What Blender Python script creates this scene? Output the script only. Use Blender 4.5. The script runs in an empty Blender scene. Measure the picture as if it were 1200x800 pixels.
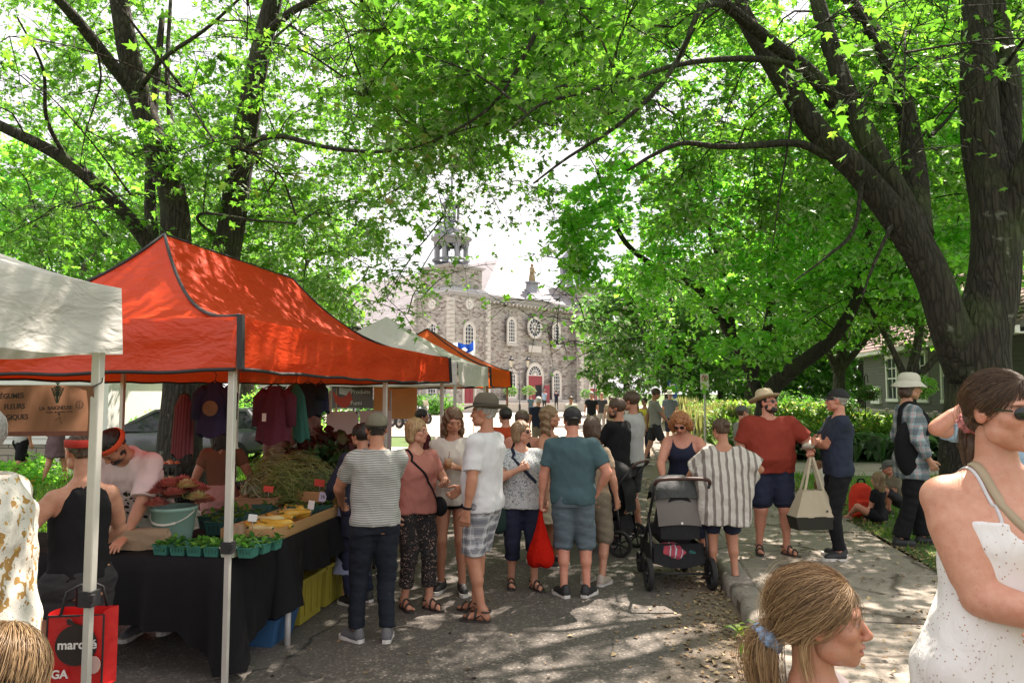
import bpy, math, random
import numpy as np
from math import sin, cos, radians, pi, sqrt
from mathutils import Vector, Matrix
SC = bpy.context.scene
COL = SC.collection
rnd = random.Random(7)
rng = np.random.default_rng(7)
# ---------------------------------------------------------------- camera
PSI, TH, FP, CH = radians(8.5), radians(4.0), 867.0, 1.8
RT = np.array([cos(PSI), sin(PSI), 0.0])
FH = np.array([-sin(PSI), cos(PSI), 0.0])
cam_d = bpy.data.cameras.new('camera')
cam_d.sensor_width = 36.0
cam_d.lens = FP / 1200 * 36
cam_d.clip_start = 0.05
cam_d.clip_end = 3000
cam = bpy.data.objects.new('camera', cam_d)
COL.objects.link(cam)
cam.location = (0, 0, CH)
cam.rotation_euler = (radians(90) + TH, 0, PSI)
SC.camera = cam
# ---------------------------------------------------------------- sky, sun, exposure
SUN_EL, SUN_AZ = radians(58), radians(24)      # azimuth measured from +Y (street) towards +X
W = bpy.data.worlds.new('World')
SC.world = W
W.use_nodes = True
wn = W.node_tree
wn.nodes.clear()
sky = wn.nodes.new('ShaderNodeTexSky')
sky.sky_type = 'NISHITA'
sky.sun_disc = False
sky.sun_elevation = SUN_EL
sky.sun_rotation = SUN_AZ
sky.air_density = 1.0
sky.dust_density = 4.0
tc = wn.nodes.new('ShaderNodeTexCoord')
nz = wn.nodes.new('ShaderNodeTexNoise')
nz.inputs['Scale'].default_value = 2.2
nz.inputs['Detail'].default_value = 5
wn.links.new(tc.outputs['Generated'], nz.inputs['Vector'])
rp = wn.nodes.new('ShaderNodeValToRGB')
rp.color_ramp.elements[0].position = 0.3
rp.color_ramp.elements[0].color = (0.55, 0.55, 0.55, 1)
rp.color_ramp.elements[1].position = 0.6
rp.color_ramp.elements[1].color = (0.95, 0.95, 0.95, 1)
wn.links.new(nz.outputs['Fac'], rp.inputs['Fac'])
mx = wn.nodes.new('ShaderNodeMix')
mx.data_type = 'RGBA'
wn.links.new(rp.outputs['Color'], mx.inputs['Factor'])
wn.links.new(sky.outputs['Color'], mx.inputs[6])
mx.inputs[7].default_value = (9.8, 9.3, 9.4, 1)     # bright thin cloud
bg = wn.nodes.new('ShaderNodeBackground')
bg.inputs['Strength'].default_value = 0.052
wn.links.new(mx.outputs[2], bg.inputs['Color'])
wo = wn.nodes.new('ShaderNodeOutputWorld')
wn.links.new(bg.outputs[0], wo.inputs['Surface'])
sun_d = bpy.data.lights.new('sun', 'SUN')
sun_d.energy = 5.0
sun_d.angle = radians(0.53)
sun_d.color = (1.0, 0.87, 0.76)
sun = bpy.data.objects.new('sun', sun_d)
COL.objects.link(sun)
sdir = Vector((sin(SUN_AZ) * cos(SUN_EL), cos(SUN_AZ) * cos(SUN_EL), sin(SUN_EL)))
sun.rotation_euler = sdir.to_track_quat('Z', 'Y').to_euler()
SC.view_settings.view_transform = 'Standard'
SC.view_settings.look = 'None'
SC.view_settings.gamma = 1
SC.view_settings.exposure = 1.72
SC.cycles.max_bounces = 10
SC.cycles.diffuse_bounces = 8
SC.cycles.glossy_bounces = 2
SC.cycles.transmission_bounces = 6
SC.cycles.transparent_max_bounces = 6
SC.cycles.caustics_reflective = False
SC.cycles.caustics_refractive = False
SC.cycles.sample_clamp_indirect = 6
SC.cycles.use_denoising = True
# ---------------------------------------------------------------- picture <-> place
def _dir(px, py):
 a, b = (px - 600) / FP, (400 - py) / FP
 h = cos(TH) - b * sin(TH)
 return RT * a + FH * h + np.array([0, 0, sin(TH) + b * cos(TH)]), h
def G(px, py, z=0.0):
 d, h = _dir(px, py)
 t = (z - CH) / d[2]
 p = d * t
 return Vector((p[0], p[1], z))
def D(px, py, dep):
 d, h = _dir(px, py)
 p = d * (dep / h)
 return Vector((p[0], p[1], p[2] + CH))
def PX(P):
 P = np.atleast_2d(np.asarray(P, float))
 X = P @ RT
 Y = P @ FH
 Z = P[:, 2] - CH
 f = Y * cos(TH) + Z * sin(TH)
 u = -Y * sin(TH) + Z * cos(TH)
 f = np.where(f < 0.05, 0.05, f)
 return 600 + FP * X / f, 400 - FP * u / f, f
# ---------------------------------------------------------------- object helpers
def tag(o, label=None, cat=None, group=None, kind=None):
 if label: o['label'] = label
 if cat: o['category'] = cat
 if group: o['group'] = group
 if kind: o['kind'] = kind
 return o
def link(o, parent=None):
 COL.objects.link(o)
 if parent is not None: o.parent = parent
 return o
def empty(name, loc, rz=0, label=None, cat=None, group=None):
 o = bpy.data.objects.new(name, None)
 o.empty_display_size = 0.1
 o.location = loc
 o.rotation_euler = (0, 0, rz)
 link(o)
 return tag(o, label, cat, group)
def copy_tree(o, parent=None):
 c = o.copy()
 COL.objects.link(c)
 c.parent = parent
 for ch in [x for x in KIDS.get(o.name, [])]:
  copy_tree(ch, c)
 KIDS.setdefault(c.name, [])
 return c
KIDS = {}
def mesh_np(name, V, F, smooth=False):
 """V (n,3) array, F (m,k) int array, k = 3 or 4"""
 V = np.ascontiguousarray(V, dtype=np.float32)
 F = np.ascontiguousarray(F, dtype=np.int32)
 me = bpy.data.meshes.new(name)
 k = F.shape[1] if len(F) else 3
 me.vertices.add(len(V)); me.vertices.foreach_set('co', V.ravel())
 me.loops.add(F.size); me.loops.foreach_set('vertex_index', F.ravel())
 me.polygons.add(len(F))
 me.polygons.foreach_set('loop_start', np.arange(0, F.size, k, dtype=np.int32))
 me.polygons.foreach_set('loop_total', np.full(len(F), k, dtype=np.int32))
 if smooth: me.polygons.foreach_set('use_smooth', np.ones(len(F), dtype=bool))
 me.update(calc_edges=True)
 return me
def obj(name, me, m=None, parent=None, loc=None, rot=None):
 o = bpy.data.objects.new(name, me)
 if m is not None and len(me.materials) == 0: me.materials.append(m)
 link(o, parent)
 if parent is not None: KIDS.setdefault(parent.name, []).append(o)
 if loc is not None: o.location = loc
 if rot is not None: o.rotation_euler = rot
 LAST[0] = o
 return o
LAST = [None]
class MB:
 """collects simple solids into one mesh"""
 def __init__(s): s.v = []; s.f = []; s.sm = []
 def add(s, V, F, smooth=False):
  b = len(s.v)
  s.v += [tuple(p) for p in V]
  s.f += [tuple(i + b for i in f) for f in F]
  s.sm += [smooth] * len(F)
  return s
 def box(s, c, d, rz=0, R=None, taper=0):
  hx, hy, hz = d[0] / 2, d[1] / 2, d[2] / 2
  P = []
  for z in (-1, 1):
   k = 1 - taper * (1 if z < 0 else 0)
   for x, y in ((-1, -1), (1, -1), (1, 1), (-1, 1)):
    P.append(Vector((x * hx * k, y * hy * k, z * hz)))
  R = R or Matrix.Rotation(rz, 3, 'Z')
  P = [R @ p + Vector(c) for p in P]
  return s.add(P, [(0, 3, 2, 1), (4, 5, 6, 7), (0, 1, 5, 4), (1, 2, 6, 5), (2, 3, 7, 6), (3, 0, 4, 7)])
 def bar(s, a, b, w, h=None, up=(0, 0, 1)):
  a, b = Vector(a), Vector(b); h = h or w
  d = (b - a); L = d.length
  if L < 1e-6: return s
  d.normalize(); u = Vector(up)
  if abs(d.dot(u)) > .98: u = Vector((1, 0, 0))
  x = d.cross(u).normalized(); y = x.cross(d)
  R = Matrix((x, d, y)).transposed()
  return s.box((a + b) / 2, (w, L, h), R=R)
 def tube(s, pts, r, n=8, cap=True, smooth=True):
  pts = [Vector(p) for p in pts]
  if not hasattr(r, '__len__'): r = [r] * len(pts)
  V = []; F = []
  px = None
  for i, p in enumerate(pts):
   d = (pts[min(i + 1, len(pts) - 1)] - pts[max(i - 1, 0)])
   if d.length < 1e-9: d = Vector((0, 0, 1))
   d.normalize()
   if px is None:
    px = d.cross(Vector((0, 0, 1)) if abs(d.z) < .9 else Vector((1, 0, 0))).normalized()
   px = (px - d * px.dot(d)).normalized(); py = d.cross(px)
   for k in range(n):
    a = 2 * pi * k / n
    V.append(p + (px * cos(a) + py * sin(a)) * r[i])
  for i in range(len(pts) - 1):
   for k in range(n):
    F.append((i * n + k, i * n + (k + 1) % n, (i + 1) * n + (k + 1) % n, (i + 1) * n + k))
  if cap:
   F.append(tuple(range(n))[::-1]); F.append(tuple((len(pts) - 1) * n + k for k in range(n)))
  return s.add(V, F, smooth)
 def lathe(s, prof, n=16, c=(0, 0, 0), sx=1, sy=1, R=None, f=None, smooth=True, close=False):
  V = []; F = []
  for r, z in prof:
   for k in range(n):
    a = 2 * pi * k / n
    p = Vector((r * cos(a) * sx, r * sin(a) * sy, z))
    if f: p = Vector(f(p, a))
    if R: p = R @ p
    V.append(p + Vector(c))
  m = len(prof)
  for i in range(m if close else m - 1):
   j = (i + 1) % m
   for k in range(n):
    F.append((i * n + k, i * n + (k + 1) % n, j * n + (k + 1) % n, j * n + k))
  return s.add(V, F, smooth)
 def sphere(s, c, r, n=10, R=None):
  rr = r if hasattr(r, '__len__') else (r, r, r)
  prof = [(sin(pi * i / n) , -cos(pi * i / n)) for i in range(n + 1)]
  prof[0] = (.001, -1); prof[-1] = (.001, 1)
  return s.lathe([(a, b * rr[2]) for a, b in prof], n=max(6, int(n * 1.4)), c=c, sx=rr[0], sy=rr[1], R=R)
 def grid(s, f, nu, nv, smooth=True):
  V = [f(i / nu, j / nv) for j in range(nv + 1) for i in range(nu + 1)]
  F = [(j * (nu + 1) + i, j * (nu + 1) + i + 1, (j + 1) * (nu + 1) + i + 1, (j + 1) * (nu + 1) + i) for j in range(nv) for i in range(nu)]
  return s.add(V, F, smooth)
 def prism(s, poly, a, b, ax='y'):
  n = len(poly)
  def q(p, t):
   return (p[0], t, p[1]) if ax == 'y' else ((t, p[0], p[1]) if ax == 'x' else (p[0], p[1], t))
  V = [q(p, a) for p in poly] + [q(p, b) for p in poly]
  F = [tuple(range(n)), tuple(range(2 * n - 1, n - 1, -1))] + [(i, n + i, n + (i + 1) % n, (i + 1) % n) for i in range(n)]
  return s.add(V, F)
 def mesh(s, name):
  me = bpy.data.meshes.new(name)
  me.from_pydata(s.v, [], s.f)
  me.polygons.foreach_set('use_smooth', s.sm)
  me.update()
  return me
 def build(s, name, m, parent=None, loc=None, rot=None):
  return obj(name, s.mesh(name), m, parent, loc, rot)
def bevel(o, w=0.006, seg=2):
 b = o.modifiers.new('bevel', 'BEVEL'); b.width = w; b.segments = seg; b.limit_method = 'ANGLE'
 return o
def solid(o, t):
 b = o.modifiers.new('solid', 'SOLIDIFY'); b.thickness = t; b.offset = 0
 return o
def spline(P, n):
 """Catmull-Rom through points (k,3) -> (n,3)"""
 P = np.asarray(P, float)
 if len(P) == 2:
  t = np.linspace(0, 1, n)[:, None]
  return P[0] * (1 - t) + P[1] * t
 Q = np.vstack([2 * P[0] - P[1], P, 2 * P[-1] - P[-2]])
 u = np.linspace(0, len(P) - 1 - 1e-6, n)
 i = u.astype(int); t = (u - i)[:, None]
 a, b, c, d = Q[i], Q[i + 1], Q[i + 2], Q[i + 3]
 return .5 * (2 * b + (c - a) * t + (2 * a - 5 * b + 4 * c - d) * t ** 2 + (3 * b - a - 3 * c + d) * t ** 3)
# ---------------------------------------------------------------- materials
class NB:
 def __init__(s, name):
  s.m = bpy.data.materials.new(name); s.m.use_nodes = True
  s.t = s.m.node_tree; s.t.nodes.clear()
  s.out = s.t.nodes.new('ShaderNodeOutputMaterial')
  s.co = s.t.nodes.new('ShaderNodeTexCoord')
 def n(s, typ, ins=None, **kw):
  nd = s.t.nodes.new('ShaderNode' + typ)
  for k, v in kw.items(): setattr(nd, k, v)
  for k, v in (ins or {}).items():
   sk = nd.inputs[k]
   if isinstance(v, bpy.types.NodeSocket): s.t.links.new(v, sk)
   else:
    if hasattr(sk.default_value, '__len__') and hasattr(v, '__len__') and len(v) == 3 and len(sk.default_value) == 4: v = (*v, 1)
    sk.default_value = v
  return nd
 def math(s, op, a, b=0.0, c=None):
  ins = {0: a, 1: b}
  if c is not None: ins[2] = c
  return s.n('Math', ins, operation=op).outputs[0]
 def mix(s, f, a, b, bt='MIX'):
  nd = s.t.nodes.new('ShaderNodeMix'); nd.data_type = 'RGBA'; nd.blend_type = bt
  for k, v in ((0, f), (6, a), (7, b)):
   if isinstance(v, bpy.types.NodeSocket): s.t.links.new(v, nd.inputs[k])
   else: nd.inputs[k].default_value = (*v, 1) if hasattr(v, '__len__') and len(v) == 3 else v
  return nd.outputs[2]
 def noise(s, sc, det=3, vec=None, dist=0, rough=.5, col=False):
  nd = s.n('TexNoise', {'Scale': sc, 'Detail': det, 'Distortion': dist, 'Roughness': rough, 'Vector': vec or s.co.outputs['Object']})
  return nd.outputs['Color' if col else 'Fac']
 def ramp(s, f, stops, interp='LINEAR'):
  nd = s.t.nodes.new('ShaderNodeValToRGB'); s.t.links.new(f, nd.inputs[0])
  cr = nd.color_ramp; cr.interpolation = interp
  while len(cr.elements) < len(stops): cr.elements.new(.5)
  for e, (p, c) in zip(cr.elements, stops):
   e.position = p
   e.color = (c, c, c, 1) if not hasattr(c, '__len__') else (*c, 1)
  return nd.outputs[0]
 def bump(s, h, st=.3, dist=.01, nrm=None):
  ins = {'Height': h, 'Strength': st, 'Distance': dist}
  if nrm: ins['Normal'] = nrm
  return s.n('Bump', ins).outputs[0]
 def attr(s, name, f='Color'):
  return s.n('Attribute', attribute_name=name).outputs[f]
 def map(s, scale=(1, 1, 1), rot=(0, 0, 0), vec=None, loc=(0, 0, 0)):
  return s.n('Mapping', {'Vector': vec or s.co.outputs['Object'], 'Scale': scale, 'Rotation': rot, 'Location': loc}).outputs[0]
 def bsdf(s, col, rough=.6, metal=0, nrm=None, **kw):
  ins = {'Base Color': col, 'Roughness': rough, 'Metallic': metal}
  if nrm: ins['Normal'] = nrm
  ins.update(kw)
  b = s.n('BsdfPrincipled', ins)
  s.t.links.new(b.outputs[0], s.out.inputs[0])
  return b
 def surf(s, sh): s.t.links.new(sh, s.out.inputs[0])
MATS = {}
def plain(name, col, rough=.6, var=.15, sc=6, bump=.2, bsc=40, metal=0, bd=.004, **kw):
 if name in MATS: return MATS[name]
 b = NB(name)
 n1 = b.noise(sc, 4)
 c = b.mix(n1, tuple(x * (1 - var) for x in col), tuple(min(1, x * (1 + var)) for x in col))
 nr = b.bump(b.noise(bsc, 3), bump, bd) if bump else None
 b.bsdf(c, rough, metal, nr, **kw)
 MATS[name] = b.m
 return b.m
def cloth(name, col, rough=.85, var=.12, trans=0, fold=.25, weave=0.0):
 """fabric with soft folds and a fine weave"""
 if name in MATS: return MATS[name]
 b = NB(name)
 n1 = b.noise(5, 3)
 c = b.mix(n1, tuple(x * (1 - var) for x in col), tuple(min(1, x * (1 + var)) for x in col))
 h = b.math('ADD', b.noise(7, 2, b.map((1, 1, .6)), dist=1.2), b.math('MULTIPLY', b.noise(350, 2), .06))
 nr = b.bump(h, fold, .05)
 if trans:
  d = b.n('BsdfDiffuse', {'Color': c, 'Normal': nr}).outputs[0]
  t = b.n('BsdfTranslucent', {'Color': c, 'Normal': nr}).outputs[0]
  b.surf(b.n('MixShader', {0: trans, 1: d, 2: t}).outputs[0])
 else:
  b.bsdf(c, rough, 0, nr, **{'Specular IOR Level': .25})
 MATS[name] = b.m
 return b.m
# ================================================================ SETTING
def ground_mats():
 b = NB('soil_and_lawn')
 n = b.noise(.35, 5); n2 = b.noise(9, 4)
 c = b.mix(b.ramp(n, [(.35, 0), (.62, 1)]), (.085, .14, .03), (.05, .11, .02))
 c = b.mix(b.ramp(n2, [(.5, 0), (.75, .6)]), c, (.16, .11, .065))
 b.bsdf(c, .95, 0, b.bump(n2, .6, .04))
 MATS['lawn'] = b.m
 b = NB('asphalt')
 ag = b.n('TexVoronoi', {'Vector': b.co.outputs['Object'], 'Scale': 62}).outputs
 spk = b.ramp(ag['Color'], [(.25, (.058, .052, .046)), (.72, (.125, .112, .098)), (.95, (.42, .37, .31))])
 big = b.noise(.45, 6)
 c = b.mix(b.ramp(big, [(.3, .2), (.7, .85)]), spk, (.105, .093, .080))
 x = b.n('SeparateXYZ', {0: b.co.outputs['Object']}).outputs
 edge = b.ramp(b.math('ADD', x[0], b.math('MULTIPLY', b.noise(1.3, 5), 1.3)), [(0.0, 0), (.9, 0), (1.0, 0)])
 em = b.n('MapRange', {'Value': b.math('ADD', x[0], b.math('MULTIPLY', b.noise(1.6, 5), 1.1)), 'From Min': .75, 'From Max': 1.5}).outputs[0]
 dirt = b.mix(b.noise(30, 5), (.09, .065, .042), (.30, .225, .15))
 c = b.mix(b.math('MULTIPLY', em, .9), c, dirt)
 crk = b.n('TexVoronoi', {'Vector': b.n('Mapping', {'Vector': b.mix(.12, b.co.outputs['Object'], b.noise(2.2, 4, col=True)), 'Scale': (.55, .33, 1)}).outputs[0], 'Scale': 1.3}, feature='DISTANCE_TO_EDGE').outputs['Distance']
 cm = b.ramp(crk, [(0, 1), (.009, .0)])
 cm = b.math('MULTIPLY', cm, b.ramp(b.noise(.7, 2), [(.5, 0), (.62, 1)]))
 c = b.mix(cm, c, (.02, .02, .02))
 stain = b.ramp(b.noise(1.1, 3), [(.62, 0), (.72, .5)])
 c = b.mix(stain, c, (.05, .048, .045))
 h = b.math('SUBTRACT', b.math('ADD', ag['Distance'], b.math('MULTIPLY', b.noise(3, 5), 1.5)), b.math('MULTIPLY', cm, 2))
 b.bsdf(c, .88, 0, b.bump(h, .55, .008))
 MATS['asphalt'] = b.m
 def conc(name, base, dark, sc):
  b = NB(name)
  inf = b.n('ObjectInfo').outputs['Random']
  vec = b.n('VectorMath', {0: b.co.outputs['Object'], 1: b.n('CombineXYZ', {0: b.math('MULTIPLY', inf, 50), 1: b.math('MULTIPLY', inf, 31)}).outputs[0]}, operation='ADD').outputs[0]
  n = b.noise(sc, 8, vec, rough=.65)
  c = b.mix(b.ramp(n, [(.32, 0), (.68, 1)]), dark, base)
  c = b.mix(b.math('MULTIPLY', inf, .35), c, dark)
  sp = b.ramp(b.noise(60, 3, vec), [(.56, 0), (.68, .8)])
  c = b.mix(sp, c, (.12, .10, .08))
  pit = b.ramp(b.noise(16, 6, vec), [(.62, 0), (.7, .75)])
  c = b.mix(pit, c, (.11, .085, .06))
  cv = b.n('TexVoronoi', {'Vector': b.mix(.16, vec, b.noise(3, 5, vec, col=True)), 'Scale': .7}, feature='DISTANCE_TO_EDGE').outputs['Distance']
  ck = b.math('MULTIPLY', b.ramp(cv, [(0, 1), (.02, 0)]), b.ramp(b.noise(.9, 1, vec), [(.42, 0), (.5, 1)]))
  c = b.mix(ck, c, (.06, .045, .03))
  b.bsdf(c, .9, 0, b.bump(b.math('SUBTRACT', n, b.math('MULTIPLY', ck, .6)), .5, .02))
  MATS[name] = b.m
 conc('slab_concrete', (.36, .315, .265), (.19, .165, .135), 1.7)
 conc('kerb_concrete', (.33, .295, .25), (.16, .14, .12), 4)
 conc('gravel_path', (.46, .40, .34), (.34, .29, .24), 5)
 conc('plaza_paving', (.5, .44, .39), (.38, .33, .29), 1)
ground_mats()
def sheet(name, x0, x1, y0, y1, z, m, nx=1, ny=1, dz=0):
 mb = MB()
 mb.grid(lambda u, v: (x0 + (x1 - x0) * u, y0 + (y1 - y0) * v, z + (dz * (sin(u * 37 + v * 91) * sin(v * 57)) if dz else 0)), nx, ny)
 o = mb.build(name, MATS[m]); o['kind'] = 'structure'
 return o
sheet('ground', -900, 900, -300, 1500, -.03, 'lawn')
sheet('road', -7.0, .93, -8, 62, 0.0, 'asphalt')
sheet('plaza', -60, 6, 30, 110, .006, 'plaza_paving')
sheet('side_path', 2.95, 22, 16.6, 19.6, .075, 'gravel_path')
def terr(u, v):
 x = 2.98 + 14 * u; y = 2 + 14.6 * v
 return (x, y, .075 + .05 * sin(x * 1.7 + y) * sin(y * .9))
g = MB().grid(terr, 40, 40).build('verge_soil', MATS['lawn']); g['kind'] = 'structure'
sheet('garden_soil', 2.98, 40, 19.6, 60, .08, 'lawn')
sheet('left_lawn', -40, -7.0, -4, 19, .05, 'lawn')
sheet('lane', -40, -7.0, 19, 24, .02, 'plaza_paving')
sw = bpy.data.objects.new('sidewalk', None); link(sw); sw['kind'] = 'structure'
sbed = MB().box((1.93, 14, .02), (2.0, 70, .12)).build('slab_bed', plain('bed_mortar', (.09, .075, .055), .95), sw)
y = -2.0; i = 0
rr = random.Random(3)
while y < 46:
 L = rr.choice([.78, .8, .82, .86, 1.2])
 if y > 20: L = 1.6
 z = .055 + .07 + rr.uniform(-.006, .006)
 nx, ny = 6, 3
 w = 1.78; x0 = 1.14
 mb = MB()
 gx = rr.uniform(-.004, .004); gy = rr.uniform(-.006, .006)
 def top(u, v, L=L, z=z, gx=gx, gy=gy):
  e = min(u, 1 - u, 1) * w; e2 = min(v, 1 - v) * L
  drop = .012 * max(0, 1 - min(e, e2) / .015)
  return (x0 + u * w + .006 * sin(v * 9 + y * 3), y + .011 + v * (L - .022) + .006 * sin(u * 11 + y * 5), z + gx * (u - .5) + gy * (v - .5) - drop)
 us = [0, .012, .25, .5, .75, .988, 1]; vs = [0, .03, .5, .97, 1]
 V = [top(u, v) for v in vs for u in us]
 V += [(p[0], p[1], .06) for p in V[:7]] + [(p[0], p[1], .06) for p in V[28:35]] + [(V[0 + 7 * k][0], V[7 * k][1], .06) for k in range(5)]
 Fc = [(a * 7 + c, a * 7 + c + 1, (a + 1) * 7 + c + 1, (a + 1) * 7 + c) for a in range(4) for c in range(6)]
 Fc += [(35 + c, 36 + c, c + 1, c) for c in range(6)] + [(28 + c, 29 + c, 43 + c, 42 + c) for c in range(6)]
 Fc += [(7 * k, 7 * (k + 1), 49 + k + 1, 49 + k) for k in range(4)]
 mb.add(V, Fc)
 mb.build('slab', MATS['slab_concrete'], sw)
 y += L; i += 1
kb = bpy.data.objects.new('kerb', None); link(kb); kb['kind'] = 'structure'
y = -2.0
while y < 50:
 L = rr.uniform(.85, 1.3) if y < 22 else 3
 n1 = 8
 off = rr.uniform(-.015, .015); chip = rr.uniform(0, 1)
 prof = [(-.0, 0), (-.005, .08), (.012, .118), (.045, .132), (.2, .134), (.205, .0)]
 V = []
 for a in range(n1 + 1):
  yy = y + .006 + (L - .012) * a / n1
  wv = .018 * sin(yy * 5.1) + .012 * sin(yy * 13.7 + 1) + off
  ch = .05 * max(0, sin(yy * 3.1 + chip * 6) - .75) * 4
  for (px_, pz) in prof:
   V.append((.92 + px_ + (wv + ch * .6 if px_ < .1 else 0), yy, pz - (ch * .5 if .0 < px_ < .1 else 0) + .004 * sin(yy * 21 + px_ * 30)))
 k = len(prof)
 Fc = [(a * k + c, a * k + c + 1, (a + 1) * k + c + 1, (a + 1) * k + c) for a in range(n1) for c in range(k - 1)]
 Fc = [f[::-1] for f in Fc] + [tuple(range(k)), tuple(n1 * k + c for c in range(k))[::-1]]
 MB().add(V, Fc, True).build('kerb_stone', MATS['kerb_concrete'], kb)
 y += L
# ---------------------------------------------------------------- scattered small geometry (numpy)
def scatter(name, T, TF, pos, scale, yaw, tilt=None, m=None, parent=None, smooth=False, tint=None, roll=None, me_only=False):
 """copy template verts T (k,3) with faces TF to each pos; rotation = yaw * tilt(x) * roll(y)"""
 N = len(pos); T = np.asarray(T, float)
 if tilt is None: tilt = np.zeros(N)
 if roll is None: roll = np.zeros(N)
 scale = np.broadcast_to(np.asarray(scale, float).reshape(-1, 1) if np.ndim(scale) <= 1 else scale, (N, 3) if np.ndim(scale) == 2 else (N, 1))
 P = T[None] * scale[:, None, :]
 def rot(P, a, i, j):
  c, s = np.cos(a)[:, None], np.sin(a)[:, None]
  A, B = P[..., i].copy(), P[..., j].copy()
  P[..., i] = A * c - B * s; P[..., j] = A * s + B * c
 rot(P, roll, 2, 0); rot(P, tilt, 1, 2); rot(P, yaw, 0, 1)
 P = P + np.asarray(pos)[:, None, :]
 TF = np.asarray(TF)
 F = (TF[None] + (np.arange(N) * len(T))[:, None, None]).reshape(-1, TF.shape[1])
 me = mesh_np(name, P.reshape(-1, 3), F, smooth)
 if tint is not None:
  a = me.attributes.new('tint', 'FLOAT', 'POINT')
  a.data.foreach_set('value', np.repeat(tint, len(T)).astype(np.float32))
 if me_only: return me
 return obj(name, me, m, parent)
def leafmat(name, stops, trans=.5, spec=.25, tr_gain=1.35, rough=.45):
 b = NB(name)
 t = b.attr('tint', 'Fac')
 c = b.ramp(t, stops)
 ct = b.mix(1.0, c, (tr_gain * .92, tr_gain, tr_gain * .5), 'MULTIPLY')
 d = b.n('BsdfDiffuse', {'Color': c}).outputs[0]
 tr = b.n('BsdfTranslucent', {'Color': ct}).outputs[0]
 g = b.n('BsdfGlossy', {'Color': (1, 1, 1, 1), 'Roughness': rough}).outputs[0]
 s1 = b.n('MixShader', {0: trans, 1: d, 2: tr}).outputs[0]
 fr = b.n('Fresnel', {'IOR': 1.4}).outputs[0]
 s2 = b.n('MixShader', {0: b.math('MULTIPLY', fr, spec), 1: s1, 2: g}).outputs[0]
 b.surf(s2); MATS[name] = b.m
 return b.m
leafmat('maple_leaf', [(0, (.05, .13, .02)), (.5, (.09, .21, .026)), (.9, (.12, .25, .04)), (1, (.18, .29, .05))], .6, tr_gain=2.5)
leafmat('dark_leaf', [(0, (.04, .12, .022)), (.6, (.07, .18, .03)), (1, (.12, .23, .045))], .55, tr_gain=2.2)
leafmat('pale_leaf', [(0, (.09, .24, .04)), (.5, (.15, .34, .06)), (1, (.27, .43, .08))], .64, tr_gain=2.7)
leafmat('grass_blade', [(0, (.07, .17, .02)), (.6, (.13, .27, .03)), (1, (.25, .33, .08))], .45, tr_gain=1.8)
leafmat('hosta_leaf', [(0, (.03, .1, .02)), (.7, (.06, .17, .035)), (1, (.14, .26, .07))], .3, spec=.5)
leafmat('flower_petal', [(0, (.8, .8, .78)), (.4, (.85, .78, .55)), (.75, (.9, .55, .05)), (1, (.85, .3, .1))], .4)
leafmat('plume', [(0, (.16, .2, .07)), (.6, (.3, .29, .16)), (1, (.45, .40, .28))], .4)
BL = np.array([(-.5, 0, 0), (.5, 0, 0), (.3, .25, .55), (-.3, .25, .55), (0, .6, 1)]) * [.012, .1, .1]
def grass(name, x0, x1, y0, y1, N, h=.1, z=.08, keep=None, wid=1.0):
 P = np.c_[rng.uniform(x0, x1, N), rng.uniform(y0, y1, N), np.full(N, z)]
 d = np.sin(P[:, 0] * 1.9 + np.sin(P[:, 1] * 1.3) * 2) * np.sin(P[:, 1] * 1.6 + 1) + rng.normal(0, .5, N)
 k = d > -.55
 if keep is not None: k &= keep(P)
 P = P[k]; N = len(P)
 s = rng.uniform(.5, 1.3, N) * h / .1
 T = BL * [wid, 1, 1]
 TF = [(0, 1, 2), (0, 2, 3), (3, 2, 4)]
 o = scatter(name, T, TF, P, s, rng.uniform(0, 6.3, N), rng.uniform(-.5, .4, N), MATS['grass_blade'], tint=rng.uniform(0, 1, N))
 o['kind'] = 'stuff'; return o
grass('grass', 3.0, 9, 4, 10, 45000, .085)
grass('grass', 3.05, 14, 10, 16.4, 40000, .1, wid=1.4)
grass('grass', -16, -7.1, 8, 19, 30000, .16, .05, wid=2)
grass('grass', 3, 26, 24, 30, 22000, .35, wid=3.5)
N = 5200
P = np.c_[rng.normal(.78, .28, N), rng.uniform(2, 16, N), np.full(N, .006)]
P = P[P[:, 0] < .9]
N2 = 1500
Q = np.c_[rng.uniform(1.15, 2.95, N2), rng.uniform(2, 18, N2), np.full(N2, .134)]
Q2 = np.c_[rng.normal(3.05, .15, 3500), rng.uniform(3, 16, 3500), np.full(3500, .12)]
Q3 = np.c_[rng.uniform(-6, .8, 700), rng.uniform(3, 20, 700), np.full(700, .006)]
P = np.vstack([P, Q, Q2, Q3]); N = len(P)
b = NB('leaf_litter_brown')
b.bsdf(b.ramp(b.attr('tint', 'Fac'), [(0, (.09, .055, .03)), (.6, (.25, .17, .09)), (1, (.42, .34, .2))]), .9)
o = scatter('leaf_litter', np.array([(-.4, -.5, 0), (.4, -.4, .25), (.5, .5, 0), (-.3, .5, .3)]) * .022, [(0, 1, 2, 3)], P, rng.uniform(.4, 1.5, N) ** 1.5, rng.uniform(0, 6.3, N), rng.normal(0, .3, N), b.m, tint=rng.uniform(0, 1, N))
o['kind'] = 'stuff'
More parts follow.
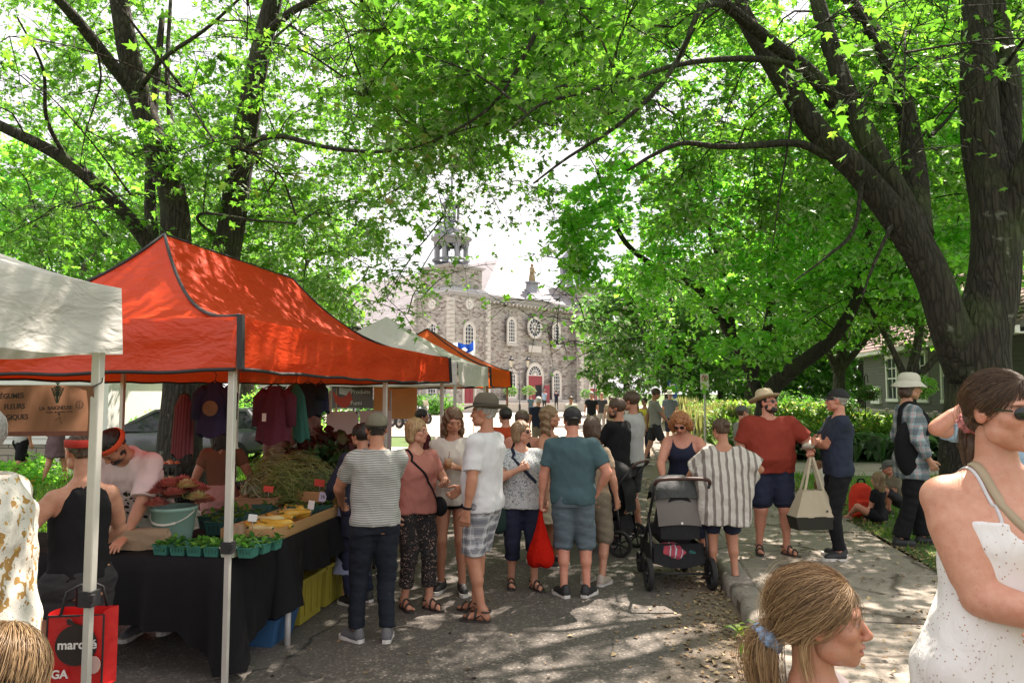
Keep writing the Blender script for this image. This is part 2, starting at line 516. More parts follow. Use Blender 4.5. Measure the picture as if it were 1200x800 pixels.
def plant(name, loc, n, L, w, m, spread=1.0, hgt=1.0, label='', cat='plant', group=None, sd=1):
 r = np.random.default_rng(sd)
 T = []; TF = []
 for i, (t, ww) in enumerate([(0, .08), (.3, .8), (.6, 1), (.85, .6), (1, .05)]):
  for s in (-1, 0, 1):
   T.append((s * ww * w / 2, t * L, hgt * L * (.95 * sin(t * 2.1) ) * .8 + (abs(s) * .12 * w)))
 for i in range(4):
  for j in range(2):
   TF.append((i * 3 + j, i * 3 + j + 1, i * 3 + j + 4, i * 3 + j + 3))
 pos = np.tile(np.array(loc, float), (n, 1)) + np.c_[r.normal(0, .04 * spread, n), r.normal(0, .04 * spread, n), np.zeros(n)]
 o = scatter(name, T, TF, pos - np.array(loc), r.uniform(.6, 1.15, n), r.uniform(0, 6.3, n), r.uniform(-.3, .5, n), m, tint=r.uniform(0, 1, n), smooth=True)
 o.location = loc
 tag(o, label, cat, group)
 return o
plant('weed', G(876, 748), 12, .13, .05, MATS['grass_blade'], label='small green weed sprouting from the broken kerb near the photographer', sd=3)
plant('weed', G(880, 770), 9, .09, .04, MATS['grass_blade'], label='tiny weed at the foot of the kerb just in front of the larger weed', sd=4)
gi = 0
for row, yy in enumerate((20.1, 21.0, 21.9)):
 xx = 3.4
 while xx < 9.4:
  s = rr.uniform(.85, 1.2)
  plant('hosta', (xx, yy + rr.uniform(-.15, .15), .08), 46, .62 * s, .26 * s, MATS['hosta_leaf'], 3.2, .85,
              'broad-leaved green hosta in the ' + ('front', 'middle', 'back')[row] + ' row of the low bed beyond the side path', 'plant', 'hostas edging the garden, ' + ('front', 'middle', 'back')[row]+' row', sd=gi)
  xx += rr.uniform(.68, .85); gi += 1
def meadow(x0, x1, y0, y1, n, h, tint_lo, tint_hi, sd, leafm='grass_blade'):
 r = np.random.default_rng(sd)
 P = np.c_[r.uniform(x0, x1, n), r.uniform(y0, y1, n), np.full(n, .08)]
 H = h * r.uniform(.6, 1.15, n)
 T = np.array([(-.01, 0, 0), (.01, 0, 0), (.008, 0, 1), (-.008, 0, 1)])
 o = scatter('flower_stems', T, [(0, 1, 2, 3)], P, np.c_[np.ones(n), np.ones(n), H], r.uniform(0, 6.3, n), r.normal(0, .12, n), MATS[leafm], tint=r.uniform(0, 1, n)); o['kind'] = 'stuff'
 k = 14
 LP = np.repeat(P, k, 0); LH = np.repeat(H, k)
 t = r.uniform(.05, .95, n * k); LP[:, 2] += t * LH; LP[:, :2] += r.normal(0, .03, (n * k, 2))
 LT = np.array([(0, 0, 0), (.05, .12, .05), (0, .3, .03), (-.05, .12, .05)])
 o = scatter('flower_foliage', LT, [(0, 1, 2, 3)], LP, r.uniform(.5, 1.3, n * k), r.uniform(0, 6.3, n * k), r.uniform(-.4, 1, n * k), MATS[leafm], tint=r.uniform(0, 1, n * k)); o['kind'] = 'stuff'
 f = r.random(n) < .4
 FPp = P[f].copy(); FPp[:, 2] += H[f] * 1.0; m = len(FPp)
 if m:
  PT = np.array([(0, 0, 0), (.03, .0, .01), (.015, .026, .01), (-.015, .026, .01), (-.03, 0, .01), (-.015, -.026, .01), (.015, -.026, .01)]) * 1.5
  o = scatter('flower_heads', PT, [(0, 1, 2), (0, 2, 3), (0, 3, 4), (0, 4, 5), (0, 5, 6), (0, 6, 1)], FPp, r.uniform(.7, 1.4, m), r.uniform(0, 6, m), r.uniform(.2, 1.2, m), MATS['flower_petal'], tint=r.uniform(tint_lo, tint_hi, m)); o['kind'] = 'stuff'
meadow(3.2, 20, 22.4, 26, 2600, .75, 0, 1, 5)
meadow(3.0, 8, 26, 42, 2600, 1.2, .0, .75, 6)
meadow(8, 22, 26, 30, 1500, .9, 0, .6, 8)
def plumes(loc, n, h, sd):
 r = np.random.default_rng(sd)
 T = np.array([(-.012, 0, 0), (.012, 0, 0), (.03, 0, .78), (.0, 0, 1.0), (-.03, 0, .78)])
 pos = np.c_[r.normal(0, .35, n), r.normal(0, .25, n), np.zeros(n)]
 o = scatter('plume_grass', T, [(0, 1, 2), (0, 2, 4), (4, 2, 3)], pos, np.c_[r.uniform(1, 2.4, n), np.ones(n), h * r.uniform(.7, 1.1, n)], r.uniform(0, 6.3, n), r.normal(0, .2, n), MATS['plume'], tint=r.uniform(0, 1, n))
 o.location = loc
 return o
for k, (px, dep, s) in enumerate([(845, 27, 1.35), (862, 26, 1.25), (800, 34, 1.5), (815, 31, 1.2)]):
 q = D(px, 500, dep)
 tag(plumes((q.x, q.y, .08), 420, s, k), ['tall feathery plume grass just right of the parking sign post', 'plume grass clump behind the man with the straw hat', 'distant plume grass by the sidewalk edge', 'low plume grass beside the sign post'][k], 'grass')
# ---------------------------------------------------------------- shrubs
LEAF4 = np.array([(0, 0, 0), (.32, .45, .08), (0, 1, -.05), (-.32, .45, .08)])
LEAF2 = [(0, 1, 2, 3)]
def shrub(name, loc, rad, n, ls, m, label, cat='shrub', sd=0, group=None, blooms=0, tint=(0, 1)):
 r = np.random.default_rng(sd)
 root = empty(name, loc, 0, label, cat, group)
 nb = 26
 C = r.normal(0, 1, (nb, 3)); C /= np.linalg.norm(C, axis=1)[:, None]; C *= r.uniform(.35, .85, nb)[:, None]; C[:, 2] = abs(C[:, 2])
 R = np.array(rad)
 ci = r.integers(0, nb, n)
 V = r.normal(0, 1, (n, 3)); V /= np.linalg.norm(V, axis=1)[:, None]
 P = (C[ci] + V * (r.uniform(.6, 1, n) ** .5)[:, None] * .33) * R
 P[:, 2] = np.abs(P[:, 2]) + .02
 o = scatter('foliage', LEAF4, LEAF2, P, ls * r.uniform(.6, 1.3, n), r.uniform(0, 6.3, n), r.uniform(-1, 1, n), m, root, tint=np.clip(r.normal(.45, .25, n) + .2 * np.sin(ci), 0, 1), roll=r.normal(0, .5, n))
 o['kind'] = 'stuff'
 tb = MB()
 for k in range(6):
  e = Vector(C[k] * R * .7)
  tb.tube([(0, 0, 0), e * .5 + Vector((0, 0, .1)), e], [.03, .02, .01], 5)
 tb.build('stem', plain('shrub_stem', (.1, .07, .045), .9), root)
 if blooms:
  k = r.integers(0, nb, blooms)
  V = r.normal(0, 1, (blooms, 3)); V /= np.linalg.norm(V, axis=1)[:, None]; V[:, 2] = abs(V[:, 2])
  bp = (C[k] + V * .32) * R
  kk = 16
  P = np.repeat(bp, kk, 0) + r.normal(0, .06, (blooms * kk, 3))
  o = scatter('blossom', LEAF4, LEAF2, P, .07, r.uniform(0, 6, blooms * kk), r.uniform(-1, 1, blooms * kk), MATS['flower_petal'], root, tint=r.uniform(.1, .5, blooms * kk)); o['kind'] = 'stuff'
 return root
def at(px, dep, z=.05):
 q = D(px, 480, dep); return (q.x, q.y, z)
shrub('cedar_bush', at(140, 21), (1.5, 1.2, 2.5), 9000, .1, MATS['dark_leaf'], 'dense dark green cedar bush behind the grey tent pole', sd=1)
shrub('cedar_bush', at(60, 26), (1.8, 1.5, 3.0), 7000, .13, MATS['dark_leaf'], 'tall dark evergreen bush at the far left behind the banner', sd=11)
shrub('hydrangea', at(178, 19), (1.1, 1.0, 1.35), 3500, .11, MATS['pale_leaf'], 'pale flowering bush just left of the big left trunk', sd=2, blooms=60)
shrub('hydrangea', at(318, 23), (1.9, 1.4, 1.9), 5000, .13, MATS['pale_leaf'], 'pale cream flowering bush behind the hanging maroon garments', sd=3, blooms=110)
shrub('round_bush', at(300, 25), (1.9, 1.2, .9), 3500, .12, MATS['dark_leaf'], 'low green bush beyond the parked grey car', sd=4)
shrub('round_bush', at(388, 27), (1.6, 1.2, 1.8), 4500, .13, MATS['dark_leaf'], 'green bush seen between hanging jackets and the white board', sd=5)
shrub('round_bush', at(20, 14), (1.0, .8, .6), 2500, .09, MATS['pale_leaf'], 'low green plant in front of the stone foundation at far left', sd=6)
shrub('garden_bush', at(925, 29), (2.2, 1.6, 2.1), 6000, .14, MATS['dark_leaf'], 'rounded green bush behind the man with the straw hat', sd=7)
shrub('garden_bush', at(968, 33), (1.8, 1.4, 1.7), 4000, .14, MATS['dark_leaf'], 'smaller green bush left of the grey house', sd=8)
shrub('garden_bush', at(1190, 24), (2.0, 1.4, 2.6), 7000, .13, MATS['dark_leaf'], 'tall bush at the right edge behind the big tree', sd=9)
shrub('garden_bush', at(1120, 23), (1.6, .8, .8), 4000, .12, MATS['pale_leaf'], 'low leafy bush under the porch beside the big tree', sd=12)
shrub('round_bush', at(500, 62), (4, 2, 1.6), 3500, .25, MATS['dark_leaf'], 'clipped bush at the church wall behind the tents', sd=10)
# ================================================================ TREES
def barkmat(name, c1, c2, moss=.0):
 b = NB(name)
 v = b.map((9, 9, 1.6))
 n = b.noise(1.6, 8, v, dist=.6, rough=.6)
 w = b.n('TexVoronoi', {'Vector': b.mix(.25, v, b.noise(3, 4, v, col=True)), 'Scale': 2.4}, feature='DISTANCE_TO_EDGE').outputs['Distance']
 c = b.mix(b.ramp(n, [(.3, 0), (.7, 1)]), c1, c2)
 c = b.mix(b.ramp(w, [(0, .75), (.14, 0)]), c, tuple(x * .35 for x in c1))
 if moss:
  c = b.mix(b.ramp(b.noise(1.3, 4), [(.52, 0), (.66, moss)]), c, (.07, .1, .03))
  c = b.mix(b.ramp(b.noise(5, 4), [(.66, 0), (.74, .6)]), c, (.3, .3, .26))
 h = b.math('ADD', b.math('MULTIPLY', b.ramp(w, [(0, 0), (.25, 1)]), .9), n)
 b.bsdf(c, .92, 0, b.bump(h, 1.0, .035))
 MATS[name] = b.m
barkmat('maple_bark', (.022, .018, .014), (.058, .046, .036), .5)
barkmat('grey_bark', (.07, .06, .05), (.15, .13, .11), .3)
DENS = ["676777788888999987369999",
  "676788888999887336899999",
  "576788888998766245799999",
  "667788877888533577899999",
  "678888766733422788999999",
  "788999776422321899999999",
  "998999993331012899999986",
  "999999994200001599999966",
  "000000000000000599999865"]
_D = np.array([[int(c) for c in r] for r in DENS]) / 9.0
def dens(P):
 px, py, f = PX(P)
 i = np.clip((py / 50).astype(int), 0, 8); j = np.clip((px / 50).astype(int), 0, 23)
 d = _D[i, j]
 out = (px < -20) | (px > 1220) | (py < -20) | (f < .3)
 return np.where(out, .42, d), px, py, f  # crown leaves out of frame thinned so more sun reaches the street
MAPLE = [(0, 0, 0), (.14, -.04, .02), (.46, .06, .05), (.26, .24, .03), (.55, .58, .09), (.2, .5, .02), (0, 1.0, -.06),
         (-.2, .5, .02), (-.55, .58, .09), (-.26, .24, .03), (-.46, .06, .05), (-.14, -.04, .02), (0, .3, -.02)]
MAPLE_F = [(12, i, (i + 1) % 12) for i in range(12)]
MAPLE6 = [(0, 0, 0), (.48, .12, .06), (.24, .3, .0), (.42, .66, .07), (0, 1, -.04), (-.42, .66, .07), (-.24, .3, 0), (-.48, .12, .06)]
MAPLE6_F = [(0, 1, 2), (2, 3, 4), (0, 2, 4), (0, 4, 6), (4, 5, 6), (0, 6, 7)]
def limb_mesh(pts, r0, r1, n=14, seg=40, flare=0, knob=.06, sd=0, pw=1.0):
 S = spline(pts, seg)
 t = np.linspace(0, 1, seg)
 R = r0 + (r1 - r0) * t ** pw
 if flare: R = R * (1 + flare * np.exp(-t * seg / 3.0))
 mb = MB()
 mb.tube([Vector(p) for p in S], list(R), n)
 V = np.array([tuple(v) for v in mb.v]); C = np.repeat(S, n, 0)
 d = V - C; a = np.arctan2(d[:, 1], d[:, 0]); z = V[:, 2]
 k = 1 + knob * (np.sin(a * 3 + z * 1.7 + sd) * .6 + np.sin(a * 5 - z * 2.9 + sd * 2) * .4 + np.sin(z * 4.3 + sd) * .35)
 V = C + d * k[:, None]
 mb.v = [tuple(v) for v in V]
 return mb, S, R
def make_tree(label, base, limbs, crown, nb, spr_per, lv, ls, leafT, leafF, lm, bark, sd, group='', branches=(), singles=0, usedens=True, twr=.006, trunk_n=18, zmin=3.0, extra=None, cat='tree', tintmu=.45, brk=1.0, frontkeep=.10):
 """limbs: [(pts, r0, r1)], crown: (center, radii); nb branch clumps, spr_per sprays in each, lv leaves per spray"""
 r = np.random.default_rng(sd)
 root = empty('maple_tree', base, 0, label, cat, group or None)
 B = np.array(base, float)
 nodes = []; rad = []
 for i, (pts, r0, r1) in enumerate(limbs):
  pts = [np.array(p, float) for p in pts]
  mb, S, R = limb_mesh(pts, r0, r1, trunk_n if i == 0 else 12, 44, flare=.45 if i == 0 else 0, sd=i + sd)
  mb.v = [tuple(np.array(v) - B) for v in mb.v]
  mb.build('trunk' if i == 0 else 'limb', bark, root)
  nodes.append(S[8:]); rad.append(R[8:])
 for i, (pts, r0, r1) in enumerate(branches):
  mb, S, R = limb_mesh([np.array(p, float) for p in pts], r0, r1, 7, 36, sd=i)
  mb.v = [tuple(np.array(v) - B) for v in mb.v]
  mb.build('branch', bark, root)
  nodes.append(S[6:]); rad.append(R[6:])
 nodes = np.vstack(nodes)
 C, RR = np.array(crown[0]), np.array(crown[1])
 cand = r.normal(0, 1, (nb * 8, 3)); cand /= np.linalg.norm(cand, axis=1)[:, None]
 cand = C + cand * (r.uniform(.12, 1, nb * 8) ** .45)[:, None] * RR
 cand = cand[cand[:, 2] > zmin]
 d, px, py, f = dens(cand)
 if not usedens: d = np.ones(len(cand))
 cand = cand[(r.random(len(cand)) < d ** 1.5) & (f > 3.2 if usedens else f > -1)][:nb]
 if extra is not None: cand = np.vstack([np.array(extra), cand])
 bm = MB(); tips = []; tdir = []
 dmain = np.array([np.min(np.linalg.norm(nodes - c, axis=1)) for c in cand])
 own = [nodes]; rl = [np.zeros(len(nodes))]
 for c in cand[np.argsort(dmain)]:
  An_ = np.vstack(own); pen = np.concatenate(rl)
  dd = np.linalg.norm(An_ - c, axis=1) + .6 * np.maximum(0, An_[:, 2] - c[2]) + pen
  a = An_[np.argmin(dd)]
  v = c - a; L = np.linalg.norm(v)
  mid = a + v * .5 + np.array([0, 0, .12 * L]) + r.normal(0, .08 * L, 3)
  end = c + v / max(L, .1) * .5 + np.array([0, 0, -.15])
  S = spline([a, mid, c, end], 9)
  own.append(S[4:8]); rl.append(np.full(4, .25))
  bm.tube([Vector(p - B) for p in S], list(np.linspace(min(.008 + .006 * L, .028) * brk, .004, 9)), 5, cap=False)
  for k in range(spr_per):
   q = S[r.integers(3, 9)]
   dv = r.normal(0, 1, 3); dv[2] = dv[2] * .55 + .0
   dv = dv / np.linalg.norm(dv) + v / max(L, .1) * .35
   dv /= np.linalg.norm(dv)
   ln = r.uniform(.5, 1.15)
   tips.append((q, dv, ln))
 bm.build('branch', bark, root)
 Q = np.array([t[0] for t in tips]); DV = np.array([t[1] for t in tips]); LN = np.array([t[2] for t in tips])
 e1 = Q + DV * LN[:, None] * .5 + np.c_[np.zeros(len(Q)), np.zeros(len(Q)), -.02 * LN]
 e2 = Q + DV * LN[:, None] + np.c_[np.zeros(len(Q)), np.zeros(len(Q)), -.22 * LN]
 K = len(Q); ang = np.arange(3) * 2.094
 up = np.array([0, 0, 1.0]); sx = np.cross(DV, up); sx /= np.linalg.norm(sx, axis=1)[:, None] + 1e-6; sy = np.cross(DV, sx)
 ring = []
 for P_, rr_ in ((Q, twr), (e1, twr * .7), (e2, twr * .3)):
  ring.append(P_[:, None, :] + (np.cos(ang)[None, :, None] * sx[:, None, :] + np.sin(ang)[None, :, None] * sy[:, None, :]) * rr_)
 V = np.concatenate(ring, 1)  # K,9,3
 tf = np.array([(i * 3 + j, i * 3 + (j + 1) % 3, (i + 1) * 3 + (j + 1) % 3, (i + 1) * 3 + j) for i in range(2) for j in range(3)])
 F = (tf[None] + (np.arange(K) * 9)[:, None, None]).reshape(-1, 4)
 o = obj('twigs', mesh_np('twigs', (V.reshape(-1, 3) - B), F), bark, root); o['kind'] = 'stuff'
 n = K * lv
 idx = np.repeat(np.arange(K), lv)
 t = r.uniform(.15, 1.05, n)
 P = np.where((t < .5)[:, None], Q[idx] + (e1 - Q)[idx] * (t * 2)[:, None], e1[idx] + (e2 - e1)[idx] * ((t - .5) * 2)[:, None])
 off = r.normal(0, 1, (n, 3)); off[:, 2] *= .35; off /= np.linalg.norm(off, axis=1)[:, None]
 P = P + off * r.uniform(.02, .16, n)[:, None]
 yaw = np.arctan2(off[:, 1], off[:, 0]) - pi / 2 + r.normal(0, .5, n)
 tint = np.clip(r.normal(tintmu, .2, n) + r.normal(0, .12, K)[idx], 0, 1)
 sc = ls * r.uniform(.55, 1.2, n)
 if usedens:
  d, px, py, f = dens(P)
  keep = (r.random(n) < np.minimum(1, d ** 1.3 * 1.5 + .05)) & (f > 3.0)
  keep &= ~((px > -10) & (px < 1210) & (py > 443) & (f < 14))
  lim = np.where(px > 760, 9.4, np.where(px < 420, 11.6, 6.0)) if sd < 23 else f * 0
  vis = (px > -40) & (px < 1240) & (py > -40)
  keep |= (sd == 23) & (px > 655) & (px < 740) & (py > 190) & (py < 340)
  keep &= ~(vis & (f < lim) & (r.random(n) > frontkeep))
  P, yaw, tint, sc = P[keep], yaw[keep], tint[keep], sc[keep]; n = len(P)
 tl = r.normal(-.45, .45, n); ro = r.normal(0, .45, n)
 if singles:
  px, py, f = PX(P); vis = (px > 0) & (px < 1200) & (py > 0) & (py < 440)
  key = np.where(vis, sc / f, 0); pick = np.argsort(-key)[:singles]
  lme = []
  for q in range(4):
   mm = scatter('leaf', leafT, leafF, np.zeros((1, 3)), 1.0, np.zeros(1), m=lm, tint=np.array([.15 + .22 * q]), me_only=True)
   mm.materials.append(lm); lme.append(mm)
  for k in pick:
   o = bpy.data.objects.new('leaf', lme[min(3, int(tint[k] * 4))]); link(o, root)
   o.location = P[k] - B; o.scale = (sc[k],) * 3
   M = Matrix.Rotation(yaw[k], 3, 'Z') @ Matrix.Rotation(tl[k], 3, 'X') @ Matrix.Rotation(ro[k], 3, 'Y')
   o.rotation_euler = M.to_euler()
  msk = np.ones(n, bool); msk[pick] = False
  P, yaw, tint, sc, tl, ro = P[msk], yaw[msk], tint[msk], sc[msk], tl[msk], ro[msk]
 o = scatter('crown', leafT, leafF, P - B, np.c_[sc * r.uniform(.65, 1.1, n)[:len(sc)], sc, sc * r.uniform(-2, 3.5, n)[:len(sc)]], yaw, tl, lm, root, tint=tint, roll=ro)
 o['kind'] = 'stuff'
 print('tree', label[:30], 'leaves', len(P))
 return root
def T3(L): return [tuple(D(*p)) for p in L]
# --- left maple behind the orange tent
bA = G(212, 584); bA = (bA.x, bA.y, 0)
fk = D(210, 440, 12.6)
limbsA = [
 ([bA, tuple(D(212, 520, 12.6)), tuple(D(212, 440, 12.6)), tuple(D(206, 330, 12.5)), tuple(D(203, 230, 12.3)), tuple(D(165, 120, 12)), tuple(D(140, 0, 11.6)), tuple(D(120, -160, 11.5))], .38, .11),
 (T3([(228, 470, 12.7), (252, 360, 12.8), (268, 280, 12.8), (282, 190, 12.8), (302, 80, 12.6), (322, -10, 12.4), (350, -140, 12)]), .30, .12),
 (T3([(205, 350, 12.5), (182, 300, 12.3), (150, 255, 12), (80, 190, 11.4), (-5, 145, 11), (-120, 90, 10.8)]), .15, .06),
 (T3([(190, 330, 12.6), (178, 270, 12.7), (176, 200, 12.8), (182, 110, 13), (190, 20, 13.2)]), .12, .05),
 (T3([(166, 118, 12), (130, 75, 11.5), (95, 30, 11), (60, -10, 10.6), (0, -80, 10)]), .12, .05),
 (T3([(200, 240, 12.3), (202, 170, 12.6), (196, 90, 13), (200, 0, 13.4)]), .07, .03),
]
brA = [
 (T3([(283, 185, 12.8), (300, 165, 12.2), (330, 160, 11.5), (380, 172, 10.8), (440, 178, 10.2), (500, 170, 9.6)]), .06, .015),
 (T3([(312, 40, 12.4), (345, 12, 12), (385, -5, 11.6), (450, -20, 11), (520, -30, 10.4)]), .08, .03),
 (T3([(330, -60, 12), (440, -110, 10.5), (560, -90, 9), (625, -30, 8.4), (635, 15, 8.2), (612, 70, 8), (580, 120, 7.9), (535, 152, 7.8), (480, 176, 7.8)]), .05, .010),
 (T3([(470, -60, 10.5), (560, 10, 9.6), (500, 55, 9.2), (450, 75, 9), (402, 90, 8.8)]), .05, .012),
 (T3([(275, 290, 12.8), (235, 262, 12.2), (240, 250, 12), (300, 258, 11.4), (350, 262, 11)]), .035, .012),
 (T3([(300, 190, 12.8), (285, 130, 13.4), (310, 60, 14), (350, 20, 14.5)]), .06, .02),
 (T3([(160, 110, 12), (190, 70, 11), (240, 35, 10), (290, -10, 9.4)]), .045, .015),
 (T3([(80, 190, 11.4), (55, 140, 11), (50, 80, 10.6), (20, 20, 10)]), .04, .012),
]
make_tree('large maple with forked dark stems behind the orange tent', bA, limbsA,
          ((-6.0, 12.5, 9.0), (8.3, 8.5, 6.8)), 430, 12, 20, .125, MAPLE, MAPLE_F, MATS['maple_leaf'], MATS['maple_bark'], 21, branches=brA, singles=150, zmin=3.6, tintmu=.5)
# --- right maple, the big fork
bB = (4.35, 8.7, .06)
limbsB = [
 ([bB, tuple(D(1150, 560, 8.9)), tuple(D(1150, 460, 8.9)), tuple(D(1148, 400, 8.9)), tuple(D(1163, 330, 8.9)), tuple(D(1166, 250, 8.9)), tuple(D(1150, 160, 9.0)), tuple(D(1146, 60, 9.0)), tuple(D(1142, -60, 9.2)), tuple(D(1130, -260, 9.4))], .43, .12),
 (T3([(1135, 440, 8.9), (1112, 380, 8.8), (1090, 320, 8.8), (1062, 272, 8.8), (1010, 205, 8.9), (955, 150, 9.0), (905, 75, 9.1), (868, 10, 9.2), (850, -60, 9.4), (820, -180, 9.6)]), .24, .065),
 (T3([(1082, 300, 8.8), (1052, 230, 8.9), (1010, 150, 9.1), (978, 70, 9.3), (955, -10, 9.5), (930, -120, 9.8)]), .18, .07),
 (T3([(1078, 275, 8.9), (1072, 200, 9.3), (1058, 120, 9.6), (1030, 50, 9.9), (990, -10, 10.2), (960, -90, 10.5)]), .16, .07),
 (T3([(1170, 260, 8.9), (1178, 170, 9.1), (1180, 90, 9.2), (1168, 10, 9.4), (1160, -100, 9.6)]), .2, .09),
 (T3([(1178, 290, 8.9), (1196, 220, 8.7), (1225, 140, 8.5), (1262, 40, 8.3)]), .2, .1),
 (T3([(985, 128, 9.1), (950, 85, 8.8), (905, 50, 8.4), (850, 5, 8.0), (800, -40, 7.5)]), .10, .05),
 (T3([(1055, 110, 9.6), (1030, 60, 9.2), (1010, 20, 8.9), (985, -20, 8.6)]), .06, .03),
]
brB = [
 (T3([(968, 182, 9.0), (935, 168, 8.8), (890, 170, 8.6), (845, 172, 8.4), (800, 168, 8.2), (765, 182, 8.1), (735, 200, 8.0)]), .055, .014),
 (T3([(960, 100, 8.9), (930, 78, 8.5), (880, 69, 8.1), (800, 75, 7.7), (720, 100, 7.3), (640, 120, 7.0), (600, 150, 6.8)]), .05, .010),
 (T3([(850, 5, 8.0), (822, 10, 7.6), (800, 60, 7.4), (770, 105, 7.2), (720, 150, 7.0), (665, 185, 6.8), (625, 215, 6.7)]), .04, .009),
 (T3([(930, 118, 9), (925, 160, 8.8), (915, 220, 8.7), (905, 290, 8.6)]), .02, .006),
 (T3([(1010, 215, 8.8), (1000, 270, 8.5), (970, 300, 8.4), (930, 330, 8.4)]), .03, .008),
 (T3([(1050, 255, 8.8), (1035, 285, 8.6), (1020, 320, 8.5), (1010, 350, 8.4)]), .03, .008),
 (T3([(1165, 100, 9.2), (1190, 60, 8.6), (1215, 30, 8.2)]), .035, .015),
 (T3([(1090, 160, 9.3), (1110, 140, 9.6), (1130, 110, 10), (1140, 60, 10.4)]), .03, .01),
]
make_tree('huge dark-barked maple forking above the woman in the white dress', bB, limbsB,
          ((3.0, 8.6, 8.8), (7.6, 7.6, 6.0)), 340, 12, 20, .12, MAPLE, MAPLE_F, MATS['maple_leaf'], MATS['maple_bark'], 22, branches=brB, singles=150, zmin=4.4, tintmu=.42)
# --- bright maple in the middle distance, branches sweeping over the street
bC = D(899, 536, 20.0); bC = (bC.x, bC.y, .08)
limbsC = [
 ([bC, tuple(D(898, 470, 20)), tuple(D(925, 435, 19.6)), tuple(D(960, 410, 19)), tuple(D(985, 385, 18.5)), tuple(D(1010, 330, 18)), tuple(D(1030, 200, 18))], .26, .09),
 (T3([(895, 478, 20.2), (880, 440, 20.4), (860, 400, 20.6), (820, 340, 20.5), (780, 320, 20), (730, 280, 19.5), (700, 200, 19)]), .17, .05),
 (T3([(880, 442, 20.4), (900, 380, 20.6), (905, 300, 20.8), (890, 200, 21), (880, 80, 21)]), .15, .05),
 (T3([(860, 400, 20.5), (850, 330, 20.5), (820, 230, 20.5), (800, 120, 20.5)]), .1, .04),
]
exC = [tuple(D(px, py, dep)) for px, py, dep in [(668, 262, 16.5), (682, 296, 16.5), (690, 250, 17), (676, 318, 16.8), (700, 220, 17), (664, 232, 16.5), (672, 282, 16), (715, 180, 17), (640, 300, 17), (660, 345, 17.5), (700, 370, 18), (690, 300, 18), (640, 385, 17), (665, 400, 17.3), (720, 400, 18), (760, 380, 18), (780, 410, 18), (700, 240, 18),
       (680, 270, 17.5), (740, 330, 18), (820, 405, 18), (860, 400, 17), (905, 400, 17), (940, 380, 17), (655, 360, 16.6), (620, 350, 16.5), (735, 200, 18), (770, 150, 18.5)]]
make_tree('bright green maple sweeping over the street in the middle distance', bC, limbsC,
          ((5.0, 20.5, 9.0), (7.6, 6.0, 6.8)), 430, 11, 18, .172, MAPLE6, MAPLE6_F, MATS['pale_leaf'], MATS['maple_bark'], 23, zmin=4.0, extra=exC, twr=.009, tintmu=.4)
# --- trees further off
def far_tree(label, px, dep, h, rx, nb, ls, m, sd, sp=5, lv=12, zlow=.3, group='distant trees around the street'):
 q = D(px, 480, dep); b = (q.x, q.y, .03)
 top = (q.x + rnd.uniform(-.5, .5), q.y, h * .8)
 limbs = [([b, (q.x, q.y, h * .3), (q.x + .3, q.y, h * .55), top], h * .03, h * .008),
             ([(q.x, q.y, h * .28), (q.x - rx * .3, q.y - .5, h * .5), (q.x - rx * .5, q.y, h * .7)], h * .016, h * .005),
             ([(q.x, q.y, h * .3), (q.x + rx * .35, q.y - .4, h * .48), (q.x + rx * .55, q.y, h * .66)], h * .016, h * .005)]
 c = ((q.x, q.y, h * (.5 + zlow * .5)), (rx, rx * .8, h * (.5 - zlow * .5)))
 return make_tree(label, b, limbs, c, nb, sp, lv, ls, LEAF4, LEAF2, m, MATS['grey_bark'], sd, usedens=False, zmin=h * zlow * .8, twr=.012, trunk_n=10)
far_tree('dark full tree beyond the parking sign', 785, 42, 10.5, 4.9, 190, .42, MATS['dark_leaf'], 31, zlow=.12)
far_tree('tree just beside the church end of the street', 735, 60, 11, 4.5, 130, .55, MATS['dark_leaf'], 32, zlow=.15)
far_tree('broad tree behind the garden left of the grey house', 880, 46, 12, 5.5, 170, .45, MATS['maple_leaf'], 33, zlow=.15)
far_tree('tree overhanging the corner of the grey house', 985, 26, 8.5, 3.0, 110, .26, MATS['maple_leaf'], 34, zlow=.4)
far_tree('tree rising behind the grey house roof', 1080, 50, 16, 7, 190, .5, MATS['maple_leaf'], 35, zlow=.3)
far_tree('tree behind the forked trunk at right', 1195, 38, 15, 6, 170, .42, MATS['maple_leaf'], 36, zlow=.2)
far_tree('light green tree at far left above the grey tent', 30, 26, 12, 6, 230, .3, MATS['pale_leaf'], 37, zlow=.25)
far_tree('tree filling the gap left of the left maple', 150, 32, 12, 6, 230, .34, MATS['maple_leaf'], 38, zlow=.2)
far_tree('tree behind the right stem of the left maple', 290, 36, 12.5, 5.5, 170, .36, MATS['maple_leaf'], 39, zlow=.3)
far_tree('small tree over the parked grey car', 330, 30, 6.5, 3, 90, .28, MATS['dark_leaf'], 40, zlow=.4)
far_tree('small dense tree closing the garden left of the cottage', 925, 52, 8, 5, 130, .5, MATS['dark_leaf'], 41, zlow=.05)
far_tree('tree behind the plume grass by the street', 845, 56, 9, 5, 130, .5, MATS['maple_leaf'], 42, zlow=.08)
far_tree('round tree beyond the cottage gable', 1010, 60, 11, 6, 130, .6, MATS['dark_leaf'], 43, zlow=.05)
far_tree('tree at far right beyond the cottage', 1150, 62, 11, 7, 130, .6, MATS['dark_leaf'], 44, zlow=.05)
far_tree('tree behind the white house at far left', -60, 40, 12, 7, 150, .5, MATS['maple_leaf'], 45, zlow=.1)
far_tree('tree filling the view behind the left trunk', 215, 48, 12, 7, 160, .55, MATS['dark_leaf'], 46, zlow=.05)
far_tree('young tree standing close before the cottage wall', 1068, 21, 6.8, 2.6, 90, .2, MATS['maple_leaf'], 47, zlow=.5)
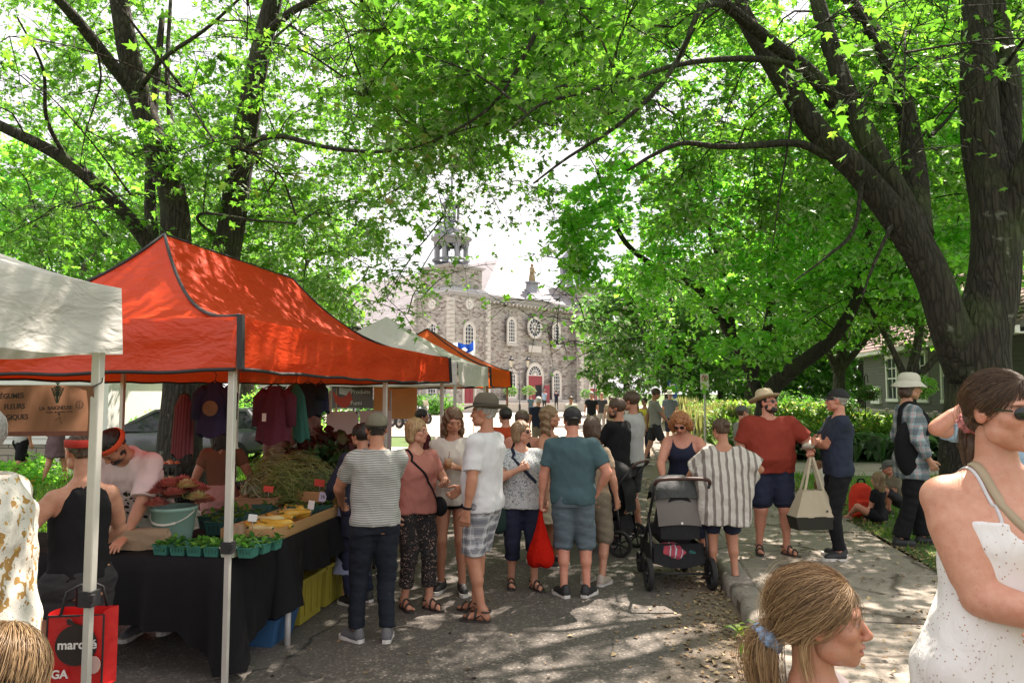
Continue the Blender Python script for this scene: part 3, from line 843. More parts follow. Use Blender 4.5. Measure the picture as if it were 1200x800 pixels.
# ================================================================ CHURCH
def stone_mat():
 b = NB('church_stone')
 s = b.n('SeparateXYZ', {0: b.co.outputs['Object']}).outputs
 u = b.math('ADD', s[0], s[1])
 v = b.n('CombineXYZ', {0: u, 1: s[2], 2: 0.0}).outputs[0]
 vv = b.mix(.10, v, b.noise(1.3, 3, v, col=True))
 br = b.n('TexBrick', {'Vector': vv, 'Scale': 1.9, 'Color1': (.325, .315, .295), 'Color2': (.21, .205, .19), 'Mortar': (.36, .345, .32), 'Mortar Size': .035, 'Mortar Smooth': .3, 'Bias': -.15, 'Brick Width': .75, 'Row Height': .34}, offset_frequency=2, squash=.7, squash_frequency=3)
 vc = b.n('TexVoronoi', {'Vector': b.map((1.4, 3.2, 1), vec=vv), 'Scale': 1.7}).outputs['Color']
 sv = b.n('SeparateColor', {0: vc}).outputs[0]
 c = b.mix(b.ramp(sv, [(0, 0), (.2, 0), (.24, 1), (1, 1)]), (.16, .125, .115), br.outputs['Color'])
 c = b.mix(b.ramp(sv, [(.8, 0), (.83, .6)]), c, (.52, .49, .46))
 c = b.mix(b.math('MULTIPLY', b.noise(.35, 4, v), .35), c, (.36, .33, .31))
 b.bsdf(c, .9, 0, b.bump(br.outputs['Fac'], .5, -.02))
 MATS['church_stone'] = b.m
 b = NB('metal_roof')
 s = b.n('SeparateXYZ', {0: b.co.outputs['Object']}).outputs
 w = b.n('TexBrick', {'Vector': b.n('CombineXYZ', {0: b.math('ADD', s[0], s[1]), 1: s[2]}).outputs[0], 'Scale': 1.0, 'Color1': (.27, .25, .26), 'Color2': (.22, .205, .215), 'Mortar': (.14, .13, .135), 'Mortar Size': .03, 'Brick Width': 1.2, 'Row Height': .45})
 b.bsdf(w.outputs['Color'], .6, .0, b.bump(w.outputs['Fac'], .4, -.02))
 MATS['metal_roof'] = b.m
stone_mat()
cut = plain('cut_stone', (.50, .48, .45), .85, .12, 1.5)
cornice_m = plain('cornice_grey', (.40, .40, .42), .7, .1, 2)
lead = plain('lead_sheet', (.22, .23, .26), .6, .15, 2)
wwhite = plain('white_paint', (.78, .77, .74), .5, .05, 4)
wglass = plain('window_glass', (.03, .04, .05), .08, .3, 3, bump=.05)
maroon = plain('maroon_paint', (.22, .022, .035), .5, .1, 4)
dark = plain('painted_interior_shade', (.02, .02, .025), .9)  # flat dark colour standing in for the shade inside openings
chr_ang = radians(47) + PSI
C0 = RT * -6.5 + FH * 78
church = empty('stone_church', (C0[0], C0[1], 0), chr_ang, 'large grey stone church with twin belfries and maroon doors at the end of the street', 'church')
def cb(name, m, mb): return mb.build(name, m, church)
mb = MB().box((13.85, 6.5 + .8, 6.35), (17.2, 12, 12.7)); cb('facade_wall', MATS['church_stone'], mb)
mb = MB().box((14, 33, 4.75), (24.6, 36, 9.5)); cb('nave_wall', MATS['church_stone'], mb)
for tx in (2.7, 24.95):
 mb = MB().box((tx, 2.9, 6.3), (5.4, 5.8, 12.6)); cb('tower', MATS['church_stone'], mb)
 mb = MB().box((tx, 2.9, 14.2), (4.7, 5.0, 2.5)); cb('tower_drum', MATS['church_stone'], mb)
 mb = MB()
 for z, e, h in ((12.45, .12, .22), (12.68, .3, .24), (12.9, .16, .2), (13.08, -.02, .18)):
  mb.box((tx, 2.9, z), (5.4 + 2 * e, 5.8 + 2 * e, h))
 for z, e, h in ((15.5, .15, .15), (15.64, .32, .13)):
  mb.box((tx, 2.9, z), (4.7 + 2 * e, 5.0 + 2 * e, h))
 cb('cornice', cornice_m, mb)
 mb = MB()
 cz = 15.7
 for k in range(8):
  a = pi / 8 + k * pi / 4; r = 1.75
  cb('pillar', lead, MB().box((tx + r * cos(a), 2.9 + r * sin(a), cz + 1.45), (.42, .42, 2.9), rz=a))
 mb.lathe([(1.98, cz + .003), (2.02, cz + .3), (1.6, cz + .32)], 8)
 V0 = len(mb.v)
 cb('belfry', lead, mb)
 mb = MB()
 mb.lathe([(1.62, 2.55), (2.0, 2.55), (2.02, 3.15), (2.3, 3.2), (2.34, 3.38), (2.0, 3.45), (1.95, 3.9), (1.6, 4.5), (1.15, 4.9), (1.05, 5.1), (.2, 5.12)], 16, c=(tx, 2.9, cz))
 for k in range(8):
  a = pi / 8 + k * pi / 4; a2 = a + pi / 4
  p1 = Vector((tx + 1.75 * cos(a), 2.9 + 1.75 * sin(a), cz + 2.0)); p2 = Vector((tx + 1.75 * cos(a2), 2.9 + 1.75 * sin(a2), cz + 2.0))
  for j in range(5):
   t0 = pi * (j + .5) / 5
   q = (p1 + p2) / 2 + (p1 - p2) * .5 * cos(t0) * 1.0 + Vector((0, 0, .52 * sin(t0)))
   if j in (0, 1, 3, 4): mb.box((q.x, q.y, cz + 2.45), (.34, .34, .5 if j in (0, 4) else .3), rz=a + pi / 8)
 cb('belfry_roof', lead, mb)
 mb = MB()
 for k in range(8):
  a = pi / 8 + k * pi / 4; r = .8
  mb.box((tx + r * cos(a), 2.9 + r * sin(a), cz + 6.1), (.2, .2, 2.0), rz=a)
 mb.lathe([(.95, 7.0), (1.15, 7.05), (1.2, 7.25), (.95, 7.35), (.75, 7.9), (.35, 8.3), (.16, 8.7), (.1, 10.5), (.05, 12.6), (.01, 12.7)], 12, c=(tx, 2.9, cz))
 mb.lathe([(1.0, 5.1), (1.05, 5.35), (.7, 5.36)], 8, c=(tx, 2.9, cz))
 cb('lantern', lead, mb)
 mb = MB().tube([(tx, 2.9, cz + 12.5), (tx, 2.9, cz + 14)], .05, 6).bar((tx - .35, 2.9, cz + 13.5), (tx + .35, 2.9, cz + 13.5), .08)
 cb('cross', lead, mb)
qm = None
for (qx, qy) in ((0, 0), (5.4, 0), (0, 5.8), (22.25, 0), (27.65, 0)):
 z = .25; k = 0
 while z < 12.2:
  a, c = (.75, .5) if k % 2 else (.5, .75)
  o = MB().box((qx, qy + (0 if qy < 1 else 0), z), (a, c, .42)).build('quoin', cut, church)
  z += .46; k += 1
mb = MB()
for z, e, h in ((12.35, .12, .2), (12.58, .3, .2), (12.8, .45, .2)):
 mb.box((13.85, .9, z), (16.85, .3 + 2 * e, h))
cb('facade_cornice', cornice_m, mb)
for k in range(26):
 MB().box((5.9 + k * .64, .62, 12.12), (.24, .2, .26)).build('dentil', cut, church)
mb = MB().box((13.85, .72, .5), (16.9, .2, 1.0)); cb('base_course', cut, mb)
for k in range(4):
 MB().box((14.4, -.2 - k * .35, .42 - k * .12), (6 + k * .7, .9 + k * .35, .12)).build('step', cut, church)
mb = MB()
R0, RL = 6.5, 51
V = [(5.2, .3, 12.92), (22.5, .3, 12.92), (13.85, R0, 18.6), (13.85, RL, 18.6), (.9, 6, 9.3), (.9, RL, 9.3), (26.9, 6, 9.3), (26.9, RL, 9.3), (5.2, 6, 12.6), (22.5, 6, 12.6)]
mb.add(V, [(0, 1, 2), (0, 2, 8), (1, 9, 2), (4, 8, 2), (4, 2, 3, 5), (2, 9, 6), (2, 6, 7, 3), (5, 3, 7)])
cb('roof', MATS['metal_roof'], mb)
mb = MB()
for k in range(2):
 s = -1 if k == 0 else 1
mb.box((1.05, 28, 9.25), (.35, 46, .3)); cb('eaves', cornice_m, mb)
mb = MB()
mb.lathe([(2.6, 12.9), (2.2, 13.2), (1.5, 13.6), (1.0, 14.1), (.75, 14.6), (.72, 15.1), (.95, 15.15), (.95, 15.3), (.5, 15.32)], 4, c=(0, 0, 0), R=Matrix.Rotation(pi / 4, 3, 'Z'))
mb.v = [(v[0] * 1.25 + 14.4, v[1] * .8 + 1.2, v[2]) for v in mb.v]
mb.sm = [False] * len(mb.sm)
cb('pedestal', lead, mb)
gold = plain('gilded_metal', (.25, .19, .10), .4, .2, 3, metal=.6)
mb = MB()
mb.lathe([(.45, 0), (.48, .2), (.36, .9), (.30, 1.3), (.36, 1.55), (.30, 1.75), (.12, 1.85), (.11, 1.9)], 12, c=(14.4, 1.2, 15.3), sy=.8)
mb.sphere((14.4, 1.2, 17.35), (.17, .19, .23), 8)
mb.tube([(14.1, 1.15, 16.85), (13.95, 1.0, 16.4), (14.25, .85, 16.35)], [.12, .1, .07], 6)
mb.tube([(14.7, 1.15, 16.85), (14.85, 1.0, 16.4), (14.6, .85, 16.5)], [.12, .1, .07], 6)
cb('statue', gold, mb)
def arch_pts(w, z0, z1, n=10, e=0):
 """outline of a round-headed opening, counterclockwise from lower left"""
 r = w / 2 + e
 zc = z1 - w / 2
 return [(-r, z0 - e), (r, z0 - e)] + [(r * cos(pi * k / n), zc + r * sin(pi * k / n)) for k in range(n + 1)]
def place(o, x, y, rz):
 o.location = (x, y, 0); o.rotation_euler = (0, 0, rz)
def ring_prism(outer, inner, a, b):
 n = len(outer); mb = MB()
 V = [(p[0], a, p[1]) for p in outer] + [(p[0], a, p[1]) for p in inner] + [(p[0], b, p[1]) for p in outer] + [(p[0], b, p[1]) for p in inner]
 Fc = []
 for i in range(n):
  j = (i + 1) % n
  Fc += [(i, j, n + j, n + i), (i, 2 * n + i, 2 * n + j, j), (n + i, n + j, 3 * n + j, 3 * n + i)]
 return mb.add(V, Fc)
def church_window(x, y, rz, w, z0, z1, nx=3, nz=6):
 o = ring_prism(arch_pts(w, z0, z1, e=.26), arch_pts(w, z0, z1, e=.0), -.10, .02).build('window', cut, church); place(o, x, y, rz)
 f = ring_prism(arch_pts(w, z0, z1, e=.0), arch_pts(w, z0, z1, e=-.09), -.075, .0)
 for k in range(1, nx):
  xx = -w / 2 + w * k / nx
  f.box((xx, -.045, (z0 + z1) / 2 - .04), (.05, .04, z1 - z0 - .14 - (.12 if nx > 2 else 0)))
 for k in range(1, nz):
  zz = z0 + (z1 - z0) * k / nz
  hw = w / 2 if zz < z1 - w / 2 else sqrt(max(0, (w / 2) ** 2 - (zz - z1 + w / 2) ** 2))
  f.box((0, -.046, zz), (2 * hw - .1, .036, .045))
 f.build('frame', wwhite, o)
 g = MB().prism(arch_pts(w, z0, z1, e=-.03), -.02, .0); g.build('pane', wglass, o)
 s = MB().box((0, -.12, z0 - .33), (w + .7, .3, .14)); s.build('sill', cut, o)
 return o
def oculus(x, y, rz, r, zc, spokes=8):
 n = 20
 c = lambda q: [(q * cos(2 * pi * k / n), zc + q * sin(2 * pi * k / n)) for k in range(n)]
 o = ring_prism(c(r + .22), c(r), -.1, .02).build('round_window', cut, church); place(o, x, y, rz)
 f = ring_prism(c(r), c(r - .1), -.075, 0)
 for k in range(spokes):
  a = pi * 2 * k / spokes
  f.bar((0, -.04, zc), (r * .95 * cos(a), -.04, zc + r * .95 * sin(a)), .05, .04)
 ri = ring_prism(c(r * .5), c(r * .42), -.07, -.01); f.add(ri.v, ri.f)
 f.build('frame', wwhite, o)
 MB().prism(c(r - .02), -.02, 0).build('pane', wglass, o)
def fan_door(x, y, w, zt, zf, open_leaf=False, rz=0):
 """double maroon door with a fanlight"""
 o = ring_prism([(-w / 2 - .3, 0), (w / 2 + .3, 0)] + arch_pts(w, 0, zf, e=.3)[2:], [(-w / 2, .01), (w / 2, .01)] + arch_pts(w, 0, zf, e=0)[2:], -.12, .02).build('doorway', cut, church)
 place(o, x, y, rz)
 zc = zf - w / 2; n = 12
 g = [(w / 2 * cos(pi * k / n), zc + w / 2 * sin(pi * k / n)) for k in range(n + 1)]
 MB().prism([(-w / 2, zt), (w / 2, zt)] + g, -.03, -.005).build('fanlight', wglass, o)
 f = MB()
 gi = [(p[0] * .9, zc + (p[1] - zc) * .9) for p in g]
 for k in range(n):
  f.bar((g[k][0] * .96, -.06, zc + (g[k][1] - zc) * .96), (g[k + 1][0] * .96, -.06, zc + (g[k + 1][1] - zc) * .96), .06, .12)
  f.bar((g[k][0] * .5, -.05, zc + (g[k][1] - zc) * .5), (g[k + 1][0] * .5, -.05, zc + (g[k + 1][1] - zc) * .5), .04, .05)
 for k in range(1, 8):
  a = pi * k / 8; f.bar((0, -.05, zc), (w / 2 * .95 * cos(a), -.05, zc + w / 2 * .95 * sin(a)), .05, .04)
 f.box((0, -.05, zt + .03), (w, .08, .1))
 f.build('fan_frame', wwhite, o)
 MB().box((0, -.005, zt / 2), (w, .03, zt)).build('opening', dark, o)  # dark sheet across the doorway, inner shade put into its colour
 if open_leaf:
  MB().box((0, -.06, zt - .55), (w, .07, 1.1)).build('transom_panel', maroon, o)
  d = MB().box((-w / 4, -.07, (zt - 1.1) / 2), (w / 2, .08, zt - 1.12))
  d.box((-w / 4, -.12, 1.1), (w / 2 - .4, .03, 1.2)); d.build('door', maroon, o)
  d = MB().box((w / 2 + .62, -.34, (zt - 1.1) / 2), (w / 2 + .1, .08, zt - 1.12), rz=.25); d.build('door', maroon, o)
 else:
  for s in (-1, 1):
   d = MB().box((s * w / 4, -.06, zt / 2), (w / 2 - .03, .07, zt - .02))
   for zz in (.3, .72): d.box((s * w / 4, -.1, zt * zz), (w / 2 - .35, .03, zt * .28))
   d.build('door', maroon, o)
for x in (10.3, 18.5):
 church_window(x, .8, 0, 1.15, 7.7, 10.5, 3, 7)
 church_window(x, .8, 0, 1.3, 1.3, 4.4, 3, 7)
oculus(14.4, .8, 0, 1.15, 9.7, 12)
MB().box((14.4, .75, 7.1), (2.3, .12, .8)).build('name_plaque', cut, church)
fan_door(14.4, .8, 2.5, 3.9, 5.2, True)
for tx in (2.7, 24.95):
 church_window(tx, 0, 0, 1.35, 6.3, 9.35, 3, 7)
 oculus(tx, 0, 0, .42, 11.45)
 fan_door(tx, 0, 1.5, 2.45, 3.3)
church_window(0, 2.9, -pi / 2, 1.35, 6.3, 9.35, 3, 7)
oculus(0, 2.9, -pi / 2, .42, 11.45)
church_window(0, 2.9, -pi / 2, 1.35, 1.4, 4.4, 3, 7)
for yy in (16, 22, 28): church_window(1.7, yy, -pi / 2, 1.4, 3.6, 7.2, 3, 7)
p1, p2 = RT * -6 + FH * 68, RT * 7 + FH * 72
mb = MB().bar((p1[0], p1[1], .38), (p2[0], p2[1], .38), .5, .75)
mb.bar((p1[0], p1[1], .8), (p2[0], p2[1], .8), .62, .1)
tag(mb.build('low_wall', cut), 'low pale stone wall in front of the church steps', 'wall')
# ================================================================ GREY CLAPBOARD HOUSE (right)
house = empty('grey_house', (10.2, 0, 0), 0, 'grey clapboard cottage with white windows and reddish shingle roof behind the garden', 'house')
siding = plain('grey_siding', (.125, .128, .108), .75, .12, 3, bump=.1)
mb = MB()
HX0, HY0, HY1, HZ0, HZ1 = 0, 20.6, 33.5, .9, 3.55
nb_ = int((HZ1 - HZ0) / .125)
prof = []
for k in range(nb_):
 z = HZ0 + k * .125
 mb.add([(HX0 - .028, HY0, z), (HX0 - .028, HY1, z), (HX0, HY1, z + .125), (HX0, HY0, z + .125)], [(0, 3, 2, 1)])
 mb.add([(HX0, HY0, z), (HX0, HY1, z), (HX0 - .028, HY1, z), (HX0 - .028, HY0, z)], [(0, 3, 2, 1)])
 mb.add([(HX0, HY1 + .028, z), (HX0 + 7, HY1 + .028, z), (HX0 + 7, HY1, z + .125), (HX0, HY1, z + .125)], [(0, 3, 2, 1)])
 mb.add([(HX0, HY0 - .028, z), (HX0 + 7, HY0 - .028, z), (HX0 + 7, HY0, z + .125), (HX0, HY0, z + .125)], [(0, 1, 2, 3)])
o = mb.build('clapboards', siding, house); o['kind'] = 'stuff'
MB().box((3.5, 27.05, 2.2), (6.98, 12.85, 2.7)).build('wall', siding, house)
MB().box((3.5, 27.05, .45), (6.9, 12.8, .9)).build('foundation', plain('rubble_grey', (.25, .24, .22), .9, .3, 5), house)
shing = NB('pink_shingle')
v = shing.n('TexBrick', {'Vector': shing.n('CombineXYZ', {0: shing.n('SeparateXYZ', {0: shing.co.outputs['Object']}).outputs[1], 1: shing.n('SeparateXYZ', {0: shing.co.outputs['Object']}).outputs[2]}).outputs[0], 'Scale': 1, 'Color1': (.27, .165, .15), 'Color2': (.2, .12, .11), 'Mortar': (.16, .10, .1), 'Mortar Size': .01, 'Brick Width': .3, 'Row Height': .11})
shing.bsdf(shing.mix(shing.noise(3), v.outputs['Color'], (.25, .175, .16)), .9)
mb = MB()
for s in (0, 1):
 n = 22
 for k in range(n):
  t0, t1 = k / n, (k + 1) / n
  xa = lambda t: (-.45 + t * 3.95) if s == 0 else (7.45 - t * 3.95)
  za = lambda t: 3.45 + t * 3.2
  q = [(xa(t0), HY0 - .4, za(t0) + .03), (xa(t0), HY1 + .4, za(t0) + .03), (xa(t1), HY1 + .4, za(t1)), (xa(t1), HY0 - .4, za(t1))]
  mb.add(q, [(0, 3, 2, 1) if s == 0 else (0, 1, 2, 3)])
o = mb.build('roof', shing.m, house)
mb = MB()
mb.add([(-.4, HY1, 3.5), (7.4, HY1, 3.5), (3.5, HY1, 6.6), (-.4, HY0, 3.5), (7.4, HY0, 3.5), (3.5, HY0, 6.6)], [(0, 1, 2), (4, 3, 5)]); mb.build('gable', siding, house)
mb = MB().box((-.35, 27.05, 3.42), (.12, 13.6, .2)).box((-.2, 27.05, 3.34), (.35, 13.4, .04)); mb.build('eaves_board', wwhite, house)
MB().box((3.6, 31, 6.9), (.7, .9, 1.3)).build('chimney', plain('brick_red', (.3, .14, .1), .9, .2, 8), house)
for yy in (31.9, 30.0, 27.3, 25.0, 22.7):
 w, z0, z1 = .95, 1.6, 3.12
 if yy == 31.9: z0, z1, w = 1.5, 1.95, .7
 f = MB()
 for (a, c, d) in ((z1 + .06, w + .32, .14), (z0 - .06, w + .36, .12)): f.box((-.06, yy, a), (.1, c, d))
 for s in (-1, 1): f.box((-.06, yy + s * (w / 2 + .06), (z0 + z1) / 2), (.09, .12, z1 - z0 - .02))
 o = f.build('window', wwhite, house)
 g = MB().box((-.03, yy, (z0 + z1) / 2), (.03, w - .01, z1 - z0 - .01)); g.build('pane', wglass, o)
 m_ = MB().box((-.055, yy, (z0 + z1) / 2), (.03, .05, z1 - z0 - .02)).box((-.056, yy, z0 + (z1 - z0) * .5), (.03, w, .05)).box((-.056, yy, z0 + (z1 - z0) * .75), (.025, w, .03)); m_.build('muntin', wwhite, o)
rail = empty('porch_rail', (9.1, 0, 0), 0, 'weathered low rail running in front of the grey cottage', 'fence')
railm = plain('weathered_wood', (.36, .33, .29), .9, .2, 8)
for k in range(7):
 MB().box((0, 21.5 + k * 2, .68), (.12, .12, 1.2)).build('post', railm, rail)
for z in (.75, 1.15): MB().box((-.003, 27.5, z), (.05, 12.2, .12)).build('rail', railm, rail)
def basket(px, dep, zt, r, label, yellow=0):
 q = D(px, 440, dep); x, y_ = q.x, q.y
 root = empty('hanging_basket', (x, y_, 0), 0, label, 'flower basket')
 mb = MB().tube([(0, 0, .05), (0, 0, zt + .75), (.02, -.1, zt + .85), (.02, -.25, zt + .8), (.02, -.28, zt + .55)], .018, 6)
 mb.build('crook', plain('black_iron', (.02, .02, .022), .5), root)
 MB().lathe([(.02, zt), (.16, zt + .05), (.22, zt + .25), (.2, zt + .26), (.01, zt + .2)], 14, c=(.02, -.28, 0)).build('pot', plain('brown_pot', (.12, .08, .05), .8), root)
 n = 700; r_ = np.random.default_rng(int(px))
 V = r_.normal(0, 1, (n, 3)); V /= np.linalg.norm(V, axis=1)[:, None]
 P = V * (r_.uniform(.4, 1, n) ** .4)[:, None] * np.array([r, r, r * .75]) + np.array([.02, -.28, zt + .22])
 o = scatter('foliage', LEAF4, LEAF2, P, .09, r_.uniform(0, 6, n), r_.uniform(-1, 1, n), MATS['pale_leaf'] if yellow else MATS['dark_leaf'], root, tint=r_.uniform(.2, 1, n)); o['kind'] = 'stuff'
basket(1013, 25, 1.6, .36, 'round hanging basket of dark foliage left of the cottage window')
basket(1072, 20, 1.75, .42, 'yellow-green hanging basket above the woman in the white bucket hat', 1)
# ================================================================ WHITE HOUSE WITH STONE BASE (far left)
lh = empty('white_house', (-12.6, 15.9, 0), radians(6), 'white clapboard house on a stone base at the far left', 'house')
rub = NB('foundation_stone')
s = rub.n('SeparateXYZ', {0: rub.co.outputs['Object']}).outputs
vv = rub.n('CombineXYZ', {0: rub.math('ADD', s[0], s[1]), 1: s[2]}).outputs[0]
br = rub.n('TexBrick', {'Vector': rub.mix(.06, vv, rub.noise(2, 3, vv, col=True)), 'Scale': 1, 'Color1': (.38, .33, .27), 'Color2': (.22, .19, .16), 'Mortar': (.12, .11, .1), 'Mortar Size': .012, 'Brick Width': .42, 'Row Height': .17})
rub.bsdf(br.outputs['Color'], .9, 0, rub.bump(br.outputs['Fac'], .6, -.02))
MB().box((-5, 3, .3), (11, 6, .6)).build('foundation', rub.m, lh)
sid = plain('white_siding', (.72, .71, .68), .6, .05, 4)
mb = MB()
for k in range(18): mb.add([(-10.52, -.03, .6 + k * .14), (.52, -.03, .6 + k * .14), (.52, 0, .74 + k * .14), (-10.52, 0, .74 + k * .14)], [(0, 1, 2, 3)])
mb.build('clapboards', sid, lh)['kind'] = 'stuff'
MB().box((-5, 3.01, 1.85), (11.02, 6, 2.5)).build('wall', sid, lh)
MB().prism([(-10.9, 3.1), (.9, 3.1), (-5, 4.0)], -.3, 6.3).build('roof', plain('grey_shingle', (.2, .2, .2), .9), lh)
MB().box((.55, -.06, 1.85), (.16, .12, 2.5)).build('corner_board', wwhite, lh)
lat = empty('lattice_panel', at(90, 15.2, .02), PSI, 'white diamond lattice panel beside the woman in the patterned dress', 'lattice')
LW, LH_ = 1.0, .62
for k in range(-3, 8):
 for s in (1, -1):
  a = Vector((k * .14, 0, 0)); bq = Vector((k * .14 + s * LH_, 0, LH_))
  t0 = 0; t1 = 1
  def clip(P_): return P_
  x0, x1 = a.x, bq.x
  lo, hi = 0.0, LW
  ts = sorted([(lo - x0) / (x1 - x0), (hi - x0) / (x1 - x0)]); t0 = max(0, ts[0]); t1 = min(1, ts[1])
  if s == -1: pass
  if t1 - t0 > .05:
   MB().bar(a.lerp(bq, t0) + Vector((-.5, .008 * s, 0)), a.lerp(bq, t1) + Vector((-.5, .008 * s, 0)), .03, .008, up=(0, 1, 0)).build('slat', wwhite, lat)
mb = MB().box((0, 0, LH_ + .03), (LW + .1, .04, .06)).box((0, 0, .0), (LW + .1, .04, .05)).box((-.53, 0, .3), (.05, .04, .64)).box((.53, 0, .3), (.05, .04, .64))
mb.build('lattice_frame', wwhite, lat)
# ================================================================ STREET FURNITURE
iron = plain('black_iron', (.02, .02, .022), .5)
lampglass = plain('lantern_glass', (.65, .62, .52), .3)
def lantern_head(root, c, s=1.0):
 mb = MB()
 mb.lathe([(.05, 0), (.07, .04), (.1, .06)], 4, c=c).lathe([(.17 * s, .42 * s), (.19 * s, .45 * s), (.1 * s, .55 * s), (.04 * s, .6 * s), (.05 * s, .66 * s), (.01, .72 * s)], 8, c=c)
 for k in range(4):
  a = pi / 4 + k * pi / 2
  mb.bar(Vector(c) + Vector((.08 * s * cos(a), .08 * s * sin(a), .05)), Vector(c) + Vector((.15 * s * cos(a), .15 * s * sin(a), .43 * s)), .018)
 o = mb.build('lantern', iron, root)
 MB().lathe([(.07 * s, .05), (.135 * s, .42 * s)], 4, c=c).build('glass', lampglass, o)
q = at(415, 20.5, 0.02)
r0 = empty('street_lamp', q, 0, 'black lantern street lamp rising behind the orange tent roof', 'street lamp')
MB().tube([(0, 0, 0), (0, 0, .6), (0, 0, .62), (0, 0, 3.15)], [.09, .07, .045, .035], 10).build('pole', iron, r0)
lantern_head(r0, (0, 0, 3.12), 1.0)
def twin_lamp(px, dep, label, h=3.6):
 r0 = empty('street_lamp', at(px, dep, .02), PSI, label, 'street lamp')
 MB().tube([(0, 0, 0), (0, 0, .8), (0, 0, .82), (0, 0, h)], [.12, .1, .06, .05], 8).tube([(-.75, 0, h + .15), (-.6, 0, h - .25), (0, 0, h - .4), (.6, 0, h - .25), (.75, 0, h + .15)], .035, 6).build('pole', iron, r0)
 for s in (-.75, .75): lantern_head(r0, (s, 0, h + .15), 1.5)
 for s in (-.8, .8):
  n = 350; r_ = np.random.default_rng(int(px + s * 10))
  V = r_.normal(0, 1, (n, 3)); V /= np.linalg.norm(V, axis=1)[:, None]
  P = V * np.array([.62, .5, .42]) * (r_.uniform(.3, 1, n) ** .4)[:, None] + np.array([s, 0, h - 1.9])
  o = scatter('basket_foliage', LEAF4, LEAF2, P, .2, r_.uniform(0, 6, n), r_.uniform(-1, 1, n), MATS['dark_leaf'], r0, tint=r_.uniform(.2, 1, n)); o['kind'] = 'stuff'
  MB().bar((0, 0, h - 1.7), (s, 0, h - 1.7), .03).build('bracket', iron, r0)
twin_lamp(609, 66, 'twin-headed lamp post with flower baskets left of the open church door', 3.9)
twin_lamp(697, 72, 'twin-headed lamp post with flower baskets near the right church tower', 3.6)
q = at(826, 24, .12)
sg = empty('parking_sign', q, PSI, 'white no-parking sign on a thin metal post at the sidewalk edge', 'sign')
MB().box((0, 0, 1.15), (.05, .03, 2.3)).build('post', plain('galvanised', (.45, .46, .46), .45, .1, 6, metal=.6), sg)
MB().box((0, -.03, 2.05), (.26, .012, .52)).build('panel', wwhite, sg)
red = plain('sign_red', (.6, .03, .05), .5)
mb = ring_prism([(.1 * cos(k * pi / 10), 2.16 + .1 * sin(k * pi / 10)) for k in range(20)], [(.078 * cos(k * pi / 10), 2.16 + .078 * sin(k * pi / 10)) for k in range(20)], -.045, -.037)
mb.bar((-.065, -.042, 2.225), (.065, -.042, 2.095), .008, .02, up=(0, 1, 0)); mb.build('ring', red, sg)
mb = MB().box((-.018, -.0385, 2.16), (.02, .003, .11)).box((.008, -.0385, 2.2), (.04, .003, .018)).box((.008, -.0385, 2.155), (.04, .003, .016)).box((.03, -.0385, 2.178), (.016, .003, .05)); mb.build('letter', plain('sign_black', (.02, .02, .02), .5), sg)
mb = MB().bar((-.08, -.0385, 1.92), (.08, -.0385, 1.92), .003, .018, up=(0, 1, 0)).bar((.045, -.0385, 1.945), (.08, -.0385, 1.92), .003, .016, up=(0, 1, 0)).bar((.045, -.0385, 1.895), (.08, -.0385, 1.92), .003, .016, up=(0, 1, 0)); mb.build('arrow', red, sg)
q = at(788, 40, .12)
s2 = empty('blue_sign', q, PSI, 'small blue and white street sign behind the man with the sun hat', 'sign')
MB().box((0, 0, 1.2), (.07, .05, 2.4)).build('post', MATS['galvanised'], s2)
MB().box((0, -.05, 1.9), (.5, .02, 1.0)).build('panel', plain('sign_blue', (.03, .1, .35), .5), s2)
MB().box((0, -.065, 2.05), (.3, .006, .35)).build('symbol', wwhite, s2)
q = D(541, 409, 30)
fl = empty('blue_flag', (q.x, q.y, 0), PSI, 'blue flag with a white cross and lilies behind the white tent', 'flag')
MB().tube([(.5, 0, 0), (.5, 0, q.z + .35)], .02, 6).build('pole', plain('galvanised2', (.6, .6, .6), .4, metal=.5), fl)
fm = NB('flag_cloth')
sp = fm.n('SeparateXYZ', {0: fm.attr('fuv', 'Vector')}).outputs
cx = fm.math('LESS_THAN', fm.math('ABSOLUTE', fm.math('SUBTRACT', sp[0], .5)), .07)
cy = fm.math('LESS_THAN', fm.math('ABSOLUTE', fm.math('SUBTRACT', sp[1], .5)), .11)
fx = fm.math('SUBTRACT', fm.math('FRACT', fm.math('MULTIPLY', sp[0], 2.0)), .5)
fy = fm.math('SUBTRACT', fm.math('FRACT', fm.math('MULTIPLY', sp[1], 2.0)), .5)
dd = fm.math('ADD', fm.math('ABSOLUTE', fm.math('MULTIPLY', fx, 1.6)), fm.math('ABSOLUTE', fy))
lil = fm.math('LESS_THAN', dd, .24)
wm = fm.math('MAXIMUM', fm.math('MAXIMUM', cx, cy), lil)
fc = fm.mix(wm, (.02, .08, .42), (.8, .8, .8))
fd = fm.n('BsdfDiffuse', {'Color': fc}).outputs[0]; ft = fm.n('BsdfTranslucent', {'Color': fc}).outputs[0]
fm.surf(fm.n('MixShader', {0: .35, 1: fd, 2: ft}).outputs[0])
NU, NV = 24, 12
mb = MB().grid(lambda u, v: (.5 - 1.5 * u, .3 * sin(u * 11 + v * 2), q.z + .35 - v * .9 - .35 * u - .08 * sin(u * 9)), NU, NV)
o = mb.build('cloth', fm.m, fl)
at_ = o.data.attributes.new('fuv', 'FLOAT_VECTOR', 'POINT')
at_.data.foreach_set('vector', np.array([(i / NU, j / NV, 0) for j in range(NV + 1) for i in range(NU + 1)], dtype=np.float32).ravel())
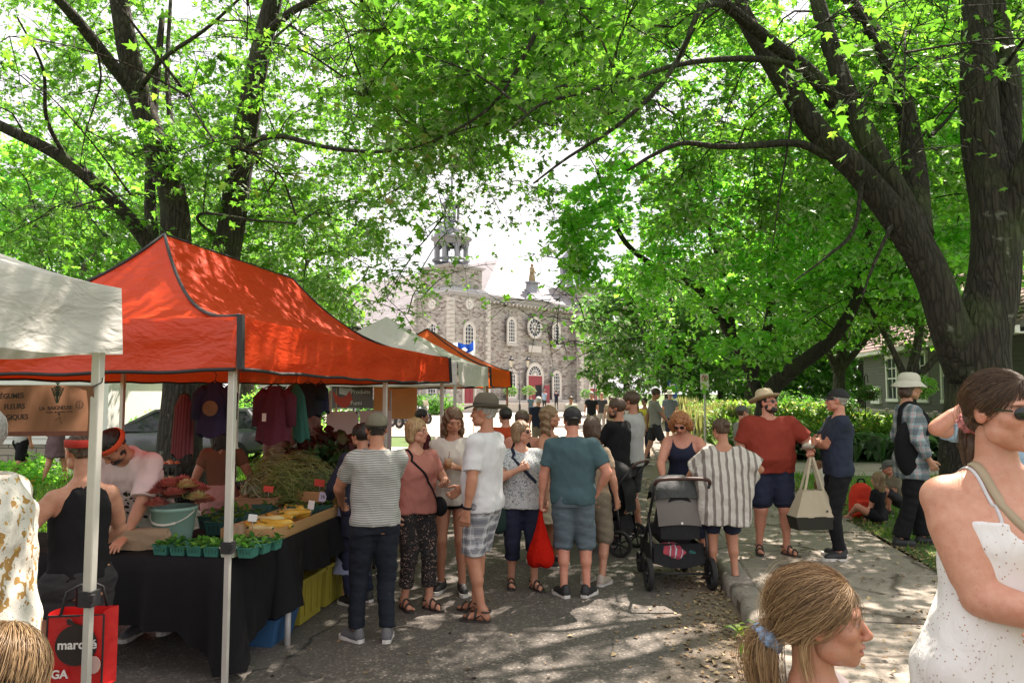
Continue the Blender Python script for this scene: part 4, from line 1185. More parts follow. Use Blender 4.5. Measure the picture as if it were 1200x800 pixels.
# ================================================================ VEHICLES
tyre = plain('rubber', (.018, .018, .018), .85)
rimm = plain('alloy', (.3, .3, .31), .35, metal=.8)
cglass = plain('car_glass', (.02, .025, .03), .05, bump=0)
tail = plain('tail_lamp', (.55, .02, .02), .2)
def car(loc, rz, col, label, L=4.5, Wd=1.78, H=1.45, suv=0, group=None):
 m = plain('car_paint_%s' % col[0], col[1], .28, .04, 2, bump=0, metal=.3, **{'Coat Weight': .6})
 root = empty('parked_car', loc, rz, label, 'car', group)
 hw = Wd / 2
 st = [(-L / 2, .5, .92, .70), (-L / 2 + .12, .35, .99, .86), (-L / 2 + .6, .3, 1.0, .96), (-1.0, .22, .96, 1.0), (0, .2, .93, 1.0), (1.0, .22, .92, .99), (L / 2 - .7, .3, .86, .95), (L / 2 - .2, .34, .76, .84), (L / 2, .44, .62, .64)]
 prof = lambda zb, zt, k: [(-hw * k * .9, zb), (-hw * k, zb + .12), (-hw * k * 1.0, (zb + zt) / 2), (-hw * k * .97, zt - .1), (-hw * k * .86, zt), (hw * k * .86, zt), (hw * k * .97, zt - .1), (hw * k, (zb + zt) / 2), (hw * k, zb + .12), (hw * k * .9, zb)]
 V = []; n = 10
 for x, zb, zt, k in st: V += [(x, p[0], p[1]) for p in prof(zb, zt, k)]
 Fc = [(a * n + i, a * n + (i + 1) % n, (a + 1) * n + (i + 1) % n, (a + 1) * n + i) for a in range(len(st) - 1) for i in range(n)]
 Fc += [tuple(range(n))[::-1], tuple((len(st) - 1) * n + i for i in range(n))]
 mb = MB().add(V, [f[::-1] for f in Fc], True)
 o = mb.build('body', m, root); s_ = o.modifiers.new('s', 'SUBSURF'); s_.levels = 1; s_.render_levels = 2
 g = [(-L / 2 + (.25 if suv else .45), .96, .80), (-L / 2 + (.6 if suv else 1.0), H - .09, .64), (-.2, H - .05, .68), (.45, H - .10, .66), (1.25, .9, .82)]
 V = []
 for x, z, k in g: V += [(x, -hw * k, z), (x, hw * k, z)]
 V += [(g[0][0], -hw * .86, .9), (g[0][0], hw * .86, .9), (g[4][0], -hw * .86, .88), (g[4][0], hw * .86, .88)]
 Fc = [(0, 1, 3, 2), (2, 3, 5, 4), (4, 5, 7, 6), (6, 7, 9, 8), (10, 0, 2, 4, 6, 8, 12), (11, 13, 9, 7, 5, 3, 1)]
 MB().add(V, Fc).build('glass', cglass, root)
 mb = MB()
 mb.add([(g[1][0], -hw * .63, g[1][1] + .012), (g[1][0], hw * .63, g[1][1] + .012), (-.2, hw * .67, H - .02), (-.2, -hw * .67, H - .02), (.42, hw * .64, H - .075), (.42, -hw * .64, H - .075)], [(0, 3, 2, 1), (3, 5, 4, 2)])
 for s in (-1, 1):
  mb.bar((g[0][0], s * hw * .82, .95), (g[1][0], s * hw * .655, g[1][1]), .09, .06)
  mb.bar((g[1][0], s * hw * .655, g[1][1]), (-.2, s * hw * .69, H - .045), .06, .06)
  mb.bar((-.2, s * hw * .69, H - .045), (.45, s * hw * .67, H - .09), .06, .06)
  mb.bar((.45, s * hw * .67, H - .09), (1.28, s * hw * .83, .9), .06, .06)
  mb.bar((-.25, s * hw * .70, H - .06), (-.2, s * hw * .9, .93), .07, .05)
 mb.build('roof', m, root)
 for sx in (-1, 1):
  for s in (-1, 1):
   x = sx * (L / 2 - .85)
   w = MB().lathe([(.2, -.1), (.31, -.1), (.33, -.07), (.33, .07), (.31, .1), (.2, .1)], 22, c=(x, s * (hw - .1), .33), R=Matrix.Rotation(pi / 2, 3, 'X')).build('wheel', tyre, root)
   r_ = MB()
   for k in range(5):
    a = k * 2 * pi / 5
    r_.bar((x, s * (hw - .02), .33), (x + .2 * cos(a), s * (hw - .02), .33 + .2 * sin(a)), .05, .03)
   r_.lathe([(.19, -.02), (.225, -.02), (.225, .02), (.19, .02)], 20, c=(x, s * (hw - .01), .33), R=Matrix.Rotation(pi / 2, 3, 'X'))
   r_.sphere((x, s * (hw - .02), .33), .04, 6)
   r_.build('rim', rimm, w)
 for s in (-1, 1):
  MB().box((-L / 2 + .07, s * hw * .68, .80), (.12, .42, .15)).build('tail_light', tail, root)
  MB().box((L / 2 - .12, s * hw * .62, .66), (.16, .36, .12)).build('headlight', lampglass, root)
 MB().box((-L / 2 - .01, 0, .62), (.03, .36, .16)).build('number_plate', wwhite, root)
 MB().box((-L / 2 + .03, 0, .38), (.14, Wd * .8, .16)).build('bumper', plain('black_plastic', (.03, .03, .03), .6), root)
 return root
def cpos(px, dep, z=.03): return at(px, dep, z)
q = cpos(215, 18.2); car(q, PSI + pi + .12, ('grey', (.10, .105, .115)), 'dark grey parked car whose rear wheel shows between the tent poles', suv=1)
q = cpos(88, 22.5); car(q, PSI + pi, ('white', (.75, .75, .76)), 'white parked car with its red tail light beside the grey tent pole')
q = cpos(448, 44); car(q, PSI + pi - .3, ('black', (.03, .03, .035)), 'black car parked beyond the white board at the end of the stalls')
q = cpos(1150, 60); car(q, .3, ('pearl', (.6, .6, .6)), 'pale car parked far behind the garden at right')
def moto(px, dep, label, rz):
 root = empty('motorcycle', cpos(px, dep), rz, label, 'motorcycle', 'motorcycles parked past the stalls')
 for x in (-.68, .68):
  w = MB().lathe([(.24, -.05), (.31, -.05), (.32, 0), (.31, .05), (.24, .05)], 18, c=(x, 0, .32), R=Matrix.Rotation(pi / 2, 3, 'X'), close=True).build('wheel', tyre, root)
  MB().lathe([(.05, -.02), (.24, -.015), (.24, .015), (.05, .02)], 10, c=(x, 0, .32), R=Matrix.Rotation(pi / 2, 3, 'X')).build('rim', rimm, w)
 MB().sphere((.05, 0, .82), (.32, .15, .17), 10).build('fuel_tank', plain('car_paint_black2', (.03, .03, .035), .2), root)
 MB().sphere((-.42, 0, .78), (.35, .14, .08), 8).build('saddle', tyre, root)
 MB().box((0, 0, .48), (.42, .26, .34)).lathe([(.06, -.3), (.06, .3)], 8, c=(-.4, .16, .35), R=Matrix.Rotation(pi / 2, 3, 'Y')).build('engine', rimm, root)
 MB().tube([(.68, .08, .32), (.42, .08, 1.0)], .03, 6).tube([(.68, -.08, .32), (.42, -.08, 1.0)], .03, 6).tube([(.3, .38, 1.08), (.42, 0, 1.02), (.3, -.38, 1.08)], .02, 6).build('fork', rimm, root)
 MB().sphere((.6, 0, .92), .11, 8).build('headlight', lampglass, root)
 MB().box((.5, 0, 1.2), (.03, .35, .35), R=Matrix.Rotation(-.4, 3, 'Y')).build('windscreen', lampglass, root)
moto(478, 38, 'black motorcycle nearer the dark-haired woman under the white tent', 1.2)
moto(468, 40, 'motorcycle standing right behind the dark car', 1.3)
moto(492, 42, 'motorcycle parked farthest right of its row', 1.1)
# ================================================================ TENTS
def fabric(name, col, tr=.4, vs=.08):
 b = NB(name)
 n1 = b.noise(1.2, 3)
 c = b.mix(n1, tuple(x * (1 - vs) for x in col), col)
 h = b.math('ADD', b.noise(2.6, 3, b.map((1, 1, 2.2)), dist=1.0), b.math('MULTIPLY', b.noise(9, 2, b.map((1, 1, 3)), dist=.6), .25))
 nr = b.bump(h, .5, .06)
 d = b.n('BsdfDiffuse', {'Color': c, 'Normal': nr}).outputs[0]
 t = b.n('BsdfTranslucent', {'Color': c, 'Normal': nr}).outputs[0]
 g = b.n('BsdfGlossy', {'Color': (1, 1, 1, 1), 'Roughness': .45, 'Normal': nr}).outputs[0]
 s1 = b.n('MixShader', {0: tr, 1: d, 2: t}).outputs[0]
 b.surf(b.n('MixShader', {0: .035, 1: s1, 2: g}).outputs[0])
 MATS[name] = b.m
 return b.m
orange_f = fabric('orange_canvas', (.70, .058, .009), .36)
orange2_f = fabric('orange_canvas_bright', (.95, .17, .012), .55)
white_f = fabric('white_canvas', (.86, .82, .80), .42)
grey_f = fabric('grey_canvas', (.60, .59, .56), .28)
black_trim = plain('black_trim', (.02, .02, .022), .7)
steel = plain('painted_steel', (.55, .54, .49), .45, .08, 10, metal=.25)
steel2 = plain('grey_steel', (.36, .36, .36), .4, .08, 10, metal=.5)
brown_leg = plain('brown_leg', (.45, .25, .14), .6)
def tent(x0, x1, y0, y1, zb, zv, zp, m, label, ins=1.5, trim=True, legs=None, legm=None, seed=0, feet=True, valh=None, group=None, kx=1.32):
 """pop-up canopy: valance from zb to zv, peak zp; ridge along y"""
 cx, cy = (x0 + x1) / 2, (y0 + y1) / 2
 root = empty('canopy_tent', (cx, cy, 0), 0, label, 'market tent', group)
 hx, hy = (x1 - x0) / 2, (y1 - y0) / 2
 ins = min(ins, hy - .02)
 A = Vector((0, -hy + ins, zp)); Bq = Vector((0, hy - ins, zp))
 def panel(c1, c2, a1, a2, nm):
  c1, c2 = Vector(c1), Vector(c2)
  def f(u, v):
   e = c1.lerp(c2, u); t = a1.lerp(a2, u)
   p = e.lerp(t, v)
   sag = .12 * v + .88 * v ** kx if kx > 2 else v ** kx
   p.z = zv + (zp - zv) * sag
   w = sin(pi * u) * sin(pi * min(1, v * 1.05))
   p.z -= .05 * w + .012 * sin(u * 17 + v * 5 + seed) * sin(v * pi) + .01 * sin(u * 41 + v * 23 + seed * 2) * sin(pi * v)
   return p
  MB().grid(f, 26, 22).build(nm, m, root)
 cs = [(-hx, -hy, zv), (hx, -hy, zv), (hx, hy, zv), (-hx, hy, zv)]
 panel(cs[0], cs[1], A, A, 'roof_panel'); panel(cs[1], cs[2], A, Bq, 'roof_panel')
 panel(cs[2], cs[3], Bq, Bq, 'roof_panel'); panel(cs[3], cs[0], Bq, A, 'roof_panel')
 for i in range(4):
  c1, c2 = Vector(cs[i]), Vector(cs[(i + 1) % 4])
  d = (c2 - c1).normalized(); nrm = Vector((d.y, -d.x, 0)); Ln = (c2 - c1).length
  def f(u, v, c1=c1, c2=c2, nrm=nrm, Ln=Ln, i=i):
   p = c1.lerp(c2, u); e = min(1, 12 * min(u, 1 - u))
   p.z = zv - (zv - zb) * v
   s = u * Ln
   off = (.022 * sin(s * 3.1 + seed + i) + .014 * sin(s * 7.7 + v * 3 + seed) + .01 * sin(v * 9 + s * 2)) * (v * .8 + .2) * e + .02 * v
   p += nrm * (off + .012)
   p.z -= .025 * sin(pi * u) * v - .006 * sin(s * 9) * v * e
   return p
  MB().grid(f, 60, 8).build('valance', m, root)
  if trim:
   MB().tube([f(u / 30, 1.0) for u in range(31)], .012, 5).build('hem', black_trim, root)
 if trim:
  for c, t in ((cs[0], A), (cs[1], A), (cs[2], Bq), (cs[3], Bq)):
   pts = []
   for k in range(15):
    v = k / 14; p = Vector(c).lerp(t, v); p.z = zv + (zp - zv) * (.12 * v + .88 * v ** kx if kx > 2 else v ** kx) + .008; pts.append(p)
   MB().tube(pts, .014, 5).build('piping', black_trim, root)
   cc = Vector(c)
   s = Vector((math.copysign(.026, cc.x), math.copysign(.026, cc.y), 0))
   MB().bar(cc + s + Vector((0, 0, .01)), cc + s * 1.6 + Vector((0, 0, zb - zv)), .035).build('corner_strip', black_trim, root)
  MB().tube([A + Vector((0, 0, .01)), Bq + Vector((0, 0, .01))], .008, 5).build('piping', black_trim, root)
 legm = legm or steel
 for (lx, ly) in (legs or [(-hx + .04, -hy + .04), (hx - .04, -hy + .04), (hx - .04, hy - .04), (-hx + .04, hy - .04)]):
  l = MB().box((lx, ly, (.85 + zv - .05) / 2 + .0), (.042, .042, zv - .05 - .85)).build('leg', legm, root); bevel(l, .005)
  o = MB().box((lx, ly, .45), (.03, .03, .92)).build('inner_tube', legm, l)
  MB().box((lx, ly, .86), (.066, .066, .07)).box((lx + .035, ly - .03, .87), (.03, .02, .03)).build('clamp', black_trim, l)
  if feet: MB().box((lx, ly, .006), (.11, .11, .008)).build('foot_plate', legm, l)
  MB().box((lx, ly, zv - .06), (.07, .07, .07)).build('bracket', black_trim, l)
 mb = MB()
 L4 = [(-hx + .04, -hy + .04), (hx - .04, -hy + .04), (hx - .04, hy - .04), (-hx + .04, hy - .04)]
 for i in range(4):
  a, c = Vector((*L4[i], 0)), Vector((*L4[(i + 1) % 4], 0)); n = max(2, round((c - a).length / 1.0))
  for k in range(n):
   p, q2 = a.lerp(c, k / n), a.lerp(c, (k + 1) / n)
   p1, p2, q1, q3 = p.copy(), p.copy(), q2.copy(), q2.copy()
   p1.z = q3.z = zv - .06; p2.z = q1.z = zv - .42 + .25
   mb.bar(p1, q1, .012, .025); mb.bar(p2 + Vector((0, .003, 0)), q3 + Vector((0, .003, 0)), .012, .025)
 mb.bar((0, A.y, zv - .05), (0, A.y, zp - .03), .025)
 mb.build('truss', steel2, root)
 return root
tent(-5.5, -2.38, .15, 3.2, 1.985, 2.30, 3.15, grey_f, 'pale grey canopy tent at the left edge with a banner on its pole', trim=False, seed=1,
     legs=[(-3.04, -1.48), (1.5, -1.48), (1.5, 1.48), (-1.5, 1.48)][1:])
tent(-5.40, -2.34, 4.25, 9.75, 1.945, 2.27, 3.15, orange_f, 'big red-orange market tent with black trim over the vegetable tables', seed=2, kx=2.7,
     legs=[(-1.47, -2.7), (1.47, -2.7), (1.47, 0.3), (1.47, 2.7), (-1.47, 2.7), (-1.47, 0.3)])
tent(-5.4, -2.42, 10.7, 13.15, 1.93, 2.27, 3.08, white_f, 'white canopy tent between the two orange ones', trim=False, seed=3, ins=1.22)
tent(-5.4, -2.42, 13.35, 15.8, 1.93, 2.27, 3.10, orange2_f, 'small bright orange tent farthest down the row of stalls', trim=True, seed=4, legm=brown_leg, ins=1.22)
# ================================================================ TEXT
def text(body, size, m, parent, loc, rot, name='lettering', sx=1, bold=.0, align='LEFT', ext=.001):
 c = bpy.data.curves.new(name, 'FONT'); c.body = body; c.size = size; c.align_x = align; c.extrude = ext; c.offset = bold
 c.space_character = 1.0
 c.materials.append(m)
 t = bpy.data.objects.new('tmp', c)
 me = bpy.data.meshes.new_from_object(t); me.name = name
 bpy.data.objects.remove(t); bpy.data.curves.remove(c)
 o = bpy.data.objects.new(name, me); link(o, parent)
 o.location = loc; o.rotation_euler = rot; o.scale = (sx, 1, 1)
 return o
ink = plain('dark_ink', (.025, .018, .015), .8)
bq = D(108, 478, 3.45)
ban = empty('banner', (bq.x, bq.y, 0), 0, 'brown paper-like banner lettered in black, hanging at the left', 'banner')
banm = cloth('kraft_banner', (.30, .155, .095), .8, .15, trans=.35, fold=.35)
bz1, bz0 = 1.835, 1.625
def bf(u, v):
 x = -u * 1.9
 return (x, .02 * sin(u * 9 + v * 2) , bz1 + .008 * sin(u * 5) - v * (bz1 - bz0) - .045 * u * (.3 + v * .9))
MB().grid(bf, 60, 10).build('cloth', banm, ban)
hem = MB().grid(lambda u, v: (bf(u, 1)[0], bf(u, 1)[1] - .002, bf(u, 1)[2] - v * .022), 60, 1).build('hem', cloth('banner_hem', (.17, .07, .05), .8), ban)
bR = (pi / 2, radians(-2.2), 0)
def btext(px, py, s, size, al='RIGHT', sx=1, bold=.0):
 p = D(px, py, 3.45)
 return text(s, size, ink, ban, (p.x - bq.x + .0, -.028, p.z), bR, 'lettering', sx, bold, al)
btext(23.5, 466, 'L\u00c9GUMES', .034, bold=.0006); btext(25, 478.5, 'FLEURS', .034, bold=.0006); btext(29.5, 491, 'BIOLOGIQUES', .034, bold=.0006)
btext(88, 479, 'LA  BAIGNEUSE', .0245, sx=1.02, bold=.0003); btext(88, 482.6, 'L\u00c9GUMES    BIOLOGIQUES    FLEURS', .0085)
p = D(68, 472, 3.45); cx_, cz_ = p.x - bq.x, p.z
mb = MB()
for a in (-.38, -.12, .12, .38, 0):
 L = .075 if a else .095
 mb.bar((cx_ + sin(a) * .01, -.03, cz_), (cx_ + sin(a) * L, -.03, cz_ + cos(a) * L), .002, .0035, up=(0, 1, 0))
 for k in range(4):
  t = .45 + k * .15
  c = Vector((cx_ + sin(a) * L * t, -.03, cz_ + cos(a) * L * t))
  for s in (-1, 1): mb.bar(c, c + Vector((s * .009, 0, .008)), .002, .006, up=(0, 1, 0))
mb.build('logo', plain('dark_green_ink', (.02, .05, .03), .8), ban)
p = D(71, 487, 3.45); cx_, cz_ = p.x - bq.x, p.z
mb = MB().tube([(cx_, -.03, cz_ + .005), (cx_ + .006, -.03, cz_ - .012), (cx_ + .004, -.03, cz_ - .016), (cx_ + .016, -.03, cz_ - .036)], .0013, 4).tube([(cx_ + .003, -.03, cz_ - .01), (cx_ - .008, -.03, cz_ - .012), (cx_ - .022, -.03, cz_ - .02)], .0013, 4).sphere((cx_ - .002, -.03, cz_ + .009), .005, 6)
mb.build('figure_sketch', ink, ban)
p = D(97.5, 474, 3.45); cx_, cz_ = p.x - bq.x, p.z
mb = ring_prism([(cx_ + .019 * cos(k * pi / 10), cz_ + .019 * sin(k * pi / 10)) for k in range(20)], [(cx_ + .0172 * cos(k * pi / 10), cz_ + .0172 * sin(k * pi / 10)) for k in range(20)], -.031, -.029)
for t in (-.009, 0, .009): mb.bar((cx_ - .016, -.03, cz_ + t), (cx_ + .016, -.03, cz_ + t), .001, .0012, up=(0, 1, 0))
mb.bar((cx_, -.03, cz_ - .017), (cx_, -.03, cz_ + .017), .001, .0012, up=(0, 1, 0)); mb.build('seal', ink, ban)
mb = MB().tube([(.0, 0, 1.83), (.045, .0, 1.85), (.07, -.03, 1.87)], .003, 5); mb.build('tie', ink, ban)
# ================================================================ TABLES WITH BLACK CLOTHS
tabc = plain('black_cloth', (.008, .008, .009), .85, .2, 6, bump=.5, bsc=9, bd=.02, **{'Specular IOR Level': .2})
twood = plain('folding_table', (.5, .48, .44), .5)
def table(x0, x1, y0, y1, label, drop, legs=True, h=.74, sd=0, sides='xy'):
 cx, cy = (x0 + x1) / 2, (y0 + y1) / 2
 root = empty('folding_table', (cx, cy, 0), 0, label, 'table', 'black-clothed stall tables')
 hx, hy = (x1 - x0) / 2, (y1 - y0) / 2
 MB().box((0, 0, h - .02), (2 * hx - .02, 2 * hy - .02, .035)).build('tabletop', twood, root)
 for sx in (-1, 1):
  for sy in (-1, 1):
   MB().tube([(sx * (hx - .12), sy * (hy - .12), h - .03), (sx * (hx - .12), sy * (hy - .12), .03), (sx * (hx - .12), sy * (hy - .12), 0)], [.014, .014, .018], 8).build('leg', black_trim if sx * sy > 0 else steel2, root)
 N = 220; V = []; rows = [(0, 0), (.01, .012), (.25, .03), (.5, .045), (.75, .055), (1, .065)]
 per = [(-hx, -hy), (hx, -hy), (hx, hy), (-hx, hy)]
 lens = [2 * hx, 2 * hy, 2 * hx, 2 * hy]; tot = sum(lens)
 ring = []
 for k in range(N):
  s = tot * k / N; i = 0
  while s > lens[i]: s -= lens[i]; i += 1
  a, c = per[i], per[(i + 1) % 4]; t = s / lens[i]
  nx, ny = ((0, -1), (1, 0), (0, 1), (-1, 0))[i]
  cr = max(0, 1 - min(s, lens[i] - s) / .12)
  ring.append((a[0] + (c[0] - a[0]) * t, a[1] + (c[1] - a[1]) * t, nx, ny, tot * k / N, i, cr, t))
 for (f, o_) in rows:
  for (x, y, nx, ny, s, i, cr, t) in ring:
   dp = drop(i, t)
   w = (.028 * sin(s * 13 + sd) + .02 * sin(s * 23 + sd * 2) + .012 * sin(s * 41)) * f
   out = o_ + w + cr * .05 * f + .003
   L = math.hypot(nx, ny)
   V.append((x + nx * out + (math.copysign(cr * .04 * f, x)), y + ny * out + (math.copysign(cr * .04 * f, y)), h + .004 - f * dp - .02 * cr * f))
 Fc = [(r * N + k, r * N + (k + 1) % N, (r + 1) * N + (k + 1) % N, (r + 1) * N + k) for r in range(len(rows) - 1) for k in range(N)]
 Fc = [f[::-1] for f in Fc] + [tuple(range(N))]
 mb = MB().add(V, Fc, True); mb.sm[-1] = False
 o = mb.build('tablecloth', tabc); o.location = (cx, cy, 0)
 return root, o
def T1(i, t): return .43 + .24 * max(0, t * 8 - 7) + .02 * sin(t * 9) if i == 0 else (.67 - .2 * t if i == 1 else .5)
r1, c1 = table(-4.9, -2.52, 4.50, 5.14, 'front folding table behind the woman in the black tank top', T1, sd=1)
tag(c1, 'black cloth draped over the front stall table', 'tablecloth', 'black stall cloths')
def T2(i, t): return (.19 + .13 * abs(sin(t * 6.3)) + (.25 if t < .12 else 0)) if i == 1 else .5
r2, c2 = table(-3.3, -2.44, 5.12, 7.6, 'long folding table running along the street under the crates', T2, sd=2)
tag(c2, 'black cloth gathered in folds over the long street-side table', 'tablecloth', 'black stall cloths')
r3, c3 = table(-4.6, -3.55, 8.0, 9.2, 'rear table behind the whiteboard side of the orange tent', lambda i, t: .6, sd=3)
tag(c3, 'black cloth over the rear table of the orange tent', 'tablecloth', 'black stall cloths')
r4, c4 = table(-5.3, -3.1, 2.3, 2.95, 'table under the grey tent at far left', lambda i, t: .55, sd=4)
tag(c4, 'black cloth over the table under the grey tent', 'tablecloth', 'black stall cloths')
TZ = .746
# ================================================================ GOODS
pint = plain('green_pulp', (.035, .17, .13), .85, .12, 20)
pintd = plain('dark_pulp', (.018, .075, .06), .85, .12, 20)
pintw = plain('white_pulp', (.42, .46, .36), .85, .1, 20)
leafy = leafmat('cut_greens', [(0, (.03, .12, .02)), (.6, (.07, .24, .03)), (1, (.2, .42, .07))], .35)
def basket_box(name, loc, rz, w, d, h, m, label, cat, group, fill=None, fm=None, tilt=0, n=60, wall=.006, slots=True):
 root = empty(name, loc, rz, label, cat, group)
 root.rotation_euler = (tilt, 0, rz)
 mb = MB(); t = .84
 P = lambda k, z: [(-w / 2 * k, -d / 2 * k, z), (w / 2 * k, -d / 2 * k, z), (w / 2 * k, d / 2 * k, z), (-w / 2 * k, d / 2 * k, z)]
 V = P(t, 0) + P(1, h) + P(1.06, h) + P(1.06, h - .008) + P(.96, h) + P(t * .96, wall)
 Fc = [(0, 3, 2, 1)]
 for i in range(4):
  j = (i + 1) % 4
  Fc += [(i, j, 4 + j, 4 + i), (12 + i, 12 + j, 8 + j, 8 + i), (8 + i, 8 + j, 16 + j, 16 + i), (16 + i, 16 + j, 20 + j, 20 + i)]
 Fc += [(20, 21, 22, 23)]
 mb.add(V, Fc)
 mb.build('box', m, root)
 if slots:
  s = MB()
  for sy in (-1, 1):
   for k in range(4):
    xx = (-.3 + k * .2) * w
    s.box((xx, sy * (d / 2 * .93 + .0005), h * .5), (w * .04, .003, h * .34), R=Matrix.Rotation(-sy * .16, 3, 'X'))
  s.build('vent', pintd if m is not pintd else dark, root)  # slots drawn as darker strips, the shade inside put into the colour
 if fill is not None:
  r = np.random.default_rng(int(abs(loc[0] * 100) + abs(loc[1] * 77)))
  P_ = np.c_[r.uniform(-w * .42, w * .42, n), r.uniform(-d * .42, d * .42, n), r.uniform(h * .6, h * 1.12, n)]
  o = scatter('greens', LEAF4, LEAF2, P_, fill * r.uniform(.6, 1.3, n), r.uniform(0, 6.3, n), r.uniform(-.4, .9, n), fm or leafy, root, tint=r.uniform(0, 1, n)); o['kind'] = 'stuff'
 return root
k = 0
desc = ['nearest row', 'second row', 'third row']
for j in range(3):
 for i in range(6):
  if j == 2 and i < 3: continue
  x = -3.0 + i * .118 + j * .02; y = 4.57 + j * .125
  wm_ = (j == 0 and i == 4)
  lab = 'pale pulp punnet of greens in front of the tent pole' if wm_ else 'green punnet of cut greens at the table corner, %s, %s from the left' % (desc[j], ['first', 'second', 'third', 'fourth', 'fifth', 'sixth'][i])
  basket_box('punnet', (x, y, TZ), rr.uniform(-.06, .06), .105, .105, .066, pintw if wm_ else pint, lab, 'basket', 'green punnets at the table corner', .05, n=46)
  k += 1
q = (-3.14, 4.88, TZ)
buk = empty('bucket', q, 0, 'grey-green plastic bucket full of red and yellow-green foliage heads', 'bucket')
bm_ = plain('bucket_plastic', (.22, .36, .31), .45, .05, 5)
MB().lathe([(.001, .004), (.115, .004), (.118, .01), (.150, .235), (.16, .24), (.16, .262), (.150, .262), (.147, .25), (.112, .02), (.001, .02)], 32).build('pail', bm_, buk)
pts = [(.155 * cos(a), -.155 * sin(a) * .9, .235 - .085 * sin(a)) for a in np.linspace(0, pi, 17)]
MB().tube(pts, .0045, 6).tube(pts[5:12], .009, 8).build('handle', plain('rope_white', (.55, .53, .46), .6), buk)
r_ = np.random.default_rng(5)
red_l = leafmat('red_foliage', [(0, (.3, .06, .06)), (.35, (.5, .14, .14)), (.6, (.58, .28, .22)), (.8, (.5, .5, .22)), (1, (.6, .66, .36))], .3)
for hpt in range(17):
 a = hpt * 2.4; rad = .045 + .125 * sqrt(hpt / 17)
 c = np.array([rad * cos(a) * 1.25, rad * sin(a), .27 + .15 * (1 - (hpt / 17) ** 1.5) + r_.uniform(-.02, .02)])
 n = 60
 aa = np.arange(n) * 2.4; rr_ = .055 * np.sqrt(np.arange(n) / n)
 P_ = c + np.c_[rr_ * np.cos(aa), rr_ * np.sin(aa), .012 - rr_ * .5]
 tt = np.clip((.75 if hpt % 4 == 1 else .3) + r_.normal(0, .12, n), 0, 1)
 scatter('foliage_head', LEAF4 * [1.7, 1, 1], LEAF2, P_, .046, aa - pi / 2, np.clip(1.2 - rr_ * 14, .3, 1.3), red_l, buk, tint=tt)
pine = NB('pine_board')
pn = pine.noise(3, 6, pine.map((14, 1.2, 14)), dist=.5)
pine.bsdf(pine.mix(pn, (.36, .2, .08), (.58, .36, .17)), .7, 0, pine.bump(pn, .2, .004)); pine = pine.m
def crate(loc, rz, w, d, h, label, cat='crate', slats=2, m=None):
 root = empty('wooden_crate', loc, rz, label, cat, 'wooden crates of vegetables'); m = m or pine
 MB().box((0, 0, .006), (w, d, .01)).build('bottom', m, root)
 sh = h / slats
 for s in range(slats):
  z = s * sh + sh / 2 + .004
  for sy in (-1, 1): o = MB().box((0, sy * (d / 2 - .005), z), (w, .01, sh - .008)).build('slat', m, root)
  for sx in (-1, 1): MB().box((sx * (w / 2 - .005 - .011), 0, z), (.01, d - .022, sh - .008)).build('slat', m, root)
 for sx in (-1, 1):
  for sy in (-1, 1): MB().box((sx * (w / 2 - .028), sy * (d / 2 - .017), h / 2 + .01), (.022, .013, h)).build('corner_block', m, root)
 return root
crate((-2.66, 5.62, TZ), pi / 2, 1.18, .42, .085, 'long shallow wooden crate of yellow squash along the table edge', slats=1)
sq_y = plain('yellow_squash', (.62, .42, .06), .35, .15, 9); sq_g = plain('green_squash', (.03, .1, .03), .35, .2, 9); sq_p = plain('pale_squash', (.6, .55, .26), .4, .1, 9)
for i in range(13):
 x = -2.66 + rr.uniform(-.13, .13); y = 5.12 + i * .078; a = rr.uniform(-.5, .5) + (pi if i % 2 else 0)
 L = rr.uniform(.11, .15)
 root = empty('squash', (x, y, TZ + .05 + rr.uniform(0, .045)), a, 'crookneck squash lying in the long wooden crate', 'squash', 'yellow squashes in the crate')
 S = [(-L, 0, 0), (-L * .6, .012, 0), (-L * .1, .02, .002), (L * .4, .0, .01), (L * .85, -.035, .02)]
 MB().tube([tuple(p) for p in spline(S, 12)], [.006, .024, .031, .034, .033, .03, .025, .021, .018, .016, .015, .013], 10).build('fruit', sq_y if i % 5 else sq_p, root)
 if i % 2 == 0: MB().tube([(-L - .022, -.004, 0), (-L * .88, .004, 0), (-L * .66, .012, 0)], [.008, .021, .0262], 10).build('green_end', sq_g, root)
 MB().tube([(L * .85, -.035, .02), (L * 1.0, -.05, .026)], [.009, .006], 6).build('stem', sq_g, root)
for i, (x, y, rz, tl) in enumerate([(-2.98, 5.22, .1, 0), (-3.15, 5.42, -.1, 0), (-2.97, 5.44, .05, 0), (-2.72, 6.02, .2, 0), (-2.97, 5.66, .1, 0), (-3.16, 5.66, 0, .2), (-2.97, 5.88, .1, -.35), (-2.56, 6.1, .3, 0)]):
 basket_box('quart_basket', (x, y, TZ + .012), rz, .17, .17, .1, pintd, ['dark green quart basket just behind the punnets', 'dark green quart basket left behind the yellow squash', 'dark green quart basket touching the crooked squash', 'dark green quart basket with a price card', 'dark green quart basket in the middle behind the crate', 'dark green quart basket beside the cardboard box', 'tilted dark green quart basket leaning upward', 'dark green quart basket at the far end of the crate'][i], 'basket', 'dark green quart baskets', .06, MATS['dark_leaf'], tilt=tl, n=30)
kraft = plain('kraft_board', (.33, .19, .10), .85, .1, 6)
basket_box('cardboard_box', (-3.1, 6.08, TZ), .1, .34, .28, .17, kraft, 'brown cardboard box under the pile of garlic scapes', 'box', None, None, slots=False)
crate((-2.68, 6.36, TZ), pi / 2 - .15, .36, .28, .2, 'square wooden crate holding a red price card', slats=2)
